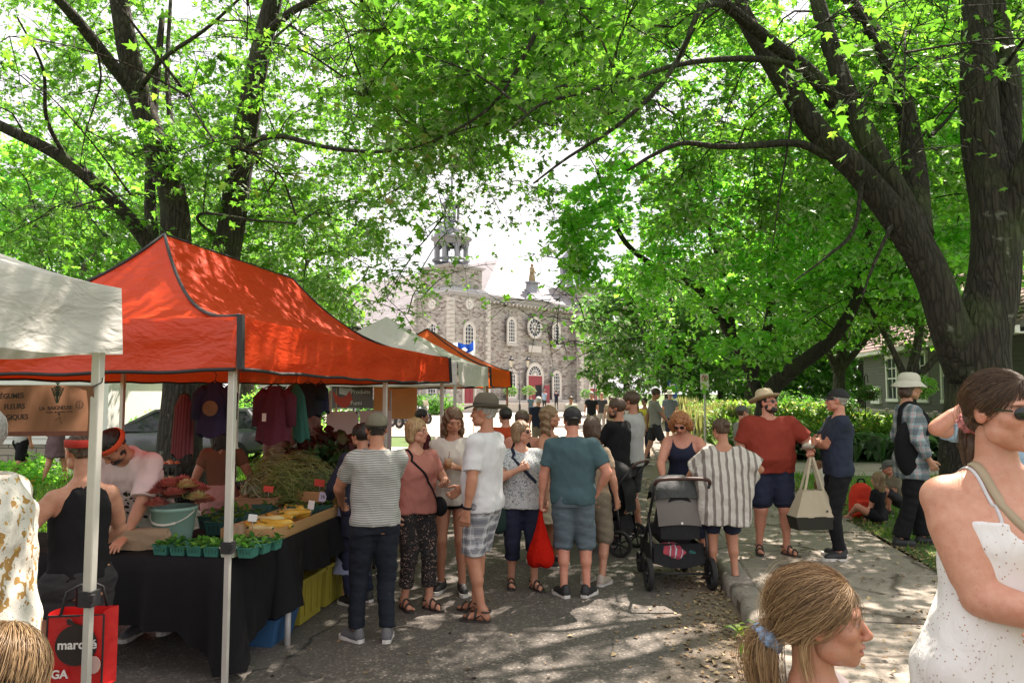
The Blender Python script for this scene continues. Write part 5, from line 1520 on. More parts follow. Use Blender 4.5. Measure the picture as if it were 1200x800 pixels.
def heap(name, loc, rad, n, label, cat, mat_, L=.35, w=.004, sd=0, curl=.6):
 r = np.random.default_rng(sd)
 V = []; F = []
 nseg = 4
 u = r.normal(0, 1, (n, 3)); u /= np.linalg.norm(u, axis=1)[:, None]; u[:, 2] = np.abs(u[:, 2])
 c = u * np.array(rad) * (r.uniform(.45, 1.06, n) * (1 + .16 * np.sin(u[:, 0] * 7 + 1) * np.sin(u[:, 1] * 6) + .08 * np.sin(u[:, 2] * 11 + u[:, 0] * 5)))[:, None]
 yaw = r.normal(.25, 1.0, n) + .8 * np.sin(u[:, 1] * 5); d = np.c_[np.cos(yaw), np.sin(yaw), r.normal(0, .35, n)]
 nrm = u / np.array(rad); nrm /= np.linalg.norm(nrm, axis=1)[:, None]
 d = d - nrm * (d * nrm).sum(1)[:, None] * .62
 side = np.cross(d, nrm); side /= np.linalg.norm(side, axis=1)[:, None] + 1e-6
 t = np.linspace(-.5, .5, nseg + 1)
 ph = r.uniform(-curl, curl, n)
 for i, tt in enumerate(t):
  P_ = c + d * (tt * L) + side * (ph * tt * tt * 4 * L * .5)[:, None] - nrm * (tt * tt * L * .7)
  for (a, bb) in ((1, 0), (-.5, .87), (-.5, -.87)):
   V.append(P_ + side * (a * w) + nrm * (bb * w))
 V = np.stack(V, 1)  # n, (nseg+1)*3, 3
 tf = np.array([(i * 3 + j, i * 3 + (j + 1) % 3, (i + 1) * 3 + (j + 1) % 3, (i + 1) * 3 + j) for i in range(nseg) for j in range(3)])
 Fq = (tf[None] + (np.arange(n) * (nseg + 1) * 3)[:, None, None]).reshape(-1, 4)
 V[:, :, 2] = np.maximum(V[:, :, 2], .004)
 me = mesh_np(name, V.reshape(-1, 3), Fq, True)
 a = me.attributes.new('tint', 'FLOAT', 'POINT'); a.data.foreach_set('value', np.repeat(r.uniform(0, 1, n), (nseg + 1) * 3).astype(np.float32))
 o = obj(name, me, mat_, None, loc); tag(o, label, cat, kind='stuff')
 return o
scape = leafmat('scape_green', [(0, (.11, .17, .03)), (.5, (.22, .30, .07)), (1, (.40, .44, .15))], .2)
heap('garlic_scapes', (-3.02, 6.55, TZ + .1), (.42, .48, .38), 4200, 'large heap of thin green garlic scapes on the long table', 'vegetables', scape, .34, .0032, 1)
MB().lathe([(.38, 0), (.34, .2), (.2, .38), (.01, .44)], 18, c=(0, 0, 0)).build('heap_core', plain('heap_core', (.05, .06, .015), .9), None, (-3.02, 6.55, TZ + .02))  # dark dome filling the heap, shade between the stems put into its colour
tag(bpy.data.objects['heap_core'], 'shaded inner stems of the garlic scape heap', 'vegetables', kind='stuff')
def kale(loc, rad, n, ls, label, m, sd):
 r = np.random.default_rng(sd)
 u = r.normal(0, 1, (n, 3)); u /= np.linalg.norm(u, axis=1)[:, None]; u[:, 2] = np.abs(u[:, 2])
 P_ = u * np.array(rad) * (r.uniform(.45, 1, n))[:, None] * (1 + .12 * np.sin(u[:, :1] * 9 + sd) * np.sin(u[:, 1:2] * 8))
 T = [(0, 0, 0), (.3, .25, .15), (.45, .6, -.1), (.2, .95, .12), (-.15, 1.0, -.08), (-.45, .62, .14), (-.3, .25, -.12), (0, .5, .1)]
 TF = [(7, i, (i + 1) % 7) for i in range(7)]
 o = scatter('kale_bunch', T, TF, P_, ls * r.uniform(.6, 1.2, n), r.uniform(0, 6.3, n), r.uniform(-.4, 1.3, n), m, tint=r.uniform(0, 1, n))
 o.location = loc; tag(o, label, 'vegetables', kind='stuff')
 MB().sphere((0, 0, 0), (rad[0] * .7, rad[1] * .7, rad[2] * .7), 8).build('bunch_core', plain('heap_core', (.02, .04, .015), .9), None, loc)  # dark filler ellipsoid, shade between the leaves put into its colour
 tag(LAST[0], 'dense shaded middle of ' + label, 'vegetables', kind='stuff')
kale_m = leafmat('kale_green', [(0, (.015, .05, .015)), (.6, (.03, .09, .025)), (1, (.07, .15, .05))], .2)
kale((-2.68, 6.95, TZ + .02), (.26, .42, .3), 1500, .085, 'curly dark kale piled at the street side of the table', kale_m, 1)
kale((-2.95, 7.15, TZ + .12), (.3, .45, .4), 1500, .09, 'second mound of kale behind the first', kale_m, 2)
chard = leafmat('chard_red', [(0, (.05, .015, .02)), (.6, (.12, .03, .03)), (1, (.07, .1, .03))], .25)
kale((-3.1, 7.55, TZ + .2), (.5, .4, .42), 1300, .12, 'dark red leafy chard behind the scapes', chard, 3)
def paper_bag(loc, rz, w, d, h, label, lie=False, folds=1):
 root_m = plain('brown_paper', (.30, .21, .13), .8, .12, 7, bump=.5, bsc=16, bd=.02)
 V = []; n = 4; rows = 7
 for j in range(rows):
  t = j / (rows - 1)
  for i in range(16):
   a = i / 16 * 4; s = int(a); f = a - s
   c = [(-1, -1), (1, -1), (1, 1), (-1, 1)]
   x = c[s][0] + (c[(s + 1) % 4][0] - c[s][0]) * f; y_ = c[s][1] + (c[(s + 1) % 4][1] - c[s][1]) * f
   k = 1 - .35 * t * t * abs(y_)
   V.append((x * w / 2 * (1 + .06 * sin(i * 2.3 + j * 1.7)), y_ * d / 2 * k * (1 - .4 * t), h * t + .012 * sin(i * 3 + j)))
 Fc = [(j * 16 + i, j * 16 + (i + 1) % 16, (j + 1) * 16 + (i + 1) % 16, (j + 1) * 16 + i) for j in range(rows - 1) for i in range(16)] + [tuple(range(16))[::-1], tuple((rows - 1) * 16 + i for i in range(16))]
 o = MB().add(V, Fc).build('paper_bag', root_m, None, loc, (0, pi / 2 if lie else 0, rz)); tag(o, label, 'paper bag', 'brown paper bags on the front table')
 return o
paper_bag((-3.4, 4.66, TZ + .07), .1, .13, .16, .34, 'crumpled brown paper bag lying flat before the bucket', True)
paper_bag((-3.62, 4.5, TZ), .2, .14, .12, .26, 'brown paper bag standing by the tank-top woman', False)
paper_bag((-2.72, 4.98, TZ), .2, .1, .09, .12, 'small brown paper bag tucked behind the bucket', False)
blk = plain('black_plastic_crate', (.015, .017, .018), .5)
def plastic_crate(loc, rz, w, d, h, label, group='stacked black plastic crates'):
 root = empty('plastic_crate', loc, rz, label, 'crate', group)
 mb = MB()
 mb.box((0, 0, .012), (w, d, .02))
 for z in (.05, h * .5, h - .02):
  for s in (-1, 1):
   mb.box((0, s * (d / 2 - .01), z), (w, .018, .035)); mb.box((s * (w / 2 - .012), 0, z), (.018, d - .04, .034))
 for k in range(7):
  x = -w / 2 + .012 + (w - .024) * k / 6
  for s in (-1, 1): mb.box((x, s * (d / 2 - .012), h / 2), (.02, .014, h - .02))
 for k in range(1, 5):
  y_ = -d / 2 + d * k / 5
  for s in (-1, 1): mb.box((s * (w / 2 - .013), y_, h / 2), (.014, .02, h - .02))
 mb.build('crate_shell', blk, root)
 return root
cw = [(-5.25, 7.1), (-4.72, 7.1)]
names = ['left stack', 'right stack']
for s, (x, y) in enumerate(cw):
 for k in range(4):
  plastic_crate((x, y, .02 + k * .27), .03 * k, .5, .36, .26, 'black plastic crate, %s behind the table, %s' % (names[s], ['bottom one', 'second from bottom', 'third from bottom', 'topmost'][k]))
onion = plain('onion_skin', (.5, .24, .12), .5, .2, 12)
for s, (x, y) in enumerate(cw):
 for k in range(16):
  o = MB().sphere((0, 0, 0), (.036, .036, .032), 7).tube([(0, 0, .028), (.003, 0, .045)], [.006, .002], 5).build('onion', onion, None, (x - .19 + (k % 6) * .075, y - .12 + (k // 6) * .09, 1.075 + .01 * sin(k * 4)))
  tag(o, 'tan onion heaped on top of the %s of black crates' % names[s], 'onion', 'onions on the black crates')
basket_box('green_tray', (-3.35, 4.93, TZ), 0, .3, .3, .09, plain('green_plastic', (.12, .38, .2), .5), 'light green plastic tray behind the paper bags', 'tray', None, None, slots=False)
yel = plain('yellow_plastic', (.34, .29, .035), .55, .1, 4)
for i, (y, lab) in enumerate([(5.75, 'yellow plastic bin nearest the blue bin under the table'), (6.25, 'middle yellow plastic bin under the table with a small sticker'), (6.75, 'farthest yellow plastic bin under the table')]):
 root = empty('yellow_bin', (-2.66, y, .0), 0, lab, 'bin', 'yellow bins under the table')
 MB().box((0, 0, .17), (.36, .42, .32), taper=.06).build('body', yel, root)
 MB().box((0, 0, .34), (.4, .46, .03)).build('rim', yel, root)
 MB().box((.181, .0, .2), (.006, .012, .28)).box((.181, .12, .2), (.005, .012, .28)).box((.181, -.12, .2), (.005, .012, .28)).build('rib', yel, root)
basket_box('blue_bin', (-2.72, 5.25, .0), 0, .55, .4, .2, plain('blue_plastic', (.03, .10, .22), .5), 'blue plastic tub on the ground under the table corner', 'tub', None, None, slots=False)
mb = MB().tube([(0, 0, 0), (0, 0, .32), (-.02, .0, .38), (-.08, 0, .42), (-.3, 0, .44)], .022, 10)
tag(mb.build('curved_leg', plain('white_tube', (.6, .6, .58), .4), None, (-2.40, 5.15, 0), (0, 0, .2)), 'curved white metal table support showing under the black cloth', 'table support')
def card(loc, rz, col, label, w=.05, h=.07, letters=None):
 root = empty('price_card', loc, rz, label, 'price card', 'price cards among the vegetables')
 MB().tube([(0, 0, 0), (0, 0, .05)], .003, 5).build('clip', steel2, root)
 MB().box((0, 0, .05 + h / 2), (w, .002, h), R=Matrix.Rotation(.15, 3, 'Y')).build('card', plain('card_' + col, {'white': (.7, .7, .68), 'red': (.6, .06, .04), 'lilac': (.5, .48, .65)}[col], .6), root)
 if letters: text(letters, h * .5, ink, root, (0, -.0025, .05 + h * .35), (pi / 2, 0, 0), 'lettering', align='CENTER', ext=.0003)
card((-2.5, 5.75, TZ + .07), .2, 'white', 'white price card clipped to the middle of the long crate')
card((-2.55, 6.1, TZ + .08), .2, 'lilac', 'lilac printed price card by the last dark green basket', .06, .08, '3$')
card((-2.64, 6.24, TZ + .19), .2, 'red', 'red price card on the square wooden crate', .09, .06)
card((-2.98, 5.97, TZ + .17), .4, 'red', 'red price card stuck in the cardboard box', .08, .05)
card((-2.6, 4.98, TZ + .1), .5, 'white', 'white price card near the tent pole', .06, .05)
card((-2.5, 6.75, TZ + .05), .3, 'red', 'red price card at the foot of the kale', .06, .05)
pf = empty('potted_flowers', (-4.35, 4.75, TZ), 0, 'pot of yellow flowers left of the woman in the black tank top', 'potted plant')
MB().lathe([(.001, .0), (.08, .0), (.11, .15), (.12, .16), (.1, .165), (.001, .15)], 16).build('pot', plain('brown_pot', (.12, .08, .05), .8), pf)
n = 420; r_ = np.random.default_rng(77)
P_ = r_.normal(0, 1, (n, 3)); P_ /= np.linalg.norm(P_, axis=1)[:, None]; P_ = P_ * (.2, .16, .14) * r_.uniform(.4, 1, (n, 1)) + (0, 0, .27)
scatter('foliage', LEAF4, LEAF2, P_, .06, r_.uniform(0, 6, n), r_.uniform(-1, 1, n), MATS['dark_leaf'], pf, tint=r_.uniform(.2, 1, n))['kind'] = 'stuff'
n = 130
P_ = r_.normal(0, 1, (n, 3)) * (.07, .06, .025) + (.0, 0, .41)
ylw = plain('yellow_petal', (.75, .5, .03), .6)
scatter('blossom', LEAF4, LEAF2, P_, .045, r_.uniform(0, 6, n), r_.uniform(-.3, 1, n), ylw, pf)['kind'] = 'stuff'
wb = empty('white_board', (-3.55, 9.35, 0), PSI, 'big blank white board standing at the back of the orange tent', 'board')
q1, q2 = D(383, 482, 9.4), D(452, 532, 9.4)
wb.location = (q1.x, q1.y, 0); wz1, wz0 = q1.z, D(383, 532, 9.4).z
MB().box((.2, 0, (wz1 + wz0) / 2), (.4, .012, wz1 - wz0)).build('panel', plain('board_white', (.5, .47, .44), .5, .12, 2), wb)
MB().box((.62, .01, (wz1 + wz0) / 2 + .01), (.4, .012, wz1 - wz0)).build('panel', MATS['board_white'], wb)
for x in (.03, .8): MB().box((x, .03, wz0 / 2 + .4), (.025, .025, wz0 + .8)).build('leg', steel2, wb)
for x in (.03, .38): MB().box((x, -.01, wz1 - .01), (.012, .012, .04)).build('clip', black_trim, wb)
p = D(410, 462, 14)
fb = empty('farm_banner', (p.x, p.y, 0), PSI, 'grey and red banner with white lettering hung under the white tent', 'banner')
z1, z0 = D(410, 453, 14).z, D(410, 478, 14).z
MB().grid(lambda u, v: (-.35 + u * .78, .02 * sin(u * 8), z1 - v * (z1 - z0)), 16, 6).build('cloth', cloth('banner_grey', (.16, .14, .14), .7), fb)
MB().grid(lambda u, v: (-.33 + u * .34 + v * .05, .02 * sin(u * 4) - .012, z1 - .07 - .2 * v - .13 * sin(u * pi)), 12, 4).build('red_swirl', cloth('banner_red', (.5, .07, .05), .7), fb)
MB().grid(lambda u, v: (-.2 + u * .3, -.014, z1 - v * .13 - .03 * sin(u * 3)), 8, 3).build('white_swirl', cloth('banner_white', (.6, .58, .58), .7), fb)
text('Produits', .11, wwhite, fb, (.02, -.03, z1 - .13), (pi / 2, 0, 0)); text('Fumi', .11, wwhite, fb, (.02, -.03, z1 - .34), (pi / 2, 0, 0))
p = D(462, 466, 14.5)
tp = MB().grid(lambda u, v: (u * .85 - .4, .03 * sin(u * 5), 2.05 - v * .75), 12, 8).build('tan_panel', cloth('tan_cloth', (.5, .3, .14), .8, trans=.4), None, (p.x, p.y, 0), (0, 0, PSI))
tag(tp, 'translucent tan cloth panel hanging under the far white tent', 'cloth panel')
ch = MB().box((0, 0, 0), (.2, .02, .32)).build('chalkboard', plain('chalk', (.02, .025, .03), .8), None, D(366, 492, 9.6)); tag(ch, 'small chalkboard in a wooden frame behind the hanging caps', 'chalkboard')
for a, bsz in (((0, -.012, .165), (.24, .02, .025)), ((0, -.012, -.165), (.24, .02, .025)), ((-.11, -.012, 0), (.025, .02, .305)), ((.11, -.012, 0), (.025, .02, .305))):
 MB().box(a, bsz).build('frame', pine, ch)
def garment(px, py, dep, w, h, m, label, cat='shirt', thick=.07, sleeve=True, tag_=False, rz=0, name='hanging_shirt', skew=0):
 p = D(px, py, dep)
 root = empty(name, p, PSI + rz, label, cat, 'garments hanging under the orange tent')
 def prof(v):  # half-width down the garment
  return w / 2 * (.35 + .65 * min(1, v * 5) if v < .2 else 1 + .12 * (v - .2))
 def f(u, v):
  a = u * 2 * pi; hw = prof(v)
  fold = 1 + .10 * sin(a * 5 + v * 3) * v + .05 * sin(a * 9 + 1)
  return (cos(a) * hw * fold + skew * v * w, sin(a) * thick * (.4 + .6 * v) * fold, -v * h - .02 * sin(a * 3) * v)
 o = MB().grid(f, 40, 14).build('body', m, root)
 if sleeve:
  for s in (-1, 1):
   MB().tube([(s * w * .3, 0, -.05), (s * w * .52, .01, -h * .22), (s * w * .56, .0, -h * (.5 if sleeve is True else sleeve))], [.05, .06, .05], 8).build('sleeve', m, root)
 MB().tube([(-w * .35, 0, -.02), (0, 0, .02), (w * .35, 0, -.02)], .006, 5).tube([(0, 0, .02), (.01, 0, .07), (-.01, 0, .1)], .003, 5).build('hanger', black_trim, root)
 if tag_: MB().box((-w * .2, -thick * 1.0 - .01, -h * .55), (.035, .004, .07)).build('label_tag', wwhite, root)
 return root
def plaidmat(name, c1, c2, c3, s, s2=None, axis2=2):
 """woven check: bands in object x/y and z"""
 b = NB(name)
 sp = b.n('SeparateXYZ', {0: b.co.outputs['Object']}).outputs
 h = b.math('ADD', sp[0], b.math('MULTIPLY', sp[1], .9)); v = sp[2]
 def band(x, sc, w, ph=0): return b.math('LESS_THAN', b.math('FRACT', b.math('ADD', b.math('MULTIPLY', x, sc), ph)), w)
 c = b.mix(b.math('MULTIPLY', band(h, s, .5), .5), c1, c2)
 c = b.mix(b.math('MULTIPLY', band(v, s, .5), .5), c, c2)
 c = b.mix(b.math('MULTIPLY', band(h, s, .09, .3), .6), c, c3)
 c = b.mix(b.math('MULTIPLY', band(v, s, .09, .3), .6), c, c3)
 hh = b.math('ADD', b.noise(8, 2, dist=1), 0)
 b.bsdf(c, .85, 0, b.bump(hh, .3, .03)); MATS[name] = b.m
 return b.m
def stripemat(name, c1, c2, sc, duty=.5, axis=2, c3=None, wob=.0, trans=0):
 b = NB(name)
 sp = b.n('SeparateXYZ', {0: b.co.outputs['Object']}).outputs
 x = sp[axis] if axis != 3 else b.math('ADD', sp[0], b.math('MULTIPLY', sp[1], .0))
 if wob: x = b.math('ADD', x, b.math('MULTIPLY', b.noise(6, 2), wob))
 fr = b.math('FRACT', b.math('MULTIPLY', x, sc))
 c = b.mix(b.math('LESS_THAN', fr, duty), c1, c2)
 if c3: c = b.mix(b.math('MULTIPLY', b.math('LESS_THAN', b.math('FRACT', b.math('MULTIPLY', x, sc * 2.0)), .12), .8), c, c3)
 nr = b.bump(b.noise(7, 2, dist=1.2), .3, .05)
 b.bsdf(c, .88, 0, nr); MATS[name] = b.m
 return b.m
garment(216, 462, 6.1, .15, .50, stripemat('maroon_stripe', (.10, .02, .03), (.16, .05, .06), 40, .5, 0), 'narrow maroon striped garment hanging before the tree trunk', 'garment', sleeve=False, name='hanging_garment')
g1 = garment(252, 449, 6.0, .24, .42, cloth('navy_tee', (.025, .022, .06), .85), 'dark navy T-shirt with a round faded print hanging by the front pole', sleeve=.7)
MB().lathe([(.001, 0), (.05, .004), (.062, .0)], 20, c=(.0, -.085, -.2), R=Matrix.Rotation(pi / 2, 3, 'X')).build('print', plain('faded_print', (.16, .09, .05), .8, .5, 40), g1)
garment(322, 452, 6.6, .26, .50, cloth('maroon_cloth', (.10, .022, .04), .8, fold=.5), 'maroon jacket with a pale tag hanging in the middle of the tent', 'jacket', .1, .72, True, name='hanging_jacket')
garment(347, 450, 6.9, .13, .52, cloth('teal_cloth', (.03, .13, .10), .8, fold=.5), 'teal-green garment hanging right of the maroon jacket', 'garment', .06, False, skew=.5, name='hanging_garment')
garment(361, 449, 7.4, .24, .33, cloth('black_tee', (.015, .02, .025), .8), 'black printed T-shirt hanging among the caps', sleeve=.5)
garment(376, 449, 7.6, .15, .3, cloth('navy_tee2', (.02, .03, .07), .8), 'small navy garment hanging behind the black T-shirt', 'garment', sleeve=False, name='hanging_garment')
# ================================================================ PEOPLE: bodies grown as one continuous implicit surface
class Field:
 """smooth union of tapered limbs, ellipsoids and lofted trunks, meshed with surface nets"""
 def __init__(s): s.p = []; s.post = []
 def cap(s, a, b, ra, rb, k=.02, flat=False, neg=False, sq=None):
  a, b = np.array(a, float), np.array(b, float); ba = b - a; L2 = max(ba @ ba, 1e-9); L = sqrt(L2)
  r = max(ra, rb)
  def f(X, Y, Z):
   px, py, pz = X - a[0], Y - a[1], Z - a[2]
   h = (px * ba[0] + py * ba[1] + pz * ba[2]) / L2
   hc = np.clip(h, 0, 1)
   if flat:
    d = np.sqrt((px - ba[0] * h) ** 2 + (py - ba[1] * h) ** 2 + (pz - ba[2] * h) ** 2) - (ra + (rb - ra) * hc)
    return np.maximum(d, np.maximum(-h - .0, h - 1) * L)
   return np.sqrt((px - ba[0] * hc) ** 2 + (py - ba[1] * hc) ** 2 + (pz - ba[2] * hc) ** 2) - (ra + (rb - ra) * hc)
  s.p.append((f, np.minimum(a, b) - r, np.maximum(a, b) + r, k, neg)); return s
 def ell(s, c, r, k=.02, neg=False, R=None):
  c = np.array(c, float); r = np.array(r, float); m = max(r) if R is not None else r
  def f(X, Y, Z):
   x, y, z = X - c[0], Y - c[1], Z - c[2]
   if R is not None:
    x, y, z = R[0][0] * x + R[1][0] * y + R[2][0] * z, R[0][1] * x + R[1][1] * y + R[2][1] * z, R[0][2] * x + R[1][2] * y + R[2][2] * z
   k0 = np.sqrt((x / r[0]) ** 2 + (y / r[1]) ** 2 + (z / r[2]) ** 2)
   k1 = np.sqrt((x / r[0] ** 2) ** 2 + (y / r[1] ** 2) ** 2 + (z / r[2] ** 2) ** 2) + 1e-9
   return k0 * (k0 - 1) / k1
  s.p.append((f, c - m, c + m, k, neg)); return s
 def loft(s, st, M=None, k=.02, ex=2.3, neg=False):
  """stations (z, cx, cy, half width, front depth, back depth), optional frame M (4x4)"""
  st = np.array(sorted(st), float); z0, z1 = st[0, 0], st[-1, 0]
  zz = np.linspace(z0, z1, 60)
  cols = [np.interp(zz, st[:, 0], st[:, j]) for j in range(1, 6)]
  ker = np.array([1, 2, 3, 2, 1.]) / 9
  cols = [np.convolve(np.pad(c, 2, 'edge'), ker, 'valid') for c in cols]
  Mi = np.linalg.inv(np.array(M)) if M is not None else None
  def f(X, Y, Z):
   if Mi is not None:
    X, Y, Z = (Mi[0, 0] * X + Mi[0, 1] * Y + Mi[0, 2] * Z + Mi[0, 3], Mi[1, 0] * X + Mi[1, 1] * Y + Mi[1, 2] * Z + Mi[1, 3], Mi[2, 0] * X + Mi[2, 1] * Y + Mi[2, 2] * Z + Mi[2, 3])
   cx, cy, hw, df, db = [np.interp(Z, zz, c) for c in cols]
   x = np.abs(X - cx) / hw; y = Y - cy
   yy = np.where(y > 0, y / df, -y / db)
   q = (x ** ex + yy ** ex + 1e-9) ** (1 / ex)
   d = (q - 1) * np.minimum(hw, (df + db) / 2) * .92
   return np.maximum(d, np.maximum(z0 - Z, Z - z1))
  m = st[:, 3:6].max() + np.abs(st[:, 1:3]).max()
  lo, hi = np.array([-m, -m, z0]), np.array([m, m, z1])
  if M is not None:
   c = np.array([[x, y, z, 1] for x in (lo[0], hi[0]) for y in (lo[1], hi[1]) for z in (lo[2], hi[2])]) @ np.array(M).T
   lo, hi = c[:, :3].min(0), c[:, :3].max(0)
  s.p.append((f, lo, hi, k, neg)); return s
 def mesh(s, h, grow=0.0, disp=None, maxn=3e6):
  pos = [q for q in s.p if not q[4]]
  lo = np.min([q[1] for q in pos], 0) - 3 * h - grow; hi = np.max([q[2] for q in pos], 0) + 3 * h + grow
  n = np.ceil((hi - lo) / h).astype(int) + 1
  while np.prod(n) > maxn: h *= 1.1; n = np.ceil((hi - lo) / h).astype(int) + 1
  ax = [lo[i] + h * np.arange(n[i]) for i in range(3)]
  F = np.full(n, .4, dtype=np.float32)
  for f, a, b, k, neg in s.p:
   pad = k + 2 * h + grow + .01
   i0 = np.clip(((a - pad - lo) / h).astype(int), 0, n - 1); i1 = np.clip(((b + pad - lo) / h).astype(int) + 2, 1, n)
   if (i1 <= i0).any(): continue
   X, Y, Z = np.meshgrid(*[ax[i][i0[i]:i1[i]] for i in range(3)], indexing='ij', sparse=True)
   sl = tuple(slice(i0[i], i1[i]) for i in range(3))
   d = f(X, Y, Z).astype(np.float32); A = F[sl]
   if neg:
    d = -d; hh = np.clip(.5 - .5 * (A - d) / k, 0, 1); F[sl] = A * (1 - hh) + d * hh + k * hh * (1 - hh)
   else:
    hh = np.clip(.5 + .5 * (A - d) / k, 0, 1); F[sl] = A * (1 - hh) + d * hh - k * hh * (1 - hh)
  if grow: F -= grow
  X, Y, Z = np.meshgrid(*ax, indexing='ij', sparse=True)
  if disp is not None: F += disp(X, Y, Z).astype(np.float32)
  for g in s.post: F = np.maximum(F, g(X, Y, Z).astype(np.float32))
  return nets(F, lo, h)
def nets(F, lo, h):
 I = F < 0
 n = np.array(F.shape)
 cs = n - 1
 acc = np.zeros((*cs, 3), np.float32); cnt = np.zeros(cs, np.int16)
 edges = []
 for ax in range(3):
  sl0 = [slice(None)] * 3; sl1 = [slice(None)] * 3
  sl0[ax] = slice(0, -1); sl1[ax] = slice(1, None)
  a, b = F[tuple(sl0)], F[tuple(sl1)]
  c = I[tuple(sl0)] != I[tuple(sl1)]
  idx = np.argwhere(c)
  if len(idx) == 0: continue
  av, bv = a[c], b[c]
  t = av / (av - bv)
  P = idx.astype(np.float32); P[:, ax] += t
  o1, o2 = [x for x in range(3) if x != ax]
  cells = []
  for d1, d2 in ((0, 0), (-1, 0), (-1, -1), (0, -1)):
   q = idx.copy(); q[:, o1] += d1; q[:, o2] += d2
   cells.append(q)
   ok = ((q >= 0) & (q < cs)).all(1)
   np.add.at(acc, tuple(q[ok].T), P[ok]); np.add.at(cnt, tuple(q[ok].T), 1)
  edges.append((cells, av < 0, ax))
 m = cnt > 0
 vid = np.full(cs, -1, np.int32); vid[m] = np.arange(m.sum())
 V = acc[m] / cnt[m][:, None] * h + lo
 Fs = []
 for cells, neg, ax in edges:
  ok = np.ones(len(neg), bool)
  for q in cells: ok &= ((q >= 0) & (q < cs)).all(1)
  ids = np.stack([vid[tuple(q[ok].T)] for q in cells], 1)
  flip = neg[ok] if ax != 1 else ~neg[ok]
  ids[~flip] = ids[~flip][:, ::-1]
  Fs.append(ids)
 Fc = np.concatenate(Fs) if Fs else np.zeros((0, 4), int)
 return V, Fc
def wob(X, Y, Z, f, sd=0, sx=1, sz=1):
 """smooth folds noise, about -1..1"""
 a = np.sin(X * f * sx + 1.3 * np.sin(Z * f * .7 * sz + sd) + sd) * np.cos(Y * f * sx + 1.1 * np.sin(Z * f * .5 * sz + 2 * sd))
 b = np.sin((X + Y * .6) * f * 1.7 * sx + Z * f * 1.1 * sz + 3 * sd) * np.sin(Z * f * 1.9 * sz - X * f + sd * 1.7)
 return .6 * a + .5 * b
def skinmat():
 b = NB('skin')
 c = b.attr('Col', 'Color')
 n = b.noise(38, 4)
 c = b.mix(b.math('MULTIPLY', b.ramp(n, [(.35, 0), (.75, 1)]), .42), c, (.42, .13, .07))
 c = b.mix(b.math('MULTIPLY', b.ramp(b.noise(120, 2), [(.62, 0), (.72, 1)]), .22), c, (.22, .08, .04))
 b.bsdf(c, .5, 0, b.bump(b.noise(220, 4), .35, .0025), **{'Subsurface Weight': .12, 'Subsurface Radius': (.012, .005, .003), 'Subsurface Scale': 1.0})
 return b.m
SKIN = skinmat()
def hairmat(name, c1, c2, sc=1.0):
 if name in MATS: return MATS[name]
 b = NB(name)
 v = b.map((34 * sc, 34 * sc, 5 * sc))
 n = b.noise(2.5, 5, v, dist=.8)
 b.bsdf(b.mix(b.ramp(n, [(.3, 0), (.7, 1)]), c1, c2), .48, 0, b.bump(b.noise(6, 4, v, dist=.5), .6, .006))
 MATS[name] = b.m; return b.m
HAIR = {'black': hairmat('hair_black', (.008, .006, .006), (.025, .018, .014)), 'brown': hairmat('hair_brown', (.03, .016, .009), (.10, .055, .03)),
  'blond': hairmat('hair_blond', (.17, .095, .04), (.45, .29, .14)), 'grey': hairmat('hair_grey', (.16, .15, .14), (.4, .38, .35)),
  'ginger': hairmat('hair_ginger', (.14, .045, .014), (.42, .17, .06)), 'white': hairmat('hair_white', (.45, .43, .4), (.7, .68, .64)),
  'auburn': hairmat('hair_auburn', (.04, .018, .01), (.17, .08, .035)), 'sand': hairmat('hair_sand', (.10, .06, .03), (.30, .19, .10))}
def skin_obj(name, V, Fc, col, parent, M=None, face=None, hairc=None):
 """mesh object with per-vertex skin colour"""
 C = np.tile(np.array([*col, 1.0], np.float32), (len(V), 1))
 if face is not None: C[:, :3] = face(V, C[:, :3])
 if M is not None: V = V @ np.array(M)[:3, :3].T + np.array(M)[:3, 3]
 me = mesh_np(name, V, Fc, True)
 a = me.color_attributes.new('Col', 'FLOAT_COLOR', 'POINT'); a.data.foreach_set('color', C.ravel())
 return me
def face_paint(age, lip, browc, h, lips=1.0, openm=0):
 def f(V, C):
  x, y, z = np.abs(V[:, 0]), V[:, 1], V[:, 2]
  C = C.copy()
  def mixc(m, c):
   m = np.clip(m, 0, 1)[:, None]; C[:] = C * (1 - m) + np.array(c) * m
  g = lambda d, w: np.exp(-(d / w) ** 2)
  base = C[0].copy()
  mixc(.35 * g(np.hypot(x - .04, z + .03), .022) * (y > .02), (base[0] * 1.0, base[1] * .62, base[2] * .55))
  mixc(.3 * g(np.hypot(x, z + .03), .016) * (y > .08), (base[0] * 1.0, base[1] * .65, base[2] * .6))
  mixc(.4 * (x > .068), (base[0], base[1] * .6, base[2] * .55))
  w = max(.0045, h * .7)
  mixc(lips * np.clip(1.2 - ((x / .025) ** 2 + ((z + .0635) / .0105) ** 2), 0, 1) * 2 * (y > .07), lip)
  mixc(1.0 * g(z + .0632, w * .55) * (x < .024) * (y > .07), (.06, .02, .02))
  mixc(.85 * np.clip(1.3 - (((x - .032) / .020) ** 2 + ((z - .0215 + 6 * (x - .03) ** 2) / max(.0045, h * .6)) ** 2), 0, 1) * (y > .06), browc)
  ey = np.clip(1.25 - (((x - .031) / .0115) ** 2 + ((z - .002) / max(.0052, h * .7)) ** 2), 0, 1) * (y > .06)
  mixc(2 * ey, (.34, .28, .25) if h < .006 else (.2, .15, .13))
  mixc(1.5 * np.clip(1.3 - np.hypot(x - .032, z - .002) / max(.0068, h * .5), 0, 1) * (y > .06), (.03, .02, .015))
  mixc(.8 * np.clip(1.3 - (((x - .031) / .016) ** 2 + ((z - .0088) / max(.0022, h * .35)) ** 2), 0, 1) * (y > .06), (.05, .03, .02))
  return C
 return f
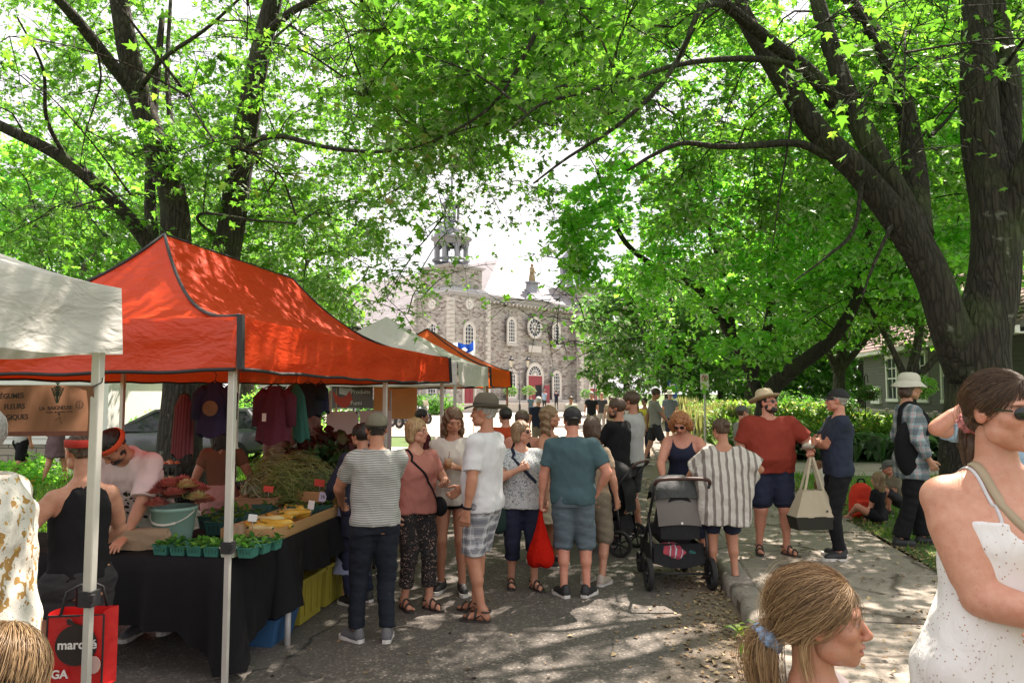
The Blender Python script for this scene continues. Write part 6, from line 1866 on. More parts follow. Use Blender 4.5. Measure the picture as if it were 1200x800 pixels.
def head_field(c=None):
 c = c or {}
 f = Field(); fem = c.get('fem', 0)
 f.ell((0, -.018, .03), (.0755, .094, .084), .01)
 f.ell((0, .02, -.02), (.062 - .003 * fem, .068, .08), .03)
 f.ell((0, .03, -.075), (.048 - .004 * fem, .05, .036), .025)
 f.ell((0, .068, -.094), (.017, .018, .017), .02)
 f.ell((0, .074, .024), (.046, .016, .014), .014)
 for s in (-1, 1):
  f.ell((s * .041, .058, -.022), (.024, .024, .022), .02)
  f.ell((s * .05, .02, -.065), (.018, .035, .026), .02)
 f.ell((0, .072, -.056), (.03, .02, .026), .015)
 for s in (-1, 1): f.ell((s * .031, .092, .002), (.015, .011, .0085), .008, neg=True)
 for s in (-1, 1): f.ell((s * .031, .0735, .002), (.0135, .0135, .0125), .004)
 f.cap((0, .083, .012), (0, .106, -.026), .0075, .0115, .010)
 f.ell((0, .109, -.03), (.0115, .0095, .009), .006)
 for s in (-1, 1): f.ell((s * .0125, .098, -.034), (.008, .010, .0075), .006)
 op = c.get('open', 0)
 f.ell((0, .091, -.0575), (.0215, .010, .0062), .006)
 f.ell((0, .088, -.069 - op), (.0185, .010, .0072), .006)
 if op: f.ell((0, .097, -.064 - op * .4), (.016, .014, .004 + op * .5), .003, neg=True)
 for s in (-1, 1):
  f.ell((s * .076, -.008, -.006), (.009, .019, .031), .007, R=np.array(Matrix.Rotation(s * .3, 3, 'Z')))
  f.ell((s * .084, .0, -.004), (.0055, .010, .019), .004, neg=True)
  f.ell((s * .079, .0, -.012), (.005, .006, .007), .004)
 return f
def hair_field(style, c):
 """hair volumes in the head frame; returns field, displacement"""
 f = Field(); vol = c.get('vol', .012)
 f.ell((0, -.02, .033), (.0775 + vol, .096 + vol, .085 + vol), .01)
 disp = lambda X, Y, Z: .0035 * np.sin(np.arctan2(X, Y + .3) * 75 + Z * 40) + .003 * wob(X, Y, Z, 70, 1)
 fcut = [((0, .125, -.045), (.09, .10, .102 if c.get('fringe') is None else .09), .012)]
 if style in ('short', 'bald', 'fade'):
  f.ell((0, -.06, -.05), (.055, .04, .05), .02)
  f.post.append(lambda X, Y, Z: -(Z + .045 - .55 * np.maximum(Y + .02, 0) + .4 * np.minimum(Y + .07, 0)) + 0 * X)
  for s in (-1, 1): fcut.append(((s * .085, .0, -.03), (.02, .03, .036), .008))
 elif style == 'bob':
  for s in (-1, 1): f.cap((s * .062, -.02, .02), (s * .068, -.025, -.075), .036, .034, .03)
  f.ell((0, -.06, -.05), (.085, .055, .075), .03)
  fcut.append(((0, .13, -.06), (.078, .12, .12), .01))
 elif style in ('long', 'wavy'):
  L = c.get('len', .26)
  for s in (-1, 1):
   f.cap((s * .062, -.015, .02), (s * .078, -.02, -.10), .034, .036, .03)
   f.cap((s * .078, -.02, -.09), (s * (.085 if style == 'wavy' else .07), -.0 + c.get('fwd', 0), -L), .036, .024, .03)
  f.loft([(-L - .02, 0, -.07, .06, .02, .02), (-.15, 0, -.065, .095, .035, .04), (-.02, 0, -.05, .08, .05, .06), (.05, 0, -.04, .06, .05, .06)], k=.03)
  fcut.append(((0, .12, -.07), (.066, .12, .13), .01))
  if style == 'wavy':
   disp = lambda X, Y, Z: .007 * np.sin(Z * 75 + np.sin(X * 40) * 2 + Y * 30) + .005 * wob(X, Y, Z, 60, 2)
 elif style in ('bun', 'pony', 'lowbun', 'tied'):
  f.ell((0, -.07, -.03), (.055, .04, .045), .03)
  f.post.append(lambda X, Y, Z: -(Z + .05 - .5 * np.maximum(Y + .02, 0)) * 1.0 + 0 * X if style not in ('pony',) else Z * 0 - 1 + 0 * X)
  for s in (-1, 1): fcut.append(((s * .085, .005, -.025), (.018, .026, .036), .008))
  if style == 'bun': f.ell((0, -.115, .045), (.042, .038, .036), .008)
  if style == 'lowbun': f.ell((0, -.125, -.015), (.036, .032, .034), .008)
  if style == 'pony':
   q = c.get('pony', [(0, -.10, -.02), (0, -.14, -.07), (0, -.13, -.16), (0, -.10, -.26)])
   for i in range(len(q) - 1): f.cap(q[i], q[i + 1], [.02, .03, .03, .024, .015][i] * c.get('pr', 1), [.03, .03, .024, .015, .01][i] * c.get('pr', 1), .015)
 elif style == 'curly':
  f.ell((0, -.02, .0), (.115, .10, .105), .03)
  for s in (-1, 1): f.ell((s * .09, -.01, -.05), (.05, .06, .075), .03)
  f.ell((0, -.07, -.05), (.10, .06, .08), .03)
  fcut.append(((0, .13, -.05), (.068, .10, .12), .01))
  disp = lambda X, Y, Z: .011 * np.sin(X * 95 + 2 * np.sin(Z * 60)) * np.sin(Y * 95 + 2 * np.sin(X * 70)) * np.sin(Z * 95 + 1) * 1.3 + .005 * wob(X, Y, Z, 110, 3)
 for (cc, r, k) in fcut: f.ell(cc, r, k, neg=True)
 return f, disp
def bones(a, t, l1, l2, hint):
 a, t, hint = Vector(a), Vector(t), Vector(hint)
 d = t - a; L = d.length
 if L > (l1 + l2) * .995: t = a + d * ((l1 + l2) * .995 / L); d = t - a; L = d.length
 if L < abs(l1 - l2) + .02: L = abs(l1 - l2) + .02
 n = d.normalized(); x = (l1 * l1 - l2 * l2 + L * L) / (2 * L); h = sqrt(max(0, l1 * l1 - x * x))
 u = hint - n * hint.dot(n); u = u.normalized() if u.length > 1e-4 else Vector((0, 1, 0))
 return a + n * x + u * h, t
def hand(f, w, d, n, s, curl, side, hs=1.0, mitt=False, spread=1.0):
 """palm, four jointed fingers and a thumb; d along the hand, n palm normal"""
 d = Vector(d).normalized(); n = Vector(n); n = (n - d * n.dot(d)).normalized(); x = d.cross(n) * side * -1
 w = Vector(w); k = .006
 L = .092 * s * hs
 f.cap(w - d * .02 * s, w + d * L * .35, .026 * s * hs, .024 * s * hs, .012)
 for i in range(4):
  o = (i - 1.5) * .0195 * s * hs
  f.cap(w + d * L * .25 + x * o * .6, w + d * L * .92 + x * o, .0145 * s * hs, .0125 * s * hs, .012)
 if mitt:
  f.cap(w + d * L * .6, w + d * L * 1.5 + n * .03 * curl, .028 * s, .018 * s, .02); return
 Ls = [.064, .074, .070, .056]
 for i in range(4):
  o = (i - 1.5) * .0195 * s * hs
  p = w + d * L * .95 + x * o
  ang = .15; dirn = d.copy(); l = Ls[i] * s * hs
  dirn = (d + x * (i - 1.5) * .07 * spread).normalized()
  for j, (fr, rr_) in enumerate(((.45, .0088), (.30, .0080), (.25, .0072))):
   ang = curl * (.9, 1.35, .9)[j] * (1 + .08 * (i - 1))
   axis = dirn.cross(n).normalized()
   R = Matrix.Rotation(ang, 3, axis)
   dirn = (R @ dirn).normalized(); nn = (R @ n)
   q = p + dirn * l * fr
   f.cap(p, q, rr_ * s * hs * 1.02, rr_ * s * hs * .94, k); p = q; n_ = nn
 p = w + d * L * .22 + x * -.026 * s * hs * 1
 t1 = (d * .75 - x * .75 + n * .45).normalized()
 q = p + t1 * .042 * s * hs; f.cap(p, q, .0145 * s * hs, .0115 * s * hs, .012)
 t2 = (d * .95 - x * .25 + n * (.3 + .5 * curl)).normalized()
 q2 = q + t2 * .034 * s * hs; f.cap(q, q2, .0112 * s * hs, .0095 * s * hs, k)
 f.cap(q2, q2 + (t2 + n * .2).normalized() * .024 * s * hs, .0098 * s * hs, .0078 * s * hs, k)
SK = {'fair': (.55, .29, .195), 'tan': (.42, .205, .125), 'pink': (.56, .26, .18), 'deep': (.30, .145, .085)}
BODY = {  # z, cx, cy, hw, front, back
 'm': [(.84, 0, 0, .150, .085, .10), (.93, 0, 0, .165, .10, .115), (1.04, 0, .005, .150, .105, .095), (1.15, 0, .005, .152, .11, .10), (1.28, 0, 0, .168, .118, .115), (1.37, 0, -.005, .170, .10, .115), (1.43, 0, -.01, .135, .075, .09), (1.485, 0, -.015, .07, .05, .065)],
 'f': [(.82, 0, 0, .160, .085, .115), (.91, 0, 0, .175, .095, .125), (1.02, 0, .0, .142, .095, .09), (1.10, 0, 0, .128, .09, .085), (1.20, 0, .0, .140, .11, .095), (1.27, 0, .005, .148, .135, .10), (1.34, 0, -.002, .150, .105, .10), (1.41, 0, -.01, .115, .065, .08), (1.465, 0, -.015, .06, .045, .058)]}
outl = [(.0, -.075), (.028, -.066), (.036, -.03), (.034, .02), (.042, .08), (.046, .12), (.038, .16), (.015, .185), (-.012, .188), (-.032, .165), (-.04, .12), (-.035, .07), (-.028, .02), (-.033, -.03), (-.026, -.066)]
def inflate(st, e, zlo, zhi, loose=0, hemw=0, M=None, s=1):
 """clothing stations around body stations"""
 o = []
 zc = 1.30
 st2 = sorted(st)
 ref = [q for q in st2 if q[0] > 1.2][0]
 import bisect
 zs = sorted(set([zlo] + [q[0] for q in st2 if zlo < q[0] < zhi] + [zhi] + list(np.linspace(zlo, zhi, 9))))
 A = np.array(st2, float)
 for z in zs:
  v = [np.interp(z, A[:, 0], A[:, j]) for j in range(1, 6)]
  w = 1.0 if z < 1.25 else max(0, 1 - (z - 1.25) / .15)
  t = max(0, (1.25 - z)) * hemw
  hw = v[2] + e; df = v[3] + e; db = v[4] + e
  hw = hw * (1 - w * loose) + max(hw, ref[3] + e * 1.3) * w * loose + t
  df = df * (1 - w * loose) + max(df, ref[4] + e) * w * loose + t * .7
  db = db * (1 - w * loose) + max(db, ref[5] + e * .6) * w * loose + t * .7
  o.append((z, v[0], v[1], hw, df, db))
 return o
NP = [0]
def person(label, px, dep=None, fy=None, hy=480, z0=0.0, face=0, sex='m', skin='fair', w=1.0, belly=0, lean=0, roll=0, twist=0,
           arms=((-.25, .06, .89), (.25, .06, .89)), eh=((-.5, -.6, 0), (.5, -.6, 0)), curl=.45, curls=None, palm=None,
           legs=((-.1, 0, 0), (.1, 0, 0)), kneeh=None, feet=(0, 0), head=(0, 0, 0), hair='short', hc='brown', hopt=None, top=None, bot=None, shoes='sneaker',
           shoem=None, hat=None, shades=False, glasses=False, hs=1.0, op=0, H=None, group='market visitors on the street', hfine=1.0, sit=None, beard=None, armw=1.0, hatm=None, hatc=0.0, mouth=(.36, .12, .10), pos=None, legw=1.0, handfix=None, los=True):
 NP[0] += 1; sd = NP[0]
 if pos is not None: g = Vector(pos); dep = dep or 9
 elif fy is not None:
  g = G(px, fy, z0); dep = float(np.dot(np.array(g), FH))
 else:
  q = D(px, 460, dep); g = Vector((q.x, q.y, z0))
 if H is None:
  top_z = D(px, hy, dep).z - hatc
  H = (top_z - z0)
 rz = PSI + radians(face) - (math.atan((px - 600) / FP) if los else 0)
 root = empty('person', g, rz, label, 'person', group)
 s = H / 1.755
 if dep < 2.6: h = .0045 * hfine
 else: h = max(.0075, dep * .00155) * hfine
 W_ = w
 parts = {}
 # ---- frames
 zp = .95
 T = Matrix.Translation((0, 0, zp)) @ Matrix.Rotation(-radians(lean), 4, 'X') @ Matrix.Rotation(radians(roll), 4, 'Y') @ Matrix.Rotation(radians(twist), 4, 'Z') @ Matrix.Translation((0, 0, -zp))
 S0 = Matrix.Scale(s, 4)
 dz = 0.0
 if sit: dz = sit - zp            # pelvis lowered to height `sit`
 base = Matrix.Translation((0, 0, dz * s))
 B = base @ S0                     # local person (1.755 m tall) -> metres
 BT = B @ T
 def U(p): return BT @ Vector(p)   # upper body point
 def Lw(p): return B @ Vector(p)
 def us(st, wx=1.0, by=0):
  return [(z, cx, cy, hw * wx, df * (wx ** .5) + by * math.exp(-((z - 1.04) / .13) ** 2), db * (wx ** .5)) for z, cx, cy, hw, df, db in st]
 st = us(BODY[sex], W_, belly)
 if belly: st = [(z, cx, cy, hw + belly * .45 * math.exp(-((z - 1.06) / .15) ** 2), df, db) for z, cx, cy, hw, df, db in st]
 shx = (.178 if sex == 'm' else .155) * (W_ ** .55); shz = 1.41 if sex == 'm' else 1.385
 aw = armw * (W_ ** .7) * (1.0 if sex == 'm' else .9)
 Sh = [U((-shx, -.01, shz)), U((shx, -.01, shz))]
 l1, l2 = .285 * s, .25 * s
 El = []; Wr = []
 for i in range(2):
  tgt = B @ Vector(arms[i]); hint = Vector(eh[i])
  e, t = bones(Sh[i], tgt, l1, l2, hint); El.append(e); Wr.append(t)
 f = Field()
 f.loft([(z, cx, cy, hw - .004, df - .004, db - .004) for z, cx, cy, hw, df, db in st], BT, .02)
 hx = .088 * (W_ ** .5)
 Hp = [Lw((-hx, 0, .91)), Lw((hx, 0, .91))]
 lw = legw * (W_ ** .6)
 Kn = []; An = []
 for i in range(2):
  tgt = B @ Vector((legs[i][0], legs[i][1], legs[i][2] + .088 - dz)) if not sit else Vector((legs[i][0] * s, legs[i][1] * s, (legs[i][2] + .088) * s))
  kh = Vector(kneeh[i]) if kneeh else Vector((legs[i][0] * .5, 1, 0))
  k_, a_ = bones(Hp[i], tgt, .425 * s, .41 * s, kh); Kn.append(k_); An.append(a_)
  mid = Hp[i].lerp(k_, .35)
  f.cap(Hp[i], k_, .083 * s * lw, .054 * s * lw, .04)
  f.cap(mid, k_, .076 * s * lw, .052 * s * lw, .03)
  f.cap(k_, a_, .050 * s * lw, .034 * s, .03)
  back = Vector((0, -1, 0)); sh_ = (a_ - k_).normalized(); back = (back - sh_ * back.dot(sh_)).normalized()
  cm = k_.lerp(a_, .3) + back * .014 * s
  f.cap(k_.lerp(a_, .12) + back * .008 * s, cm + (a_ - k_) * .12, .048 * s * lw, .046 * s * lw, .03)
  fd = Matrix.Rotation(radians(feet[i]), 3, 'Z') @ Vector((0, 1, 0)); fs = Matrix.Rotation(radians(feet[i]), 3, 'Z') @ Vector((1, 0, 0))
  gz = a_.z - .088 * s
  fp = lambda x, y, z, a_=a_, gz=gz, fs=fs, fd=fd: Vector((a_.x, a_.y, gz)) + fs * x * s + fd * y * s + Vector((0, 0, z * s))
  if shoes in ('sandal', 'bare', 'croc'):
   f.cap(fp(0, -.035, .045), fp(0, -.02, .09), .032 * s, .034 * s, .02)
   f.cap(fp(0, -.03, .038), fp(.003, .10, .036), .032 * s, .022 * s, .02)
   f.cap(fp(.0, .02, .055), fp(0, .11, .036), .032 * s, .022 * s, .02)
   for j in range(5):
    x = (-.028 + j * .0145) * (1 if i == 1 else -1)
    f.cap(fp(x * .9, .10, .034), fp(x, .155 - .012 * j, .029), .013 * s, (.0125 if j == 0 else .0095) * s, .006)
  parts.setdefault('foot', []).append(fp)
 nb_ = U((0, -.02, 1.42)); hd = Vector(head)
 HM = BT @ Matrix.Translation((0, -.012 + .0, 1.525)) @ Matrix.Rotation(radians(head[0]), 4, 'Z') @ Matrix.Rotation(radians(head[1]), 4, 'X') @ Matrix.Rotation(radians(head[2]), 4, 'Y') @ Matrix.Translation((0, .018, .118))
 hscale = hs
 HM = HM @ Matrix.Scale(hscale, 4)
 hcen = HM @ Vector((0, -.03, -.045))
 f.cap(nb_, hcen, .058 * s * (W_ ** .4), .050 * s * hscale, .03)
 f.cap(U((0, -.025, 1.45)), U((-shx * .75, -.02, shz + .01)), .048 * s, .045 * s * aw, .03)
 f.cap(U((0, -.025, 1.45)), U((shx * .75, -.02, shz + .01)), .048 * s, .045 * s * aw, .03)
 for i in range(2):
  f.cap(Sh[i], El[i], .052 * s * aw, .039 * s * aw, .03)
  f.cap(Sh[i].lerp(El[i], .3), Sh[i].lerp(El[i], .75), .050 * s * aw, .044 * s * aw, .03)
  f.cap(El[i], Wr[i], .039 * s * aw, .0255 * s * (aw ** .5), .02)
  f.cap(El[i].lerp(Wr[i], .15), El[i].lerp(Wr[i], .45), .042 * s * aw, .036 * s * aw, .02)
 V, Fc = f.mesh(h)
 objs = [(V, Fc)]
 hh = min(h, max(.004, dep * .0008)) if dep < 14 else h
 cu = curls or (curl, curl)
 for i in range(2):
  hf = Field()
  d = (Wr[i] - El[i]).normalized()
  side = -1 if i == 0 else 1
  pn = Vector(palm[i]) if palm and palm[i] is not None else Vector((-side, .35, 0))
  if handfix and handfix[i] is not None: d = Vector(handfix[i]).normalized()
  hf.cap(El[i].lerp(Wr[i], .8), Wr[i], .0275 * s * aw, .0255 * s * (aw ** .5), .02)
  hand(hf, Wr[i], d, pn, s, cu[i], side, 1.0 if sex == 'm' else .92, mitt=dep > 14)
  objs.append(hf.mesh(hh))
  parts.setdefault('hand', []).append(Wr[i] + d * .09 * s)
 n0 = 0; VV = []; FF = []
 for (v, fc) in objs:
  VV.append(v); FF.append(fc + n0); n0 += len(v)
 V = np.vstack(VV); Fc = np.vstack(FF)
 hm = min(h, max(.0032, dep * .00095)) * (1 if dep > 2.6 else 1)
 hf = head_field({'fem': sex == 'f', 'open': op})
 hV, hF = hf.mesh(hm / s)
 col = np.array(SK[skin])
 nb2 = len(V)
 C = np.tile(col, (nb2, 1)); r_ = np.random.default_rng(sd)
 C *= (1 + .05 * np.sin(V[:, 2:3] * 9 + sd))
 hC = face_paint(0, mouth, tuple(np.array([.05, .03, .02]) if hc in ('black', 'brown', 'auburn') else [.16, .10, .06]), hm)(hV, np.tile(col, (len(hV), 1)))
 HMn = np.array(HM)
 hV2 = hV @ HMn[:3, :3].T + HMn[:3, 3]
 V = np.vstack([V, hV2]); Fc = np.vstack([Fc, hF + nb2]); C = np.vstack([C, hC])
 me = mesh_np('body', V, Fc, True)
 a = me.color_attributes.new('Col', 'FLOAT_COLOR', 'POINT'); a.data.foreach_set('color', np.c_[C, np.ones(len(C))].astype(np.float32).ravel())
 obj('body', me, SKIN, root)
 # ---- clothing
 cm_ = 1.0
 if top:
  e = top.get('ease', .014); zh = top.get('hem', .90); zt = top.get('neck', 1.455 if sex == 'm' else 1.43)
  f = Field()
  stc = top.get('st') or inflate(st, e, zh, top.get('ztop', 1.49 if sex == 'm' else 1.46), top.get('loose', .6), top.get('flare', 0))
  f.loft(stc, BT, .02, ex=2.4)
  for i in range(2):
   sl = top.get('sleeve', .6)
   if sl <= 0: continue
   sr = top.get('sw', .016)
   f.ell(Sh[i], (.058 * s * aw + e * .7,) * 3, .03)
   f.cap(Sh[i], Sh[i].lerp(El[i], min(sl, 1) * .6), .056 * s * aw + sr * .5, .05 * s * aw + sr * .8, .02)
   f.cap(U((0, -.02, 1.42 if sex == 'm' else 1.40)), U(((-1, 1)[i] * shx * .8, -.015, shz + .002)), .052 * s + e * .4, .05 * s * aw + e * .6, .03)
   if sl <= 1.0:
    f.cap(Sh[i] - (El[i] - Sh[i]) * .05, Sh[i].lerp(El[i], sl), .056 * s * aw + sr * .4, .047 * s * aw + sr * 1.15, .02, flat=True)
   else:
    f.cap(Sh[i], El[i], .056 * s * aw + sr * .5, .043 * s * aw + sr, .02)
    f.cap(El[i], El[i].lerp(Wr[i], sl - 1), .043 * s * aw + sr, .034 * s * aw + sr, .02, flat=True)
  Ti = np.linalg.inv(np.array(BT)); nk = top.get('nk', (.072, .085, .06)); ny = top.get('ny', .015)
  def necksub(X, Y, Z):
   x = Ti[0, 0] * X + Ti[0, 1] * Y + Ti[0, 2] * Z + Ti[0, 3]; y = Ti[1, 0] * X + Ti[1, 1] * Y + Ti[1, 2] * Z + Ti[1, 3]; z = Ti[2, 0] * X + Ti[2, 1] * Y + Ti[2, 2] * Z + Ti[2, 3]
   q = np.sqrt((x / nk[0]) ** 2 + ((y - ny) / nk[1]) ** 2 + ((z - zt - .04) / nk[2]) ** 2)
   r = -(q - 1) * .06
   if top.get('tank'):
    ax_ = top['tank']
    q2 = np.sqrt(((np.abs(x) - shx - .035) / ax_) ** 2 + ((y + .0) / .25) ** 2 + ((z - 1.40) / .15) ** 2)
    r = np.maximum(r, -(q2 - 1) * .06)
   return r
  f.post.append(necksub)
  fa = top.get('fold', .009)
  V, Fc = f.mesh(h, disp=lambda X, Y, Z: fa * wob(X, Y, Z, 14, sd, 1.2, .8) + fa * .7 * np.abs(wob(X, Y, Z, 27, sd + 2, 1, .7)))
  o = obj(top.get('name', 'shirt'), mesh_np('shirt', V, Fc, True), top['m'], root)
  parts['top'] = o
  if top.get('m2'):   # undershirt or straps handled by caller
   pass
 if bot:
  e = bot.get('ease', .014); en = bot.get('end', 1.95); k_ = bot.get('kind', 'pants')
  f = Field()
  bw = inflate(st, min(e, .010) if bot.get('waist') is None else e, .84, bot.get('waist', .97), 0)
  f.loft(bw, B if abs(lean) < 15 else BT, .02)
  if k_ == 'skirt':
   zk = bot.get('len', .5); fl = bot.get('flare', .12)
   hw = [q for q in st if abs(q[0] - .92) < .03][0]
   stt = [(zk, 0, 0, hw[3] + e + fl, hw[4] + e + fl * .9, hw[5] + e + fl * .8), (.7, 0, 0, hw[3] + e + fl * .5, hw[4] + e + fl * .5, hw[5] + e + fl * .4), (.9, 0, 0, hw[3] + e, hw[4] + e, hw[5] + e), (1.0, 0, 0, hw[3] - .03 + e, hw[4] - .0 + e, hw[5] - .02 + e)]
   f.loft(stt, B, .02)
  else:
   fl = bot.get('flare', 0)
   for i in range(2):
    t1 = min(en, 1)
    f.cap(Hp[i], Kn[i] if en >= 1 else Hp[i].lerp(Kn[i], t1), .085 * s * lw + e, (.056 * s * lw + (.085 - .056) * s * lw * (1 - t1)) + e + (fl if en <= 1.2 else 0), .03, flat=False if en >= 1 else True)
    if en < 1: f.ell(Hp[i], (.085 * s * lw + e,) * 3, .03)
    f.cap(Hp[i].lerp(Kn[i], .25), Hp[i].lerp(Kn[i], min(.8, en)), .079 * s * lw + e, (.062 * s * lw if en > .8 else .072 * s * lw) + e + fl * .3, .02, flat=en < .81)
    if en > 1:
     f.cap(Kn[i], Kn[i].lerp(An[i], en - 1), .055 * s * lw + e, (.036 + .014 * (2 - en)) * s * lw + e * 1.1 + fl, .02, flat=True)
  fa = bot.get('fold', .008)
  V, Fc = f.mesh(h, disp=lambda X, Y, Z: fa * wob(X, Y, Z, 20, sd + 5, 1, 1.2) + fa * .7 * np.abs(wob(X, Y, Z, 38, sd, .7, 1.3)))
  obj({'pants': 'trousers', 'shorts': 'shorts', 'skirt': 'skirt'}.get(k_, 'trousers'), mesh_np('trousers', V, Fc, True), bot['m'], root)
 # ---- shoes
 for i in range(2):
  fp = parts['foot'][i]; kx = 1 if i == 1 else -1
  sm = shoem or (MATS['shoe_black'], MATS['sole_white'])
  if shoes in ('sneaker', 'croc'):
   f = Field()
   f.cap(fp(0, -.035, .05), fp(0, -.03, .085 if shoes == 'sneaker' else .05), .037 * s, .038 * s, .02)
   f.cap(fp(0, -.03, .04), fp(.004 * kx, .11, .036), .038 * s, .036 * s, .03)
   f.cap(fp(0, .02, .058), fp(.004 * kx, .13, .036), .036 * s, .031 * s, .03)
   zf = fp(0, 0, .014).z
   f.post.append(lambda X, Y, Z: zf - Z + 0 * X + 0 * Y)
   V, Fc = f.mesh(min(h, .01)); o = obj('shoe', mesh_np('shoe', V, Fc, True), sm[0], root)
   V = [fp(x * kx * 1.08, y * 1.02, z) for z in (.0, .022, .03) for (x, y) in outl]
  else:
   o = None
   V = [fp(x * kx, y * .98, z) for z in (.0, .014, .017) for (x, y) in outl]
  n = len(outl)
  Fq = [(r * n + q, r * n + (q + 1) % n, (r + 1) * n + (q + 1) % n, (r + 1) * n + q) for r in range(2) for q in range(n)] + [tuple(range(n))[::-1], tuple(2 * n + q for q in range(n))]
  if kx < 0: Fq = [t[::-1] for t in Fq]
  so = MB().add([tuple(v) for v in V], Fq).build('sole', sm[1], o or root)
  if shoes == 'sneaker' and dep < 9:
   mb = MB()
   for q in range(4):
    mb.tube([fp(-.022, .035 + q * .02, .086 - q * .007), fp(0, .038 + q * .02, .094 - q * .008), fp(.022, .035 + q * .02, .086 - q * .007)], .0035 * s, 4)
   mb.build('lace', sm[1], o)
  if shoes == 'sandal':
   mb = MB()
   for (y0, z1, r) in ((.115, .062, .036), (.05, .088, .037)):
    mb.tube([fp(r * cos(a), y0 + .0 - .01 * sin(a), .012 + z1 * sin(a) ** .7 if sin(a) > 0 else .012) for a in np.linspace(0.02, pi - .02, 11)], .009 * s, 6)
   mb.tube([fp(.04 * cos(a), -.03 + .045 * sin(a), .085) for a in np.linspace(0, 2 * pi, 15)], .007 * s, 6, cap=False)
   mb.tube([fp(.034, .05, .03), fp(.03, 0, .06), fp(.034, -.04, .02)], .007 * s, 5).tube([fp(-.034, .05, .03), fp(-.03, 0, .06), fp(-.034, -.04, .02)], .007 * s, 5)
   mb.build('strap', sm[0], so)
 # ---- hair, hat, glasses in the head frame
 hp = dict(hopt or {}); hm_ = HAIR[hc]
 if hat: hp['vol'] = .002
 def headpart(name, V, Fc, m, sm=True):
  V = np.asarray(V) @ HMn[:3, :3].T + HMn[:3, 3]
  return obj(name, mesh_np(name, V, Fc, sm), m, root)
 if hair != 'none':
  f, dsp = hair_field(hair, hp)
  V, Fc = f.mesh(min(hm * 1.2, .012) / s, disp=dsp)
  headpart('hair', V, Fc, hm_)
 if beard:
  f = Field(); f.ell((0, .03, -.078), (.056, .060, .046), .02); f.ell((0, .07, -.095), (.027, .027, .024), .02); f.ell((0, .089, -.047), (.026, .012, .007), .01); f.ell((0, .062, -.066), (.04, .032, .03), .01)
  for q in (-1, 1): f.ell((q * .056, .015, -.05), (.013, .03, .045), .015)
  f.ell((0, .09, -.063), (.02, .02, .010), .004, neg=True)
  V, Fc = f.mesh(min(hm, .006) / s, disp=lambda X, Y, Z: .002 * wob(X, Y, Z, 150, 2)); headpart('beard', V, Fc, HAIR[beard])
 def hat_build(name, mb, m):
  mb.v = [tuple(HM @ Vector(v)) for v in mb.v]; return mb.build(name, m, root)
 if hat in ('fedora', 'straw', 'bucket', 'sunhat'):
  br, drop, ht = {'fedora': (.155, .012, .115), 'straw': (.165, .0, .12), 'bucket': (.15, .045, .105), 'sunhat': (.165, .02, .10)}[hat]
  R0 = .094
  def shp(p, a):
   x, y, z = p; rr_ = math.hypot(x, y)
   if rr_ > R0 + .01:
    t = (rr_ - R0) / (br - R0)
    z += -drop * t + (.028 * t * abs(cos(a)) if hat in ('fedora', 'straw') else .006 * sin(3 * a)) - (.03 * t * sin(a) if hat == 'fedora' else 0)
   elif z > .09 and hat in ('fedora', 'straw'):
    z -= .022 * math.exp(-(x / .025) ** 2); x *= (1 - .10 * max(0, sin(a)))
   return (x, y * 1.16, z)
  prof = [(R0, .0), (br, .004), (br, .0), (R0, -.006), (R0 - .003, .03), (R0 - .008, .07), (R0 - .018, ht - .02), (R0 - .035, ht), (.03, ht + .004), (.001, ht + .003)]
  if hat == 'bucket': prof = [(R0, .02), (br, .004), (br, .0), (R0, .014), (R0 + .002, .03), (R0, .06), (R0 - .012, ht - .02), (R0 - .035, ht), (.03, ht + .006), (.001, ht + .006)]
  mb = MB().lathe(prof, 36, f=shp)
  Rt = Matrix.Translation((0, -.02, .048)) @ Matrix.Rotation(radians(6), 4, 'X')
  mb.v = [tuple(Rt @ Vector(v)) for v in mb.v]
  ho = hat_build('hat', mb, hatm)
  if hat in ('fedora', 'straw'):
   mb = MB().lathe([(R0 + .002, .004), (R0 + .0035, .006), (R0 - .003, .034), (R0 - .006, .034)], 36, f=lambda p, a: (p[0], p[1] * 1.16, p[2]))
   mb.v = [tuple(HM @ (Rt @ Vector(v))) for v in mb.v]; mb.build('band', plain('hat_band', (.03, .025, .02), .8), ho)
 if hat == 'cap' or hat == 'capback':
  f = Field(); f.ell((0, -.02, .035), (.0905, .110, .100), .01)
  f.post.append(lambda X, Y, Z: .038 - .10 * Y * 0 - Z + .12 * np.minimum(Y + .02, 0) * -1 * 0 + 0 * X)
  V, Fc = f.mesh(min(hm, .008) / s)
  V = V @ np.array(Matrix.Rotation(radians(4), 3, 'X')).T
  ho = headpart('cap', V, Fc, hatm)
  sg = 1 if hat == 'cap' else -1
  mb = MB().grid(lambda u, v: ((u - .5) * 2 * .082 * (1 - .22 * v * v), sg * (.085 - .05 * (2 * u - 1) ** 2 * 1.1 + v * .075 * (1 - .55 * (2 * u - 1) ** 2)) - .01, .046 - .012 * v - .02 * (2 * u - 1) ** 2 - .006 * v * v), 14, 6)
  n0 = len(mb.v); Vb = [(x, y, z - .004) for x, y, z in mb.v]; mb.add(Vb, [t[::-1] for t in mb.f[:]], True)
  mb.v = [tuple(HM @ Vector(v)) for v in mb.v]; mb.build('visor', hatm, ho)
  mb = MB().sphere((0, -.02, .128), .008, 6); mb.v = [tuple(HM @ Vector(v)) for v in mb.v]; mb.build('button', hatm, ho)
 if hat == 'bandana':
  mb = MB().lathe([(.090, -.022), (.096, -.018), (.094, .018), (.086, .024)], 30, f=lambda p, a: (p[0] * .96, p[1] * 1.16 - .02, p[2] + .045 + .25 * p[1]))
  hat_build('headband', mb, hatm)
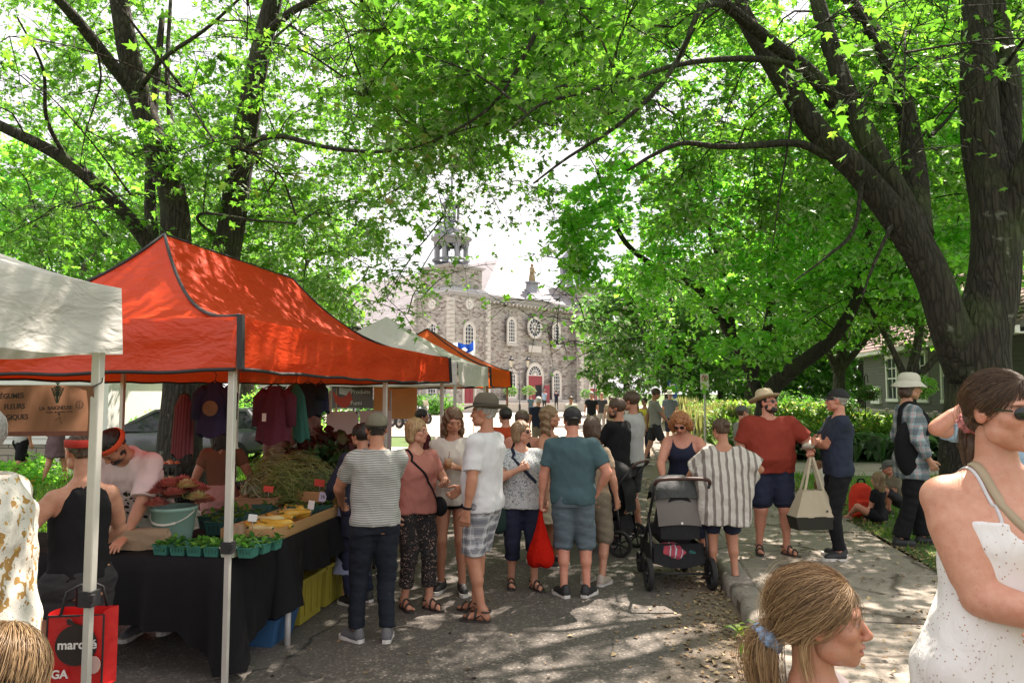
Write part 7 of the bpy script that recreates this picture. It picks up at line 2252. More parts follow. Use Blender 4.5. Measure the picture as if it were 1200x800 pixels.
 if shades or glasses:
  mb = MB()
  for q in (-1, 1):
   if shades: mb.sphere((q * .033, .089, .0), (.026, .006, .019), 8, R=Matrix.Rotation(-q * .18, 3, 'Z'))
   else: mb.tube([(q * .033 + .024 * cos(a), .092 - .006 * abs(cos(a)), .018 * sin(a)) for a in np.linspace(0, 2 * pi, 13)], .0018, 4, cap=False)
   mb.bar((q * .058, .080, .006), (q * .079, .0, .010), .0035, .005)
  mb.bar((-.01, .098, .004), (.01, .098, .004), .003)
  hat_build('sunglasses' if shades else 'glasses', mb, MATS['shade_lens'])
 return dict(root=root, H=H, s=s, g=g, rz=rz, HM=HM, El=El, Wr=Wr, Sh=Sh, B=B, BT=BT, An=An, Kn=Kn, hand=parts['hand'], st=st, h=h, hm=hm, U=U)
plain('shoe_black', (.02, .02, .022), .6); plain('sole_white', (.62, .6, .56), .6); plain('shade_lens', (.008, .008, .01), .08, bump=0)
plain('sandal_dark', (.035, .025, .02), .7); plain('sole_dark', (.04, .032, .028), .8); plain('shoe_grey', (.12, .12, .125), .7); plain('shoe_beige', (.42, .36, .3), .8)
plain('croc_pink', (.55, .08, .12), .5)
SAND = (MATS['sandal_dark'], MATS['sole_dark']); SNK = (MATS['shoe_black'], MATS['sole_white']); SNG = (MATS['shoe_grey'], MATS['sole_white']); SNB = (MATS['shoe_beige'], MATS['sole_white'])
def WP(P, p):
 """person-local metres -> world"""
 return P['root'].matrix_basis @ Vector(p) if False else (Matrix.Translation(P['g']) @ Matrix.Rotation(P['rz'], 4, 'Z')) @ Vector(p)
# ================================================================ CLOTH PATTERNS
def floralmat(name, base, layers, rough=.85, dots=None, trans=0):
 b = NB(name)
 c = b.mix(b.noise(6, 2), tuple(x * .93 for x in base), base)
 for i, (sc, th, col, wob_, dens_) in enumerate(layers):
  vec = b.map((1, 1, 1), (0, 0, .3 * i), loc=(i * 3.1, i * 1.7, i * .9))
  vv = b.mix(wob_, vec, b.noise(sc * 1.6, 2, vec, col=True))
  vo = b.n('TexVoronoi', {'Vector': vv, 'Scale': sc})
  m = b.math('LESS_THAN', vo.outputs['Distance'], th)
  if dens_ < 1:
   m = b.math('MULTIPLY', m, b.math('LESS_THAN', b.n('SeparateColor', {0: vo.outputs['Color']}).outputs[0], dens_))
  c = b.mix(m, c, col)
 nr = b.bump(b.noise(7, 2, b.map((1, 1, .6)), dist=1.2), .3, .04)
 if trans:
  d = b.n('BsdfDiffuse', {'Color': c, 'Normal': nr}).outputs[0]; t = b.n('BsdfTranslucent', {'Color': c}).outputs[0]
  b.surf(b.n('MixShader', {0: trans, 1: d, 2: t}).outputs[0])
 else: b.bsdf(c, rough, 0, nr)
 MATS[name] = b.m; return b.m
m_strtee = stripemat('grey_fine_stripe', (.42, .42, .39), (.20, .21, .20), 62, .55, 2, wob=.028)
m_caftan = stripemat('taupe_vertical_stripe', (.50, .47, .43), (.19, .165, .15), 15, .42, 0, c3=(.55, .52, .48), wob=.03)
m_florpant = floralmat('black_floral', (.012, .011, .013), [(17, .34, (.36, .24, .19), .4, .55), (17, .14, (.62, .5, .42), .4, .55), (60, .2, (.25, .16, .12), .3, .3)])
m_florblou = floralmat('blue_floral_blouse', (.55, .57, .57), [(17, .42, (.09, .115, .165), .5, .7), (17, .2, (.40, .44, .48), .5, .7), (50, .3, (.10, .14, .2), .5, .5)])
m_hawaii = floralmat('ochre_floral_shirt', (.64, .62, .56), [(10, .40, (.33, .19, .05), .35, .55), (10, .24, (.50, .32, .10), .35, .55), (40, .28, (.28, .14, .03), .3, .3), (17, .2, (.05, .16, .07), .3, .3), (30, .2, (.08, .1, .07), .4, .22)])
m_pattern = floralmat('small_print_dress', (.10, .05, .06), [(60, .28, (.5, .38, .38), .2, .7)])
m_brownpat = floralmat('brown_print', (.17, .11, .085), [(24, .3, (.3, .2, .16), .5, .6)])
m_strap = floralmat('pale_floral', (.6, .5, .36), [(40, .3, (.35, .3, .3), .4, .5)])
m_plaidsh = plaidmat('grey_plaid', (.42, .43, .45), (.055, .06, .085), (.6, .6, .6), 13)
m_plaid = plaidmat('multi_plaid', (.34, .42, .45), (.045, .05, .075), (.55, .28, .32), 8)
m_denim = cloth('denim', (.10, .135, .16), .9, .3); m_jean = cloth('dark_jean', (.012, .016, .024), .9, .3)
m_navy = cloth('navy_cotton', (.018, .022, .045), .9, .2); m_navy2 = cloth('navy_tee_dark', (.025, .032, .055), .9, .2); m_black = cloth('black_cotton', (.010, .010, .012), .9, .2)
m_white = cloth('white_cotton', (.66, .66, .68), .85, .05, trans=.12); m_cream = cloth('cream_cotton', (.60, .55, .49), .85, .06, trans=.12)
m_salmon = cloth('salmon_cotton', (.40, .16, .13), .85, .1); m_teal = cloth('teal_grey_cotton', (.055, .10, .115), .9, .12); m_red = cloth('rust_red_cotton', (.24, .035, .022), .9, .12)
m_orange = cloth('orange_red_shirt', (.42, .055, .02), .85, .12); m_grey = cloth('grey_cotton', (.26, .25, .23), .9, .12); m_lgrey = cloth('light_grey_cotton', (.42, .42, .41), .9, .1)
m_yellow = cloth('yellow_cotton', (.6, .5, .06), .85, .1); m_tan = cloth('tan_cotton', (.36, .27, .19), .85, .1); m_kh = cloth('khaki', (.20, .17, .125), .9, .12); m_dgrey = cloth('charcoal', (.035, .035, .038), .9, .2)
m_bluep = cloth('pale_blue_skirt', (.36, .40, .58), .85, .08, trans=.2); m_pinkw = cloth('pink_white_shirt', (.62, .50, .49), .85, .08); m_lblue = cloth('light_blue_sleeve', (.28, .40, .52), .85, .1)
m_rose = cloth('rosy_shorts', (.42, .24, .22), .9, .1); m_brownt = cloth('brown_top', (.16, .075, .045), .9, .1); m_olive = plain('olive_cap', (.13, .12, .085), .85, .15, 20); m_capb = plain('black_cap', (.012, .012, .014), .8, .1, 20)
m_straw = plain('straw', (.52, .42, .28), .75, .15, 60, bump=.6, bsc=160); m_felt = plain('olive_felt', (.10, .085, .06), .9, .15, 20); m_whiteh = plain('cream_hat', (.56, .53, .46), .85, .1, 50, bump=.4, bsc=120)
m_bandr = floralmat('red_bandana', (.5, .03, .02), [(60, .25, (.5, .4, .35), .3, .3)]); m_bando = plain('orange_bandana', (.6, .07, .02), .8, .25, 40)
m_redcap = plain('pink_red_cap', (.5, .06, .08), .8, .1, 20); m_headg = plain('grey_cap', (.10, .10, .095), .85, .1, 20)
b = NB('eyelet_cotton')
vo = b.n('TexVoronoi', {'Vector': b.co.outputs['Object'], 'Scale': 74}).outputs['Distance']
hole = b.math('LESS_THAN', vo, .17)
ring = b.math('MULTIPLY', b.math('GREATER_THAN', vo, .17), b.math('LESS_THAN', vo, .34))
c = b.mix(b.math('MULTIPLY', b.noise(5, 2), .15), (.74, .73, .72), (.6, .58, .56)); c = b.mix(hole, c, (.40, .27, .21))
hh = b.math('ADD', b.math('MULTIPLY', ring, .5), b.math('MULTIPLY', b.noise(9, 3, b.map((1, 1, .35)), dist=1.5), 5))
b.bsdf(c, .85, 0, b.bump(hh, .5, .006)); m_eyelet = b.m
def tee(m, **k): d = dict(m=m, sleeve=.62, ease=.016, hem=.86, loose=.7); d.update(k); return d
def tank(m, **k): d = dict(m=m, sleeve=0, ease=.010, hem=.88, loose=.5, tank=.10, neck=1.37, nk=(.10, .14, .085), name='top'); d.update(k); return d
def pants(m, **k): d = dict(m=m, end=1.96, ease=.016, flare=.006); d.update(k); return d
def shorts(m, **k): d = dict(m=m, end=.82, ease=.020, flare=.016, kind='shorts'); d.update(k); return d
PP = {}
# ---- the group in the middle of the street
PP['stripe'] = person('man in a finely striped grey T-shirt, olive cap and dark jeans, seen from behind', 438, fy=752, hy=483, face=6, w=1.0, arms=((-.24, .33, 1.04), (.10, .36, 1.02)), eh=((-.7, -.6, -.3), (.5, -.6, 0)), legs=((-.13, .06, 0), (.10, .0, 0)), feet=(35, -12), hair='short', hc='black', hat='cap', hatm=m_olive, hatc=.02, top=tee(m_strtee, hem=.90, sleeve=.68, ease=.022), bot=pants(m_jean, ease=.018), shoem=SNG, skin='tan')
PP['pink'] = person('woman in a salmon top and black floral trousers talking, facing right', 486, fy=712, hy=491, face=-146, sex='f', w=1.12, head=(28, 0, 0), arms=((-.15, .24, 1.15), (.26, .05, .9)), eh=((-.8, -.5, -.5), (.5, -.6, 0)), curls=(.35, .5), palm=((.3, -.2, 1), None), legs=((-.08, .12, 0), (.09, -.04, 0)), feet=(10, -10), hair='bob', hc='blond', glasses=True, top=tee(m_salmon, hem=.88, ease=.026, sleeve=.55), bot=pants(m_florpant, end=1.72), shoes='sandal', shoem=SAND)
PP['cream'] = person('young long-haired woman in an oversized cream shirt and black shorts, looking down', 529, fy=692, hy=477, face=172, sex='f', head=(22, -22, 4), arms=((-.07, .25, 1.20), (.24, .04, .88)), eh=((-.7, -.4, -.5), (.5, -.6, 0)), curls=(.8, .35), legs=((-.11, .06, 0), (.10, .0, 0)), feet=(14, -12), hair='wavy', hc='auburn', hopt=dict(len=.27, fwd=.03), top=tee(m_cream, hem=.82, ease=.038, sleeve=1.25, sw=.024, fold=.010), bot=shorts(m_black, end=.30), shoem=SNK, skin='tan')
PP['fedora'] = person('older man in a white T-shirt, plaid shorts and olive hat facing left', 567, fy=724, hy=463, face=62, head=(10, 0, 0), w=1.02, belly=.03, arms=((-.25, .02, .885), (.16, .30, 1.0)), legs=((-.09, -.03, 0), (.10, .13, 0)), feet=(14, -5), hair='short', hc='grey', hat='fedora', hatm=m_felt, hatc=.03, top=tee(m_white, hem=.86, ease=.028, sleeve=.8, sw=.024, fold=.009), bot=shorts(m_plaidsh, end=.93, ease=.022), shoes='sandal', shoem=SAND, skin='tan')
PP['blouse'] = person('laughing short-haired woman with sunglasses in a blue-and-white floral blouse', 611, fy=688, hy=494, face=-168, sex='f', w=1.3, head=(-8, 4, 0) if False else (52, 4, 0), arms=((-.27, .04, .9), (.06, .21, 1.27)), eh=((-.5, -.6, 0), (.9, -.1, -.6)), curls=(.4, 1.1), palm=(None, (-.2, -1, 0)), legs=((-.12, .10, 0), (.10, -.05, 0)), feet=(20, -10), hair='bob', hc='sand', hopt=dict(vol=.010), shades=True, top=tee(m_florblou, hem=.84, ease=.03, sleeve=.62, sw=.03), bot=pants(m_navy, end=1.45, ease=.016), shoes='sandal', shoem=SAND)
PP['teal'] = person('man in a dark teal T-shirt and denim shorts holding a red bag, seen from behind', 672, fy=700, hy=476, face=-4, head=(12, 0, 0), w=1.12, arms=((-.30, .02, .885), (.22, .06, .96)), eh=((-.7, -.4, 0), (1, -.6, 0)), curls=(1.0, .6), legs=((-.09, .02, 0), (.12, .06, 0)), feet=(35, -25), hair='short', hc='black', hat='capback', hatm=m_capb, hatc=.02, glasses=True, top=tee(m_teal, hem=.87, ease=.024, sleeve=.72, sw=.02), bot=shorts(m_denim, end=1.12, ease=.02, kind='pants'), skin='pink')
PP['behind_teal'] = person('brown-haired woman hidden behind the man in the dark teal T-shirt', 696, fy=684, hy=489, face=-30, sex='f', hair='bob', hc='brown', top=tee(m_tan), bot=shorts(m_kh, end=1.0), shoem=SNB)
PP['blacktee'] = person('bearded man in a black T-shirt and black shorts standing by the pushchair, facing left', 725, fy=639, hy=467, face=62, head=(20, -4, 0), w=1.05, arms=((-.18, .36, 1.02), (.12, .40, 1.02)), legs=((-.10, .0, 0), (.10, .12, 0)), feet=(10, -8), hair='short', hc='brown', beard='brown', top=tee(m_black, ease=.02, sleeve=.7, hem=.84), bot=shorts(m_black, end=.84), shoem=SNG, skin='tan')
PP['greytee'] = person('man in a pale grey T-shirt standing just behind the bearded man in black', 742, fy=628, hy=459, face=66, head=(0, -6, 0), w=1.0, arms=((-.24, .08, .88), (.20, .15, .9)), legs=((-.10, .05, 0), (.10, -.05, 0)), hair='short', hc='brown', top=tee(m_lgrey, ease=.026, sleeve=.85, sw=.024), bot=shorts(m_dgrey, end=.9), skin='tan')
PP['curly'] = person('curly ginger-haired woman in sunglasses and a navy tank top leaning over the pushchair', 805, fy=658, hy=499, face=172, sex='f', w=1.22, lean=20, head=(0, -18, 6), arms=((-.20, .40, .98), (.17, .44, .94)), eh=((-.8, -.5, 0), (.8, -.5, 0)), curls=(.5, .35), hair='curly', hc='ginger', shades=True, top=tank(m_navy, hem=.84), bot=pants(m_navy, end=1.5), shoes='sandal', shoem=SAND, legs=((-.2, .0, 0), (.0, -.12, 0)), H=1.66, skin='pink')
caft = [(.62, 0, 0, .30, .20, .20), (.8, 0, 0, .31, .20, .20), (1.0, .02, 0, .33, .19, .19), (1.14, .03, 0, .37, .16, .17), (1.26, .02, 0, .36, .13, .15), (1.33, .01, -.005, .27, .11, .125), (1.395, 0, -.01, .19, .085, .10), (1.43, 0, -.015, .10, .06, .075), (1.46, 0, -.015, .07, .05, .06)]
PP['caftan'] = person('woman in a taupe-and-white striped caftan holding the pushchair handle', 850, fy=682, z0=.06, hy=487, face=18, sex='f', w=1.1, head=(18, -10, 0), arms=((-.36, .30, 1.0), (.27, .12, 1.1)), eh=((-.7, -.4, -.3), (1, -.5, -.5)), curls=(1.0, .5), hair='bun', hc='brown', hatc=.03, top=dict(m=m_caftan, hem=.62, sleeve=.9, sw=.05, ease=.03, st=caft, neck=1.415, nk=(.08, .10, .075), ny=-.02, fold=.014, name='caftan'), bot=pants(m_navy, end=.9), shoes='sandal', shoem=SAND, legs=((-.12, .04, 0), (.10, -.03, 0)), feet=(20, -15), skin='tan')
PP['redtee'] = person('large bearded man in a rust-red T-shirt, navy shorts and straw hat', 905, fy=648, z0=.125, hy=456, face=-164, w=1.42, belly=.07, head=(42, 12, 0), arms=((-.36, .24, 1.12), (.33, .04, .9)), eh=((-1, -.5, -.6), (.7, -.6, 0)), curls=(1.0, .5), palm=((.4, -.3, 1), None), legs=((-.14, .06, 0), (.14, 0, 0)), feet=(30, -10), hair='short', hc='black', beard='black', shades=True, hat='straw', hatm=m_straw, hatc=.04, top=tee(m_red, ease=.026, sleeve=.8, sw=.026, hem=.88), bot=shorts(m_navy, end=.92, ease=.026), shoes='sandal', shoem=SAND, skin='pink', armw=1.1)
PP['crossed'] = person('man in a navy T-shirt and black trousers with folded arms, in profile facing left', 986, fy=654, z0=.125, hy=457, face=106, w=1.12, belly=.03, head=(-14, 2, 0), arms=((.13, .25, 1.17), (-.13, .27, 1.22)), eh=((-.7, .1, -1), (.7, .1, -1)), curls=(.7, .7), palm=((0, -1, 0), (0, -1, 0)), legs=((-.11, .05, 0), (.11, -.02, 0)), feet=(12, -20), hair='short', hc='grey', hat='cap', hatm=m_capb, glasses=True, top=tee(m_navy2, ease=.022, sleeve=.75, hem=.86), bot=pants(m_black, ease=.016), shoem=SNK, skin='pink')
PP['boycap'] = person('person in a grey shirt and grey cap standing behind the man with the straw hat', 870, dep=11, hy=476, z0=.1, face=-60, hair='short', hc='brown', hat='cap', hatm=m_headg, top=tee(m_grey), bot=pants(m_dgrey), glasses=True)
PP['plaid'] = person('woman in a long plaid shirt and cream bucket hat, in profile facing right', 1071, fy=640, z0=.1, hy=438, face=-72, sex='f', w=1.12, head=(-8, -8, 0), arms=((-.26, .06, .9), (.25, .10, .9)), legs=((-.10, .12, 0), (.09, -.16, 0)), hair='bob', hc='brown', hat='bucket', hatm=m_whiteh, hatc=.03, top=tee(m_plaid, hem=.70, ease=.034, sleeve=1.85, sw=.026, fold=.010), bot=pants(m_black, flare=.035), shoem=(MATS['shoe_black'], MATS['sole_dark']))
PP['handhead'] = person('person in a pale blue shirt and black cap raising a hand to the brow', 1168, dep=4.7, hy=441, z0=.1, face=165, arms=((-.24, .06, .9), (.10, .16, 1.60)), eh=((-.5, -.6, 0), (1, .3, -1.2)), curls=(.4, 1.0), palm=(None, (-.3, -.6, -1)), hair='short', hc='brown', hat='cap', hatm=m_capb, top=tee(m_lblue, sleeve=.7), bot=pants(m_dgrey), skin='pink', armw=1.1)
# ---- behind the group
PP['navyjacket'] = person('person in a navy jacket bent over the greens behind the man in the striped T-shirt', 424, dep=6.5, hy=497, face=40, w=1.05, arms=((-.2, .28, 1.0), (.16, .30, 1.0)), hair='short', hc='black', top=tee(m_navy2, sleeve=1.9, hem=.66, ease=.03), bot=pants(m_navy), group='market visitors on the street')
PP['skirtgirl'] = person('small child in a pale blue skirt and pink clogs beside the black table cloth', 411, fy=706, hy=570, face=-20, sex='f', hs=1.25, hair='long', hc='sand', hopt=dict(len=.2), top=tee(m_bluep, ease=.02), bot=dict(kind='skirt', m=m_bluep, len=.45, flare=.10), shoes='croc', shoem=(MATS['croc_pink'], MATS['croc_pink']))
PP['darkwoman'] = person('dark-haired woman in a dark red top in profile under the white tent', 495, dep=11, hy=480, face=-88, sex='f', hair='tied', hc='black', top=tee(cloth('dark_red_top', (.10, .02, .025))), bot=pants(m_black), skin='tan')
PP['sunw'] = person('woman in sunglasses peeking between the white tent leg and the orange-red shirt', 572, dep=11.5, hy=482, face=-165, sex='f', hair='tied', hc='brown', shades=True, top=tank(m_black), bot=pants(m_dgrey))
PP['orangeman'] = person('man in an orange-red shirt seen from behind in the crowd', 592, dep=9.6, hy=478, face=28, w=1.15, hair='short', hc='black', top=tee(m_orange, sleeve=.8, ease=.03), bot=pants(m_dgrey))
PP['tankw'] = person('woman in a black tank top, hair parted and tied back, behind the floral blouse', 612, dep=8.2, hy=481, face=172, sex='f', w=1.1, head=(0, -15, 0), hair='tied', hc='brown', top=tank(m_black), bot=pants(m_dgrey), skin='pink')
PP['blondw'] = person('curly blonde woman in a pale floral strap dress, in profile facing right', 644, dep=7.9, hy=477, face=-118, sex='f', w=1.12, head=(15, 0, 0), arms=((-.15, .22, 1.2), (.12, .24, 1.2)), hair='wavy', hc='sand', hopt=dict(len=.2), top=tank(m_strap, hem=.6), bot=dict(kind='skirt', m=m_strap, len=.5, flare=.08), skin='tan')
PP['whitehair'] = person('white-haired man in a navy shirt walking towards the church', 631, dep=21, hy=465, face=5, w=1.15, hair='short', hc='white', top=tee(m_navy), bot=pants(m_kh))
PP['fargrey'] = person('man in a grey T-shirt and black shorts striding right on the sunny paving', 768, fy=546, hy=455, face=-76, head=(-5, -18, 0), arms=((-.24, -.12, .9), (.24, .28, .95)), legs=((-.09, -.26, .0), (.09, .24, .02)), hair='short', hc='brown', top=tee(m_grey, sleeve=.75), bot=shorts(m_dgrey, end=.8), shoem=SNG, skin='tan')
PP['sunhat'] = person('person in a grey shirt and pale sun hat seen from behind by the far bushes', 785, dep=26, hy=458, face=-10, hair='short', hc='grey', hat='sunhat', hatm=m_whiteh, top=tee(m_dgrey if False else cloth('slate_shirt', (.12, .14, .17))), bot=shorts(m_navy, end=1.2, kind='pants'))
PP['pinkcap'] = person('woman in a pink-red cap and tan top in the distant crowd', 744, dep=19, hy=469, face=-170, sex='f', hair='long', hc='ginger', hopt=dict(len=.2), hat='cap', hatm=m_redcap, top=tee(m_tan), bot=pants(m_kh))
PP['yellow'] = person('woman in a yellow top and dark trousers in the distance', 755, dep=20.5, hy=466, face=160, sex='f', arms=((-.12, .22, 1.2), (.12, .22, 1.2)), hair='tied', hc='black', shades=True, top=tee(m_yellow), bot=pants(m_navy))
PP['farblack'] = person('distant man in a black T-shirt and cargo shorts walking from the church', 693, dep=30, hy=459, face=172, hair='short', hc='grey', top=tee(m_black), bot=shorts(m_kh, end=1.05, kind='pants'), legs=((-.09, .1, 0), (.09, -.1, 0)))
PP['farpair'] = person('distant person in a dark top just right of the man in cargo shorts', 705, dep=33, hy=460, face=165, hair='short', hc='sand', top=tee(m_dgrey), bot=pants(m_grey))
for (px_, dp_, m1, lab) in ((638, 58, m_lblue, 'tiny figure in pale blue on the church steps'), (652, 60, m_navy, 'tiny figure in navy by the open church door'), (737, 30, m_lgrey, 'distant person in light grey behind the man in black'), (669, 27, m_cream, 'distant person in cream behind the black cap'), (622, 50, m_teal, 'tiny figure in green left of the church door'), (716, 26, m_tan, 'distant person in tan beyond the bearded man')):
 person(lab, px_, dep=dp_, z0=.4 if dp_ > 55 else 0, H=1.68, face=170, hair='short', hc='brown', top=tee(m1), bot=pants(m_dgrey), group='distant figures near the church')
# ---- stall side
PP['tank'] = person('woman in a black tank top, grey shorts and red head scarf standing at the table', 101, dep=3.95, hy=505, face=22, sex='f', w=1.0, head=(0, -12, 0), arms=((-.22, .22, 1.02), (.20, .30, 1.0)), eh=((-1, -.5, -.3), (1, -.4, -.3)), legs=((-.12, 0, 0), (.11, .02, 0)), hair='tied', hc='brown', hat='bandana', hatm=m_bandr, top=tank(m_black, hem=.93, neck=1.40, nk=(.085, .10, .06), tank=.075, ease=.012), bot=shorts(m_dgrey, end=.42, ease=.02), shoem=SNK, skin='fair', group='stall holders and customers under the tents')
PP['bandana'] = person('vendor with an orange head band and printed white T-shirt leaning on the table', 178, dep=5.55, hy=505, face=150, lean=38, H=1.74, head=(-10, -25, 0), arms=((-.12, .50, .80), (.22, .48, .80)), eh=((-1, 0, -.2), (.6, -.3, .3)), curls=(.2, .2), palm=((0, .2, -1), (0, .2, -1)), handfix=((0, 1, -.3), (0, 1, -.3)), legs=((-.10, -.22, 0), (.12, -.10, 0)), hair='short', hc='black', beard='black', hat='bandana', hatm=m_bando, top=tee(m_pinkw, sleeve=.85, sw=.03, ease=.03), bot=pants(m_navy, ease=.016), shoem=SNG, skin='tan', group='stall holders and customers under the tents')
PP['browntop'] = person('woman with long dark hair in a brown top and pale pink shorts', 262, dep=6.95, hy=490, face=-6, sex='f', w=.98, hair='long', hc='black', hopt=dict(len=.24), arms=((-.24, .10, .9), (.22, .18, 1.0)), top=tee(m_brownt, hem=1.06, sleeve=.45, ease=.008, loose=.2), bot=shorts(m_rose, end=.42, waist=1.08, ease=.018), skin='tan', shoes='sandal', shoem=SAND, group='stall holders and customers under the tents')
PP['printed'] = person('vendor in a brown patterned top half hidden by the hanging caps', 345, dep=8.3, hy=452, face=170, w=1.1, hair='short', hc='brown', top=tee(m_brownpat, sleeve=1.4, ease=.03), bot=pants(m_dgrey), skin='tan', group='stall holders and customers under the tents')
PP['hawaii'] = person('person in an ochre-flowered cream shirt at the left edge', -8, dep=2.75, hy=478, face=62, w=1.25, belly=.05, lean=6, arms=((-.25, .2, 1.0), (.2, .3, 1.05)), hair='short', hc='grey', top=tee(m_hawaii, ease=.04, sleeve=.9, sw=.03, hem=.78, fold=.012), bot=pants(m_kh, ease=.02), group='stall holders and customers under the tents')
PP['farwalk'] = person('man in a grey T-shirt and black shorts walking behind the stalls at far left', 27, dep=14.2, hy=470, z0=.05, face=-60, legs=((-.09, .2, 0), (.09, -.22, 0)), hair='short', hc='brown', top=tee(m_lgrey), bot=shorts(m_black, end=.85), skin='pink')
PP['fardress'] = person('woman in a small-print dark dress walking beside the lattice', 68, dep=14, hy=470, z0=.05, face=-50, sex='f', legs=((-.09, -.2, 0), (.09, .2, 0)), arms=((-.2, .1, .95), (.3, .32, 1.1)), hair='tied', hc='brown', top=tee(m_pattern, hem=.62, ease=.02), bot=dict(kind='skirt', m=m_pattern, len=.6, flare=.04), skin='pink')
# ---- children on the verge
PP['sitgirl'] = person('girl in a black dress sitting on the grass beside a red backpack', 1030, fy=611, z0=.1, H=1.18, face=62, sex='f', hs=1.2, sit=.13, arms=((-.2, .32, .38), (.15, .3, .40)), legs=((-.2, .5, .0), (.15, .42, .0)), kneeh=((-.8, .3, .6), (.8, .3, .6)), hair='long', hc='sand', hopt=dict(len=.2), top=tee(m_black, sleeve=.6, hem=.84), bot=shorts(m_black, end=.5), shoes='bare', skin='pink', group='children sitting on the verge')
PP['sqboy'] = person('boy in a dark cap crouching behind the sitting girl', 1056, fy=603, z0=.1, H=1.22, face=110, hs=1.2, sit=.28, lean=18, arms=((-.15, .40, .5), (.12, .40, .5)), legs=((-.14, .26, 0), (.14, .22, 0)), kneeh=((-.3, 1, .8), (.3, 1, .8)), hair='short', hc='brown', hat='cap', hatm=m_headg, top=tee(m_kh, hem=.84), bot=shorts(m_dgrey, end=.9), skin='pink', group='children sitting on the verge')
# ================================================================ NEAREST FIGURES
def strandmat(name, stops):
 b = NB(name); c = b.ramp(b.attr('tint', 'Fac'), stops)
 b.bsdf(c, .42, 0, **{'Specular IOR Level': .6}); return b.m
ST = {'blond': strandmat('strand_blond', [(0, (.11, .06, .025)), (.5, (.30, .18, .08)), (1, (.56, .38, .20))]), 'brown': strandmat('strand_brown', [(0, (.03, .016, .008)), (.6, (.09, .048, .022)), (1, (.2, .12, .06))])}
def tubes_np(name, P, r, m, root, tint, ns=3):
 n, k, _ = P.shape
 T = np.gradient(P, axis=1); T /= np.linalg.norm(T, axis=2, keepdims=True) + 1e-9
 u = np.cross(T, np.array([.31, .22, .93])); u /= np.linalg.norm(u, axis=2, keepdims=True) + 1e-9; v = np.cross(T, u)
 rr_ = r * np.interp(np.linspace(0, 1, k), [0, .15, .8, 1], [.7, 1, .9, .25])[None, :, None]
 V = np.stack([P + (u * cos(a) + v * sin(a)) * rr_ for a in np.arange(ns) * 2 * pi / ns], 2).reshape(n, k * ns, 3)
 tf = np.array([(i * ns + j, i * ns + (j + 1) % ns, (i + 1) * ns + (j + 1) % ns, (i + 1) * ns + j) for i in range(k - 1) for j in range(ns)])
 F = (tf[None] + (np.arange(n) * k * ns)[:, None, None]).reshape(-1, 4)
 me = mesh_np(name, V.reshape(-1, 3), F, True)
 a = me.attributes.new('tint', 'FLOAT', 'POINT'); a.data.foreach_set('value', np.repeat(tint, k * ns).astype(np.float32))
 o = obj(name, me, m, root); o['kind'] = 'stuff'; return o
def strands(P, m, n, tie, tail, seed=0, R=(.0895, .108, .0975), c0=(0, -.02, .033), hl=(.50, .40), wave=.0022, loose=.004, rad=.0006, tail_n=260, fly=60, spread=.018):
 """hair combed from the hairline over the skull to the tie, then falling as a tail; head frame"""
 r = np.random.default_rng(seed); K = 14
 Rv, c0 = np.array(R), np.array(c0)
 th = r.uniform(-1.75, 1.75, n)          # around from the front (0) to beyond the ears
 ph = r.uniform(-.05, 1.35, n) ** 1.0     # elevation
 ph = np.maximum(ph, np.where(np.abs(th) > 1.05, .12, hl[0] - hl[1] * np.abs(th)))
 d0 = np.c_[np.sin(th) * np.cos(ph), np.cos(th) * np.cos(ph), np.sin(ph)]
 tie = np.array(tie); dt = (tie - c0) / Rv; dt /= np.linalg.norm(dt)
 dt = dt + r.normal(0, .07, (n, 3)); dt /= np.linalg.norm(dt, axis=1)[:, None]
 t = np.linspace(0, 1, K)
 om = np.arccos(np.clip((d0 * dt).sum(1), -1, 1))[:, None] + 1e-4
 D_ = (np.sin((1 - t) * om)[..., None] * d0[:, None] + np.sin(t * om)[..., None] * dt[:, None]) / np.sin(om)[..., None]
 lift = 1 + (r.uniform(-.01, .05, n)[:, None] * np.sin(pi * t)[None] + r.uniform(-.02, .03, (n, 1)))
 lift = lift + np.abs(r.normal(0, loose * 2, (n, 1))) * np.sin(pi * t)[None] * 3
 Pp = c0 + D_ * Rv * lift[..., None]
 Pp += wave * np.sin(t[None, :, None] * r.uniform(4, 16, (n, 1, 1)) + r.uniform(0, 6, (n, 1, 3)))
 M_ = np.array(P['HM']); tr = lambda Q: Q @ M_[:3, :3].T + M_[:3, 3]
 tint = np.clip(r.normal(.42, .3, n) + .12 * np.sin(th * 9), 0, 1)
 tubes_np('hair_strands', tr(Pp), rad, m, P['root'], tint)
 if tail is not None:
  S = spline(tail, K); nt = tail_n
  off = r.normal(0, 1, (nt, 1, 3)) * np.array([spread, spread, spread * .5]) * np.interp(t, [0, .12, .5, 1], [.35, 1, 1.15, .9])[None, :, None]
  Q = S[None] + off + .004 * np.sin(t[None, :, None] * r.uniform(4, 12, (nt, 1, 1)) + r.uniform(0, 6, (nt, 1, 3)))
  tubes_np('tail_strands', tr(Q), rad * 1.1, m, P['root'], np.clip(r.normal(.5, .25, nt), 0, 1))
 a = r.integers(0, n, fly); Q = Pp[a] + (D_[a] * np.linspace(0, 1, K)[None, :, None] ** 2 * r.uniform(.0, .05, (fly, 1, 1)))
 Q += r.normal(0, .004, (fly, 1, 3)); Q[..., 2] -= (t ** 2)[None] * r.uniform(0, .05, (fly, 1))
 tubes_np('flyaway_hair', tr(Q), rad * .7, m, P['root'], r.uniform(.4, 1, fly))
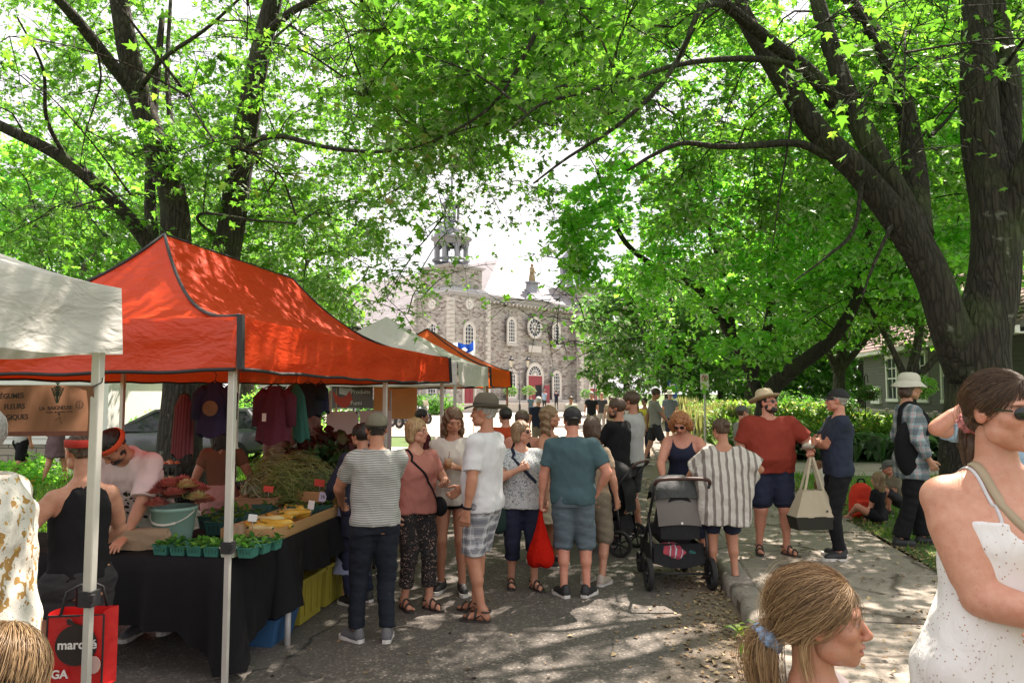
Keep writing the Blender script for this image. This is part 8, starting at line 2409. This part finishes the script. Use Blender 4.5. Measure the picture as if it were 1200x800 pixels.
def scrunchie(P, c, rad, m, axis=(0, 1, 0), th=.016):
 mb = MB(); n = 60
 ax = Vector(axis).normalized(); u = ax.orthogonal().normalized(); v = ax.cross(u)
 pts = []
 for k in range(n + 1):
  a = 2 * pi * k / n
  pts.append(Vector(c) + (u * cos(a) + v * sin(a)) * rad * (1 + .10 * sin(a * 9)) + ax * .005 * sin(a * 7))
 mb.tube(pts, [th * (1 + .28 * sin(k * 1.9) + .12 * sin(k * 4.1)) for k in range(n + 1)], 12, cap=False)
 mb.v = [tuple(P['HM'] @ Vector(q)) for q in mb.v]
 return mb.build('scrunchie', m, P['root'])
G1 = person('blonde girl with a light blue scrunchie in profile at the bottom edge, nearest the camera', 954, dep=1.70, hy=664, z0=.0, face=-96, sex='f', hs=1.08, hatc=.026, op=.006, head=(4, 0, 0), hair='pony', hc='sand', hopt=dict(vol=.007, pony=[(.0, -.115, -.025), (0, -.145, -.055), (0, -.15, -.12), (0, -.14, -.20)]), top=tee(m_pinkw, ease=.014, sleeve=.5, nk=(.085, .10, .07)), bot=shorts(m_denim), skin='tan', mouth=(.42, .13, .11), group='people closest to the camera')
strands(G1, ST['blond'], 4400, (0, -.115, -.04), [(0, -.115, -.04), (0, -.15, -.06), (.0, -.16, -.12), (0, -.15, -.19), (0, -.12, -.27)], seed=1, R=(.0875, .1065, .0955), rad=.00055, fly=300, loose=.014, hl=(.80, .42), wave=.005, tail_n=420, spread=.022)
scrunchie(G1, (0, -.135, -.060), .027, plain('blue_scrunchie', (.22, .32, .48), .8, .25, 60), (0, -.7, -.7), .017)
for s in (1,):   # locks falling before and behind the ear
 r = np.random.default_rng(5); n = 40; K = 12; t = np.linspace(0, 1, K)
 a = np.array([[.074, .045, .05], [.082, .012, .02], [.083, -.035, -.02], [.075, -.045, -.08], [.07, -.03, -.16]])
 S = spline(a, K); Q = S[None] + r.normal(0, .006, (n, 1, 3)) * np.linspace(.6, 2.2, K)[None, :, None] + .004 * np.sin(t[None, :, None] * 7 + r.uniform(0, 6, (n, 1, 3)))
 M_ = np.array(G1['HM']); tubes_np('hair_lock', Q @ M_[:3, :3].T + M_[:3, 3], .0007, ST['blond'], G1['root'], r.uniform(.3, 1, n))
W1 = person('woman in a white eyelet sundress and sunglasses, arms folded, at the right edge', 1170, dep=2.2, hy=434, z0=.12, face=-146, sex='f', w=1.22, armw=1.18, hatc=.008, head=(14, -3, 0), hfine=1.2, arms=((.06, .29, 1.10), (-.05, .25, 1.08)), eh=((-.8, .0, -1), (.75, -.25, -1)), curls=(.5, .5), palm=((0, -1, .2), (0, -1, .2)), hair='pony', hc='brown', hopt=dict(vol=.002, pr=.6, pony=[(.0, -.105, -.03), (0, -.125, -.06), (0, -.12, -.12), (0, -.10, -.2)]), shades=True,
   top=dict(m=m_eyelet, sleeve=0, ease=.008, hem=.50, loose=.15, flare=.16, ztop=1.335, neck=1.285, nk=(.075, .3, .055), ny=.0, name='sundress', fold=.005), bot=None, shoes='sandal', shoem=SAND, skin='fair', group='people closest to the camera')
strands(W1, ST['brown'], 4200, (0, -.105, -.04), [(0, -.105, -.04), (0, -.13, -.07), (0, -.125, -.13), (0, -.10, -.22)], seed=2, R=(.0825, .1015, .0905), rad=.0006, fly=60, loose=.001, tail_n=260, spread=.010, hl=(.74, .34))
scrunchie(W1, (0, -.122, -.05), .018, plain('pink_scrunchie', (.55, .20, .20), .8, .2, 60), (0, -.8, -.6), .015)
from mathutils.bvhtree import BVHTree
def bvh_of(root, names):
 T = []
 if any(o.name.split('.')[0] in ('shirt', 'top') for o in KIDS.get(root.name, [])): names = [n for n in names if n != 'body']
 for o in KIDS.get(root.name, []):
  if o.name.split('.')[0] in names: T.append(BVHTree.FromPolygons([v.co for v in o.data.vertices], [tuple(p.vertices) for p in o.data.polygons]))
 return T
def drape(P, pts, off, names=('shirt', 'sundress', 'top', 'caftan', 'body'), n=40):
 """carry a line of body-local points onto the outside of the clothes"""
 T = bvh_of(P['root'], names); S = spline([list(p) for p in pts], n); out = []
 for p in S:
  p = Vector(p); c = Vector((0, 0, p.z)); d = Vector((p.x, p.y, 0))
  if p.z > 1.38 * P['s']: c = Vector((p.x * .6, 0, 1.3 * P['s'])); d = p - c
  d = d.normalized() if d.length > 1e-4 else Vector((0, 1, 0))
  best = None
  for b_ in T:
   h_ = b_.ray_cast(c, d, .5)
   if h_[0] is not None and (best is None or (h_[0] - c).dot(d) > best): best = (h_[0] - c).dot(d)
  out.append(c + d * ((best if best is not None else p.length) + off))
 return out
def strap_on(P, pts, m, off=.006, wd=.02, th=.004, name='strap', parent=None, n=40):
 L = drape(P, pts, off, n=n); mb = MB(); V = []
 for i, p in enumerate(L):
  t = (L[min(i + 1, len(L) - 1)] - L[max(i - 1, 0)]).normalized(); o = Vector((p.x, p.y, .15 * (p.z > 1.38 * P['s']))).normalized(); sd_ = t.cross(o).normalized(); o = sd_.cross(t)
  V += [p + sd_ * wd / 2 + o * th / 2, p - sd_ * wd / 2 + o * th / 2, p - sd_ * wd / 2 - o * th / 2, p + sd_ * wd / 2 - o * th / 2]
 F = [(i * 4 + j, i * 4 + (j + 1) % 4, i * 4 + 4 + (j + 1) % 4, i * 4 + 4 + j) for i in range(len(L) - 1) for j in range(4)]
 mb.add([tuple(v) for v in V], F, True)
 if parent is None: return mb.build(name, m, P['root'])
 inv = parent.matrix_basis.inverted() @ (Matrix.Translation(P['g']) @ Matrix.Rotation(P['rz'], 4, 'Z'))
 mb.v = [tuple(inv @ Vector(v)) for v in mb.v]
 return mb.build(name, m, parent)
s = W1['s']
for x in (-.085, .085): strap_on(W1, [(x * s, .12 * s, 1.31 * s), (x * s, .11 * s, 1.345 * s), (x * s, .07 * s, 1.39 * s), (x * s, .0, 1.44 * s), (x * s, -.07 * s, 1.40 * s), (x * s, -.1 * s, 1.33 * s)], m_white, .003, .009, .002, 'shoulder_strap')
bagW = empty('shoulder_bag', WP(W1, (-.22 * s, -.02, .95 * s)), W1['rz'], 'beige cross-body bag worn over the white sundress', 'handbag')
strap_on(W1, [(.07 * s, -.02, 1.45 * s), (.05 * s, .09 * s, 1.36 * s), (-.02 * s, .13 * s, 1.26 * s), (-.11 * s, .12 * s, 1.12 * s), (-.17 * s, .05 * s, .98 * s)], plain('beige_strap', (.36, .29, .19), .6), .006, .024, .004, 'strap', bagW)
MB().box((0, 0, 0), (.07, .2, .15)).build('bag_body', plain('beige_leather', (.36, .29, .19), .6), bagW)
C1 = person('light blond child whose hair just shows at the bottom left corner', 14, dep=1.45, hy=748, z0=0, face=-20, sex='f', hs=1.15, hair='long', hc='blond', hopt=dict(len=.18, vol=.01), top=tee(m_white), bot=shorts(m_denim), group='people closest to the camera')
strands(C1, ST['blond'], 1500, (0, -.10, -.09), None, seed=3, R=(.0905, .109, .098), rad=.0008, fly=120, loose=.01)
# ================================================================ HELD AND CARRIED THINGS
def sack(name, P, at_l, w, d, h, m, label, cat, strap=.0, prof=None, flat=0, folds=7, base_m=None, base_t=.25, handle=.018):
 """soft bag hanging from a point in the person's frame"""
 g = WP(P, at_l); root = empty(name, g, P['rz'], label, cat)
 prof = prof or [(0, .08), (.12, .2), (.35, .55), (.6, .9), (.82, 1), (.95, .85), (1, .5)]
 N = 28; V = []
 for t, k in prof:
  for j in range(N):
   a = 2 * pi * j / N; f_ = 1 + .07 * sin(a * folds + t * 4) * (1 - t * .6)
   V.append((cos(a) * w / 2 * k * f_, sin(a) * d / 2 * k * f_, -strap - t * h + .01 * sin(a * 3)))
 n = len(prof)
 F = [(r * N + j, r * N + (j + 1) % N, (r + 1) * N + (j + 1) % N, (r + 1) * N + j) for r in range(n - 1) for j in range(N)] + [tuple((n - 1) * N + j for j in range(N))]
 o = MB().add(V, [f[::-1] for f in F], True).build('bag_body', m, root); ss = o.modifiers.new('s', 'SUBSURF'); ss.levels = 1; ss.render_levels = 1
 if strap:
  for sx in (-1, 1):
   MB().tube([(0, 0, .0), (sx * w * .10, 0, -strap * .4), (sx * w * .33 * (prof[0][1] + .3), 0, -strap - .01)], handle, 6).build('handle', m, root)
 return root
Pt = PP['teal']; hL = Pt['hand'][0]
sack('red_bag', Pt, (hL.x, hL.y, hL.z - .01), .27, .2, .50, cloth('red_nylon', (.52, .018, .010), .55, .12, trans=.2, fold=.7), 'thin red drawstring bag hanging from the hand of the man in dark teal', 'bag', prof=[(0, .10), (.15, .17), (.4, .42), (.65, .8), (.85, 1), (.97, .8), (1, .45)])
Pr = PP['redtee']; hL = Pr['hand'][0]
canvas = cloth('natural_canvas', (.46, .39, .29), .9, .1)
tote = empty('tote_bag', WP(Pr, (hL.x, hL.y, hL.z)), PSI + .15, 'cream canvas tote with a dark base held by the man in the straw hat', 'bag')
zz = -.34
MB().grid(lambda u, v: ((u - .5) * (.24 + .22 * v), -.045 - .05 * v + .01 * sin(u * 14), zz - v * .26), 14, 8).grid(lambda u, v: ((.5 - u) * (.24 + .22 * v), .045 + .05 * v, zz - v * .26), 14, 8).grid(lambda u, v: (-(.12 + .11 * v), .045 + .05 * v - u * (.09 + .1 * v), zz - v * .26), 3, 8).grid(lambda u, v: ((.12 + .11 * v), -.045 - .05 * v + u * (.09 + .1 * v), zz - v * .26), 3, 8).build('bag_body', canvas, tote)
MB().box((0, 0, zz - .32), (.47, .2, .13), taper=.14).build('bag_base', plain('dark_olive_base', (.022, .022, .014), .8), tote)
for y_ in (-.045, .045): MB().bar((-.1, y_, zz), (-.012, y_ * .3, -.01), .025, .004, up=(0, 1, 0)).bar((.1, y_, zz), (.012, y_ * .3, -.01), .025, .004, up=(0, 1, 0)).build('strap', canvas, tote)
MB().sphere((.1, -.10, zz - .2), (.012, .006, .012), 6).build('snap', iron, tote)
Pp = PP['pink']; s = Pp['s']
cb1 = empty('shoulder_bag', WP(Pp, (-.20 * s, .10, .93 * s)), Pp['rz'], 'small black cross-body bag on the woman in salmon', 'handbag')
MB().sphere((0, 0, 0), (.045, .09, .085), 10).build('bag_body', m_black, cb1)
strap_on(Pp, [(.10 * s, -.02, 1.45 * s), (.06 * s, .09 * s, 1.34 * s), (-.03 * s, .14 * s, 1.18 * s), (-.13 * s, .12 * s, 1.02 * s), (-.18 * s, .06 * s, .95 * s)], m_black, .008, .018, .004, 'strap', cb1)
Pb = PP['blouse']; s = Pb['s']
sack('green_tote', Pb, (.26 * s, .02, 1.0 * s), .28, .16, .36, cloth('dark_green_bag', (.015, .035, .03), .8), 'dark green soft bag at the hip of the woman in the floral blouse', 'handbag', prof=[(0, .55), (.2, .75), (.6, 1), (.9, .95), (1, .6)])
cb2 = empty('shoulder_strap_bag', WP(Pb, (0, 0, 1.3 * s)), Pb['rz'], 'dark strap crossing the chest of the woman in the floral blouse', 'bag strap')
strap_on(Pb, [(.09 * s, -.0, 1.42 * s), (.07 * s, .10 * s, 1.35 * s), (.0 * s, .14 * s, 1.25 * s), (-.1 * s, .12 * s, 1.12 * s)], m_navy, .006, .03, .004, 'strap', cb2)
Pc = PP['cream']; hL = Pc['hand'][0]
cup = empty('iced_drink', WP(Pc, (hL.x, hL.y - .0, hL.z - .03)), 0, 'clear cup of iced coffee held by the woman in the cream shirt', 'drink')
MB().lathe([(.001, 0), (.026, 0), (.036, .09), (.036, .092), (.034, .094)], 14).build('cup', plain('cup_plastic', (.55, .42, .28), .15, .1, 3), cup)
MB().lathe([(.001, .003), (.027, .003), (.034, .07), (.001, .071)], 14).build('coffee', plain('iced_coffee', (.33, .17, .07), .3), cup)
MB().tube([(0, 0, .05), (.012, 0, .15)], .003, 5).build('straw', maroon, cup)
Pf = PP['fedora']; w_, e_ = Pf['Wr'][0], Pf['El'][0]; dd_ = (w_ - e_).normalized()
wt = MB().tube([w_ - dd_ * .03, w_ - dd_ * .012], .034, 14).build('watch', m_black, Pf['root'])
Px = PP['crossed']; hh_ = Px['hand'][1]
cl_ = MB().sphere((0, 0, 0), (.10, .06, .035), 10).box((0.1, 0, -.012), (.09, .1, .006)).build('folded_cap', m_whiteh, None, WP(Px, (Px['El'][0].x * .4, .30, Px['El'][0].z - .02)), (0, .2, Px['rz'])); tag(cl_, 'pale folded cap tucked under the crossed arms', 'cap')
Pl = PP['plaid']; s = Pl['s']
bp = empty('black_backpack', WP(Pl, (-.12 * s, -.06, 1.15 * s)), Pl['rz'], 'black sling backpack worn by the woman in the plaid shirt', 'backpack')
f = Field(); f.ell((.30, -.02, -.15), (.09, .14, .30), .03); f.cap((.2, 0, .24), (.3, -.02, .0), .03, .05, .03)
V, Fc = f.mesh(.012); obj('bag_body', mesh_np('bag', V, Fc, True), m_black, bp)
strap_on(Pl, [(.1 * s, -.13 * s, 1.1 * s), (.1 * s, -.12 * s, 1.3 * s), (.09 * s, -.02 * s, 1.45 * s), (.10 * s, .1 * s, 1.32 * s), (.14 * s, .1 * s, 1.15 * s)], m_black, .012, .05, .012, 'strap', bp)
q = G(1010, 606, .1)
rb = empty('red_backpack', q, PSI, 'bright red backpack with black mesh pocket standing on the grass', 'backpack')
f = Field(); f.loft([(.0, 0, 0, .14, .09, .09), (.04, 0, 0, .16, .11, .11), (.3, 0, 0, .155, .10, .10), (.42, 0, 0, .12, .07, .08), (.47, 0, 0, .05, .03, .03)], ex=3.5); f.loft([(.05, 0, -.12, .11, .03, .05), (.24, 0, -.11, .11, .03, .04)], ex=3.5)
V, Fc = f.mesh(.012); obj('bag_body', mesh_np('bag', V, Fc, True), cloth('red_pack', (.60, .035, .015), .7), rb)
MB().sphere((.12, -.08, .13), (.06, .06, .11), 8).build('side_pocket', m_black, rb)
MB().tube([(-.05, 0, .46), (-.03, 0, .52), (.04, 0, .52), (.06, 0, .46)], .012, 6).build('handle', m_black, rb)
q = G(966, 592, .1)
dog = empty('dog', q, PSI + .3, 'brown and white dog sitting behind the cream tote bag', 'dog')
f = Field()
f.ell((0, 0, .34), (.11, .13, .17), .04); f.ell((0, -.16, .18), (.14, .16, .16), .05); f.cap((0, .03, .44), (0, .08, .56), .08, .07, .04)
f.ell((0, .11, .60), (.07, .085, .07), .03); f.cap((0, .14, .58), (0, .24, .56), .042, .030, .03); f.ell((0, .255, .57), (.016, .012, .012), .006)
for s_ in (-1, 1):
 f.ell((s_ * .08, .08, .59), (.022, .045, .065), .01)
 f.cap((s_ * .06, .07, .32), (s_ * .06, .09, .16), .045, .03, .03); f.cap((s_ * .06, .09, .16), (s_ * .06, .09, .03), .027, .024, .01); f.cap((s_ * .06, .09, .025), (s_ * .06, .13, .022), .028, .024, .01)
 f.cap((s_ * .11, -.1, .14), (s_ * .12, .0, .10), .07, .05, .04); f.cap((s_ * .12, 0, .10), (s_ * .12, -.08, .03), .035, .028, .02); f.cap((s_ * .12, -.08, .028), (s_ * .12, .04, .024), .03, .026, .01)
f.cap((0, -.3, .08), (.12, -.42, .05), .028, .014, .03)
V, Fc = f.mesh(.011)
Cd = np.tile((.62, .56, .50), (len(V), 1)); br_ = (np.sin(V[:, 0] * 19 + 1) * np.sin(V[:, 1] * 15) * np.sin(V[:, 2] * 14) > .05) | (np.hypot(np.abs(V[:, 0]) - .08, V[:, 2] - .6) < .062)
Cd[br_] = (.16, .07, .035); Cd[(V[:, 1] > .245)] = (.02, .015, .015); Cd[np.hypot(np.abs(V[:, 0]) - .03, V[:, 2] - .615) < .012] = (.02, .012, .01)
me = mesh_np('body', V, Fc, True); a = me.color_attributes.new('Col', 'FLOAT_COLOR', 'POINT'); a.data.foreach_set('color', np.c_[Cd, np.ones(len(Cd))].astype(np.float32).ravel())
b = NB('dog_fur'); b.bsdf(b.attr('Col'), .9, 0, b.bump(b.noise(90, 3), .6, .01)); obj('body', me, b.m, dog)
h1 = WP(Pr, PP['redtee']['hand'][1]); ld = MB().tube([tuple(p) for p in spline([WP(PP['crossed'], PP['crossed']['hand'][0]), D(975, 545, 8.2), Vector(q) + Vector((0, .02, .5))], 14)], .005, 5).build('leash', m_black); tag(ld, 'thin black leash running down to the dog', 'leash')
q = G(95, 812, 0); q = D(97, 760, 3.62);
sb = empty('shopping_bag', (q.x, q.y, .0), PSI + .1, 'red reusable shopping bag with a black round emblem standing by the tent pole', 'shopping bag')
sb.location = (q.x, q.y, D(97, 806, 3.62).z)
redb = plain('red_woven', (.50, .012, .012), .45, .12, 6, bump=.4, bsc=12, bd=.02)
bw, bh, bd_ = .25, .36, .16
MB().grid(lambda u, v: ((u - .5) * bw, -bd_ / 2 + .012 * sin(u * 6) * v, v * bh), 10, 10).grid(lambda u, v: ((.5 - u) * bw, bd_ / 2, v * bh), 8, 8).build('panel', redb, sb)
MB().grid(lambda u, v: (-bw / 2 - .035 * sin(u * pi) * (1 - .3 * v), bd_ / 2 - u * bd_, v * bh), 8, 8).grid(lambda u, v: (bw / 2 - .03 * sin(u * pi), -bd_ / 2 + u * bd_, v * bh), 8, 8).box((0, 0, .004), (bw - .01, bd_ - .01, .008)).build('gusset', redb, sb)
mb = MB()
for x in (-bw / 2, bw / 2): mb.bar((x, -bd_ / 2 - .002, 0), (x, -bd_ / 2 - .002, bh), .008, .006)
mb.bar((-bw / 2, -bd_ / 2 - .001, bh), (bw / 2, -bd_ / 2 - .001, bh), .006, .008); mb.build('edging', black_trim, sb)
fy_ = -bd_ / 2 - .017
disc = [(.012 + .093 * cos(a), .23 + .093 * sin(a)) for a in np.linspace(0, 2 * pi, 33)[:-1]]
disc = disc[:8] + [(.0, .33), (-.02, .352), (-.035, .348), (-.03, .325)] + disc[9:]
MB().prism(disc, fy_, fy_ + .003).build('emblem', ink, sb)
text('march\u00e9', .058, wwhite, sb, (-.07, fy_ - .002, .215), (pi / 2, 0, 0), 'lettering', 1, .0012)
text('IGA', .052, wwhite, sb, (-.105, fy_ - .002, .085), (pi / 2, .0, 0), 'lettering', 1, .0015)
MB().prism([(.095 + .03 * cos(a), .14 + .04 * sin(a)) for a in np.linspace(0, 2 * pi, 15)[:-1]], fy_ - .004, fy_ - .001).build('print', plain('pink_print', (.6, .4, .36), .8), sb)
for y_ in (-bd_ / 2, bd_ / 2): MB().tube([(-.07, y_, bh), (-.06, y_ * .6, bh + .1), (0, y_ * .5, bh + .13), (.06, y_ * .6, bh + .1), (.07, y_, bh)], .007, 6).build('handle', black_trim, sb)
Pv = PP['bandana']
Tv = bvh_of(Pv['root'], ('shirt',))[0]
mb = MB(); r = random.Random(4)
for k in range(46):
 c = Pv['U']((r.uniform(-.09, .09), .5, 1.28 - r.uniform(0, .26))); d = (Pv['U']((0, -1, 1.2)) - Pv['U']((0, 0, 1.2))).normalized()
 h_ = Tv.ray_cast(c, d)
 if h_[0] is None: continue
 n_ = h_[1]; p = h_[0] + n_ * .003; u = n_.orthogonal().normalized(); v = n_.cross(u); w_ = r.uniform(.008, .022)
 mb.add([p + (u * cos(a) + v * sin(a)) * w_ * (.6 + .4 * r.random()) for a in np.linspace(0, 2 * pi, 8)[:-1]], [tuple(range(7))])
mb.build('print', ink, Pv['root'])
# ================================================================ PUSHCHAIRS
pc_black = plain('pushchair_frame', (.012, .012, .014), .4, .1, 4); pc_fab = cloth('pushchair_fabric', (.018, .018, .020), .9, .2); pc_grey = cloth('pushchair_grey', (.16, .145, .135), .9, .1); pc_hood = cloth('pushchair_hood', (.065, .068, .07), .85, .15, fold=.5)
def pushchair(loc, rz, label, hood_m, back_m):
 root = empty('pushchair', loc, rz, label, 'pushchair')
 for sx in (-1, 1):
  for y_, R_ in ((-.30, .145), (.42, .10)):
   x = sx * (.29 if y_ < 0 else .22)
   w = MB().lathe([(R_ * .78, -.02), (R_ * .96, -.024), (R_, -.012), (R_, .012), (R_ * .96, .024), (R_ * .78, .02)], 26, c=(x, y_, R_), R=Matrix.Rotation(pi / 2, 3, 'Y'), close=True).build('wheel', tyre, root)
   rm = MB()
   for k in range(7):
    a = k * 2 * pi / 7; rm.bar((x, y_, R_), (x, y_ + R_ * .8 * cos(a), R_ + R_ * .8 * sin(a)), .014, .02, up=(1, 0, 0))
   rm.lathe([(R_ * .74, -.012), (R_ * .80, -.012), (R_ * .80, .012), (R_ * .74, .012)], 22, c=(x, y_, R_), R=Matrix.Rotation(pi / 2, 3, 'Y'), close=True)
   rm.lathe([(.001, -.03), (.022, -.028), (.022, .028), (.001, .03)], 10, c=(x, y_, R_), R=Matrix.Rotation(pi / 2, 3, 'Y')); rm.build('rim', pc_black, w)
  MB().tube([(sx * .26, -.30, .16), (sx * .26, -.27, .50), (sx * .255, -.16, .62), (sx * .25, -.30, .80), (sx * .25, -.44, .98)], .014, 8).tube([(sx * .25, -.16, .60), (sx * .24, .15, .36), (sx * .22, .42, .13)], .015, 8).tube([(sx * .26, -.28, .20), (sx * .24, .1, .24), (sx * .22, .38, .22)], .011, 6).build('frame_side', pc_black, root)
 MB().tube([tuple(p) for p in spline([(-.25, -.44, .975), (-.235, -.47, 1.01), (-.17, -.48, 1.025), (0, -.48, 1.03), (.17, -.48, 1.025), (.235, -.47, 1.01), (.25, -.44, .975)], 24)], .017, 10).build('handle', plain('brown_grip', (.05, .02, .014), .6), root)
 MB().tube([(-.28, -.30, .145), (.28, -.30, .145)], .01, 6).tube([(-.2, .42, .16), (.2, .42, .16)], .01, 6).build('axle', pc_black, root)
 MB().grid(lambda u, v: ((u - .5) * .48, -.30 + .05 * v, .24 + .17 * v - .03 * sin(pi * u) * (1 - v) * 1.6), 14, 6).grid(lambda u, v: ((u - .5) * .46, -.30 + .62 * v, .235 - .03 * sin(pi * u)), 14, 6).grid(lambda u, v: (-.24, -.30 + .62 * u, .235 + .15 * v), 6, 4).grid(lambda u, v: (.24, -.30 + .62 * u, .235 + .15 * v), 6, 4).build('basket', pc_fab, root)
 f = Field()
 f.cap((0, -.10, .50), (0, -.22, .74), .16, .15, .05); f.post.append(lambda X, Y, Z: np.maximum(np.abs(X) - .205, -(Y + .33 + .0 * X)))
 f.ell((0, -.0, .50), (.2, .24, .08), .04)
 V, Fc = f.mesh(.013); V[:, 0] *= 1.25; obj('seat', mesh_np('seat', V, Fc, True), pc_fab, root)
 def hood(u, v):
  a = radians(-68 + 150 * v); x = (u - .5) * 2
  k = sqrt(max(0, 1 - abs(x) ** 3.2)) ; rr_ = .25 + .012 * abs(sin(v * pi * 3.5))
  return (x * .225, -.12 - rr_ * sin(-a) * 0 + rr_ * cos(a + pi / 2) * -1 * (.62 + .38 * k) - .0, .74 + rr_ * sin(a + pi / 2) * (.45 + .55 * k) * 1.1)
 MB().grid(hood, 22, 26).build('hood', hood_m, root)
 MB().grid(lambda u, v: ((u - .5) * (.40 + .04 * v), -.375 + .07 * v + .035 * (2 * u - 1) ** 2 - .02 * sin(pi * v), .60 + .27 * v - .02 * (2 * u - 1) ** 2), 14, 10).build('back_panel', back_m, root)
 MB().grid(lambda u, v: ((u - .5) * (.36), -.378 + .035 * (2 * u - 1) ** 2 + .03 * v, .47 + .27 * v - .035 * (2 * u - 1) ** 4 * (1 if v > .5 else 0)), 12, 8).build('back_mesh', pc_fab, root)
 MB().sphere((0, -.41, .62), (.012, .004, .012), 6).build('badge', wwhite, root)
 return root
q = G(790, 690, 0)
pc = pushchair((q.x, q.y + .28, 0), PSI + .03, 'black pushchair with a grey hood and a full basket, seen from behind at the kerb', pc_hood, pc_grey)
cl1 = floralmat('striped_blanket', (.55, .52, .50), [(9, .16, (.4, .05, .06), .6, 1)])
f = Field(); f.ell((-.05, -.2, .33), (.15, .09, .09), .03); f.ell((.02, -.18, .30), (.12, .1, .07), .03)
V, Fc = f.mesh(.011, disp=lambda X, Y, Z: .012 * wob(X, Y, Z, 34, 1)); V = V + np.array([0, 0, 0])
o = obj('blanket', mesh_np('blanket', V, Fc, True), stripemat('blanket_stripe', (.52, .50, .49), (.42, .06, .08), 16, .8, 0, c3=(.06, .09, .25), wob=.15), None, pc.location, (0, 0, PSI)); tag(o, 'white blanket with red and navy stripes stuffed in the pushchair basket', 'blanket')
f = Field(); f.ell((.14, -.19, .31), (.09, .08, .08), .03); V, Fc = f.mesh(.011, disp=lambda X, Y, Z: .010 * wob(X, Y, Z, 40, 5))
o = obj('towel', mesh_np('towel', V, Fc, True), cloth('teal_towel', (.03, .12, .11), .9), None, pc.location, (0, 0, PSI)); tag(o, 'teal towel in the right half of the pushchair basket', 'towel')
q = G(712, 646, 0)
pushchair((q.x - .05, q.y + .1, 0), PSI + radians(62), 'second black pushchair, side-on behind the man in dark teal', pc_fab, pc_fab)
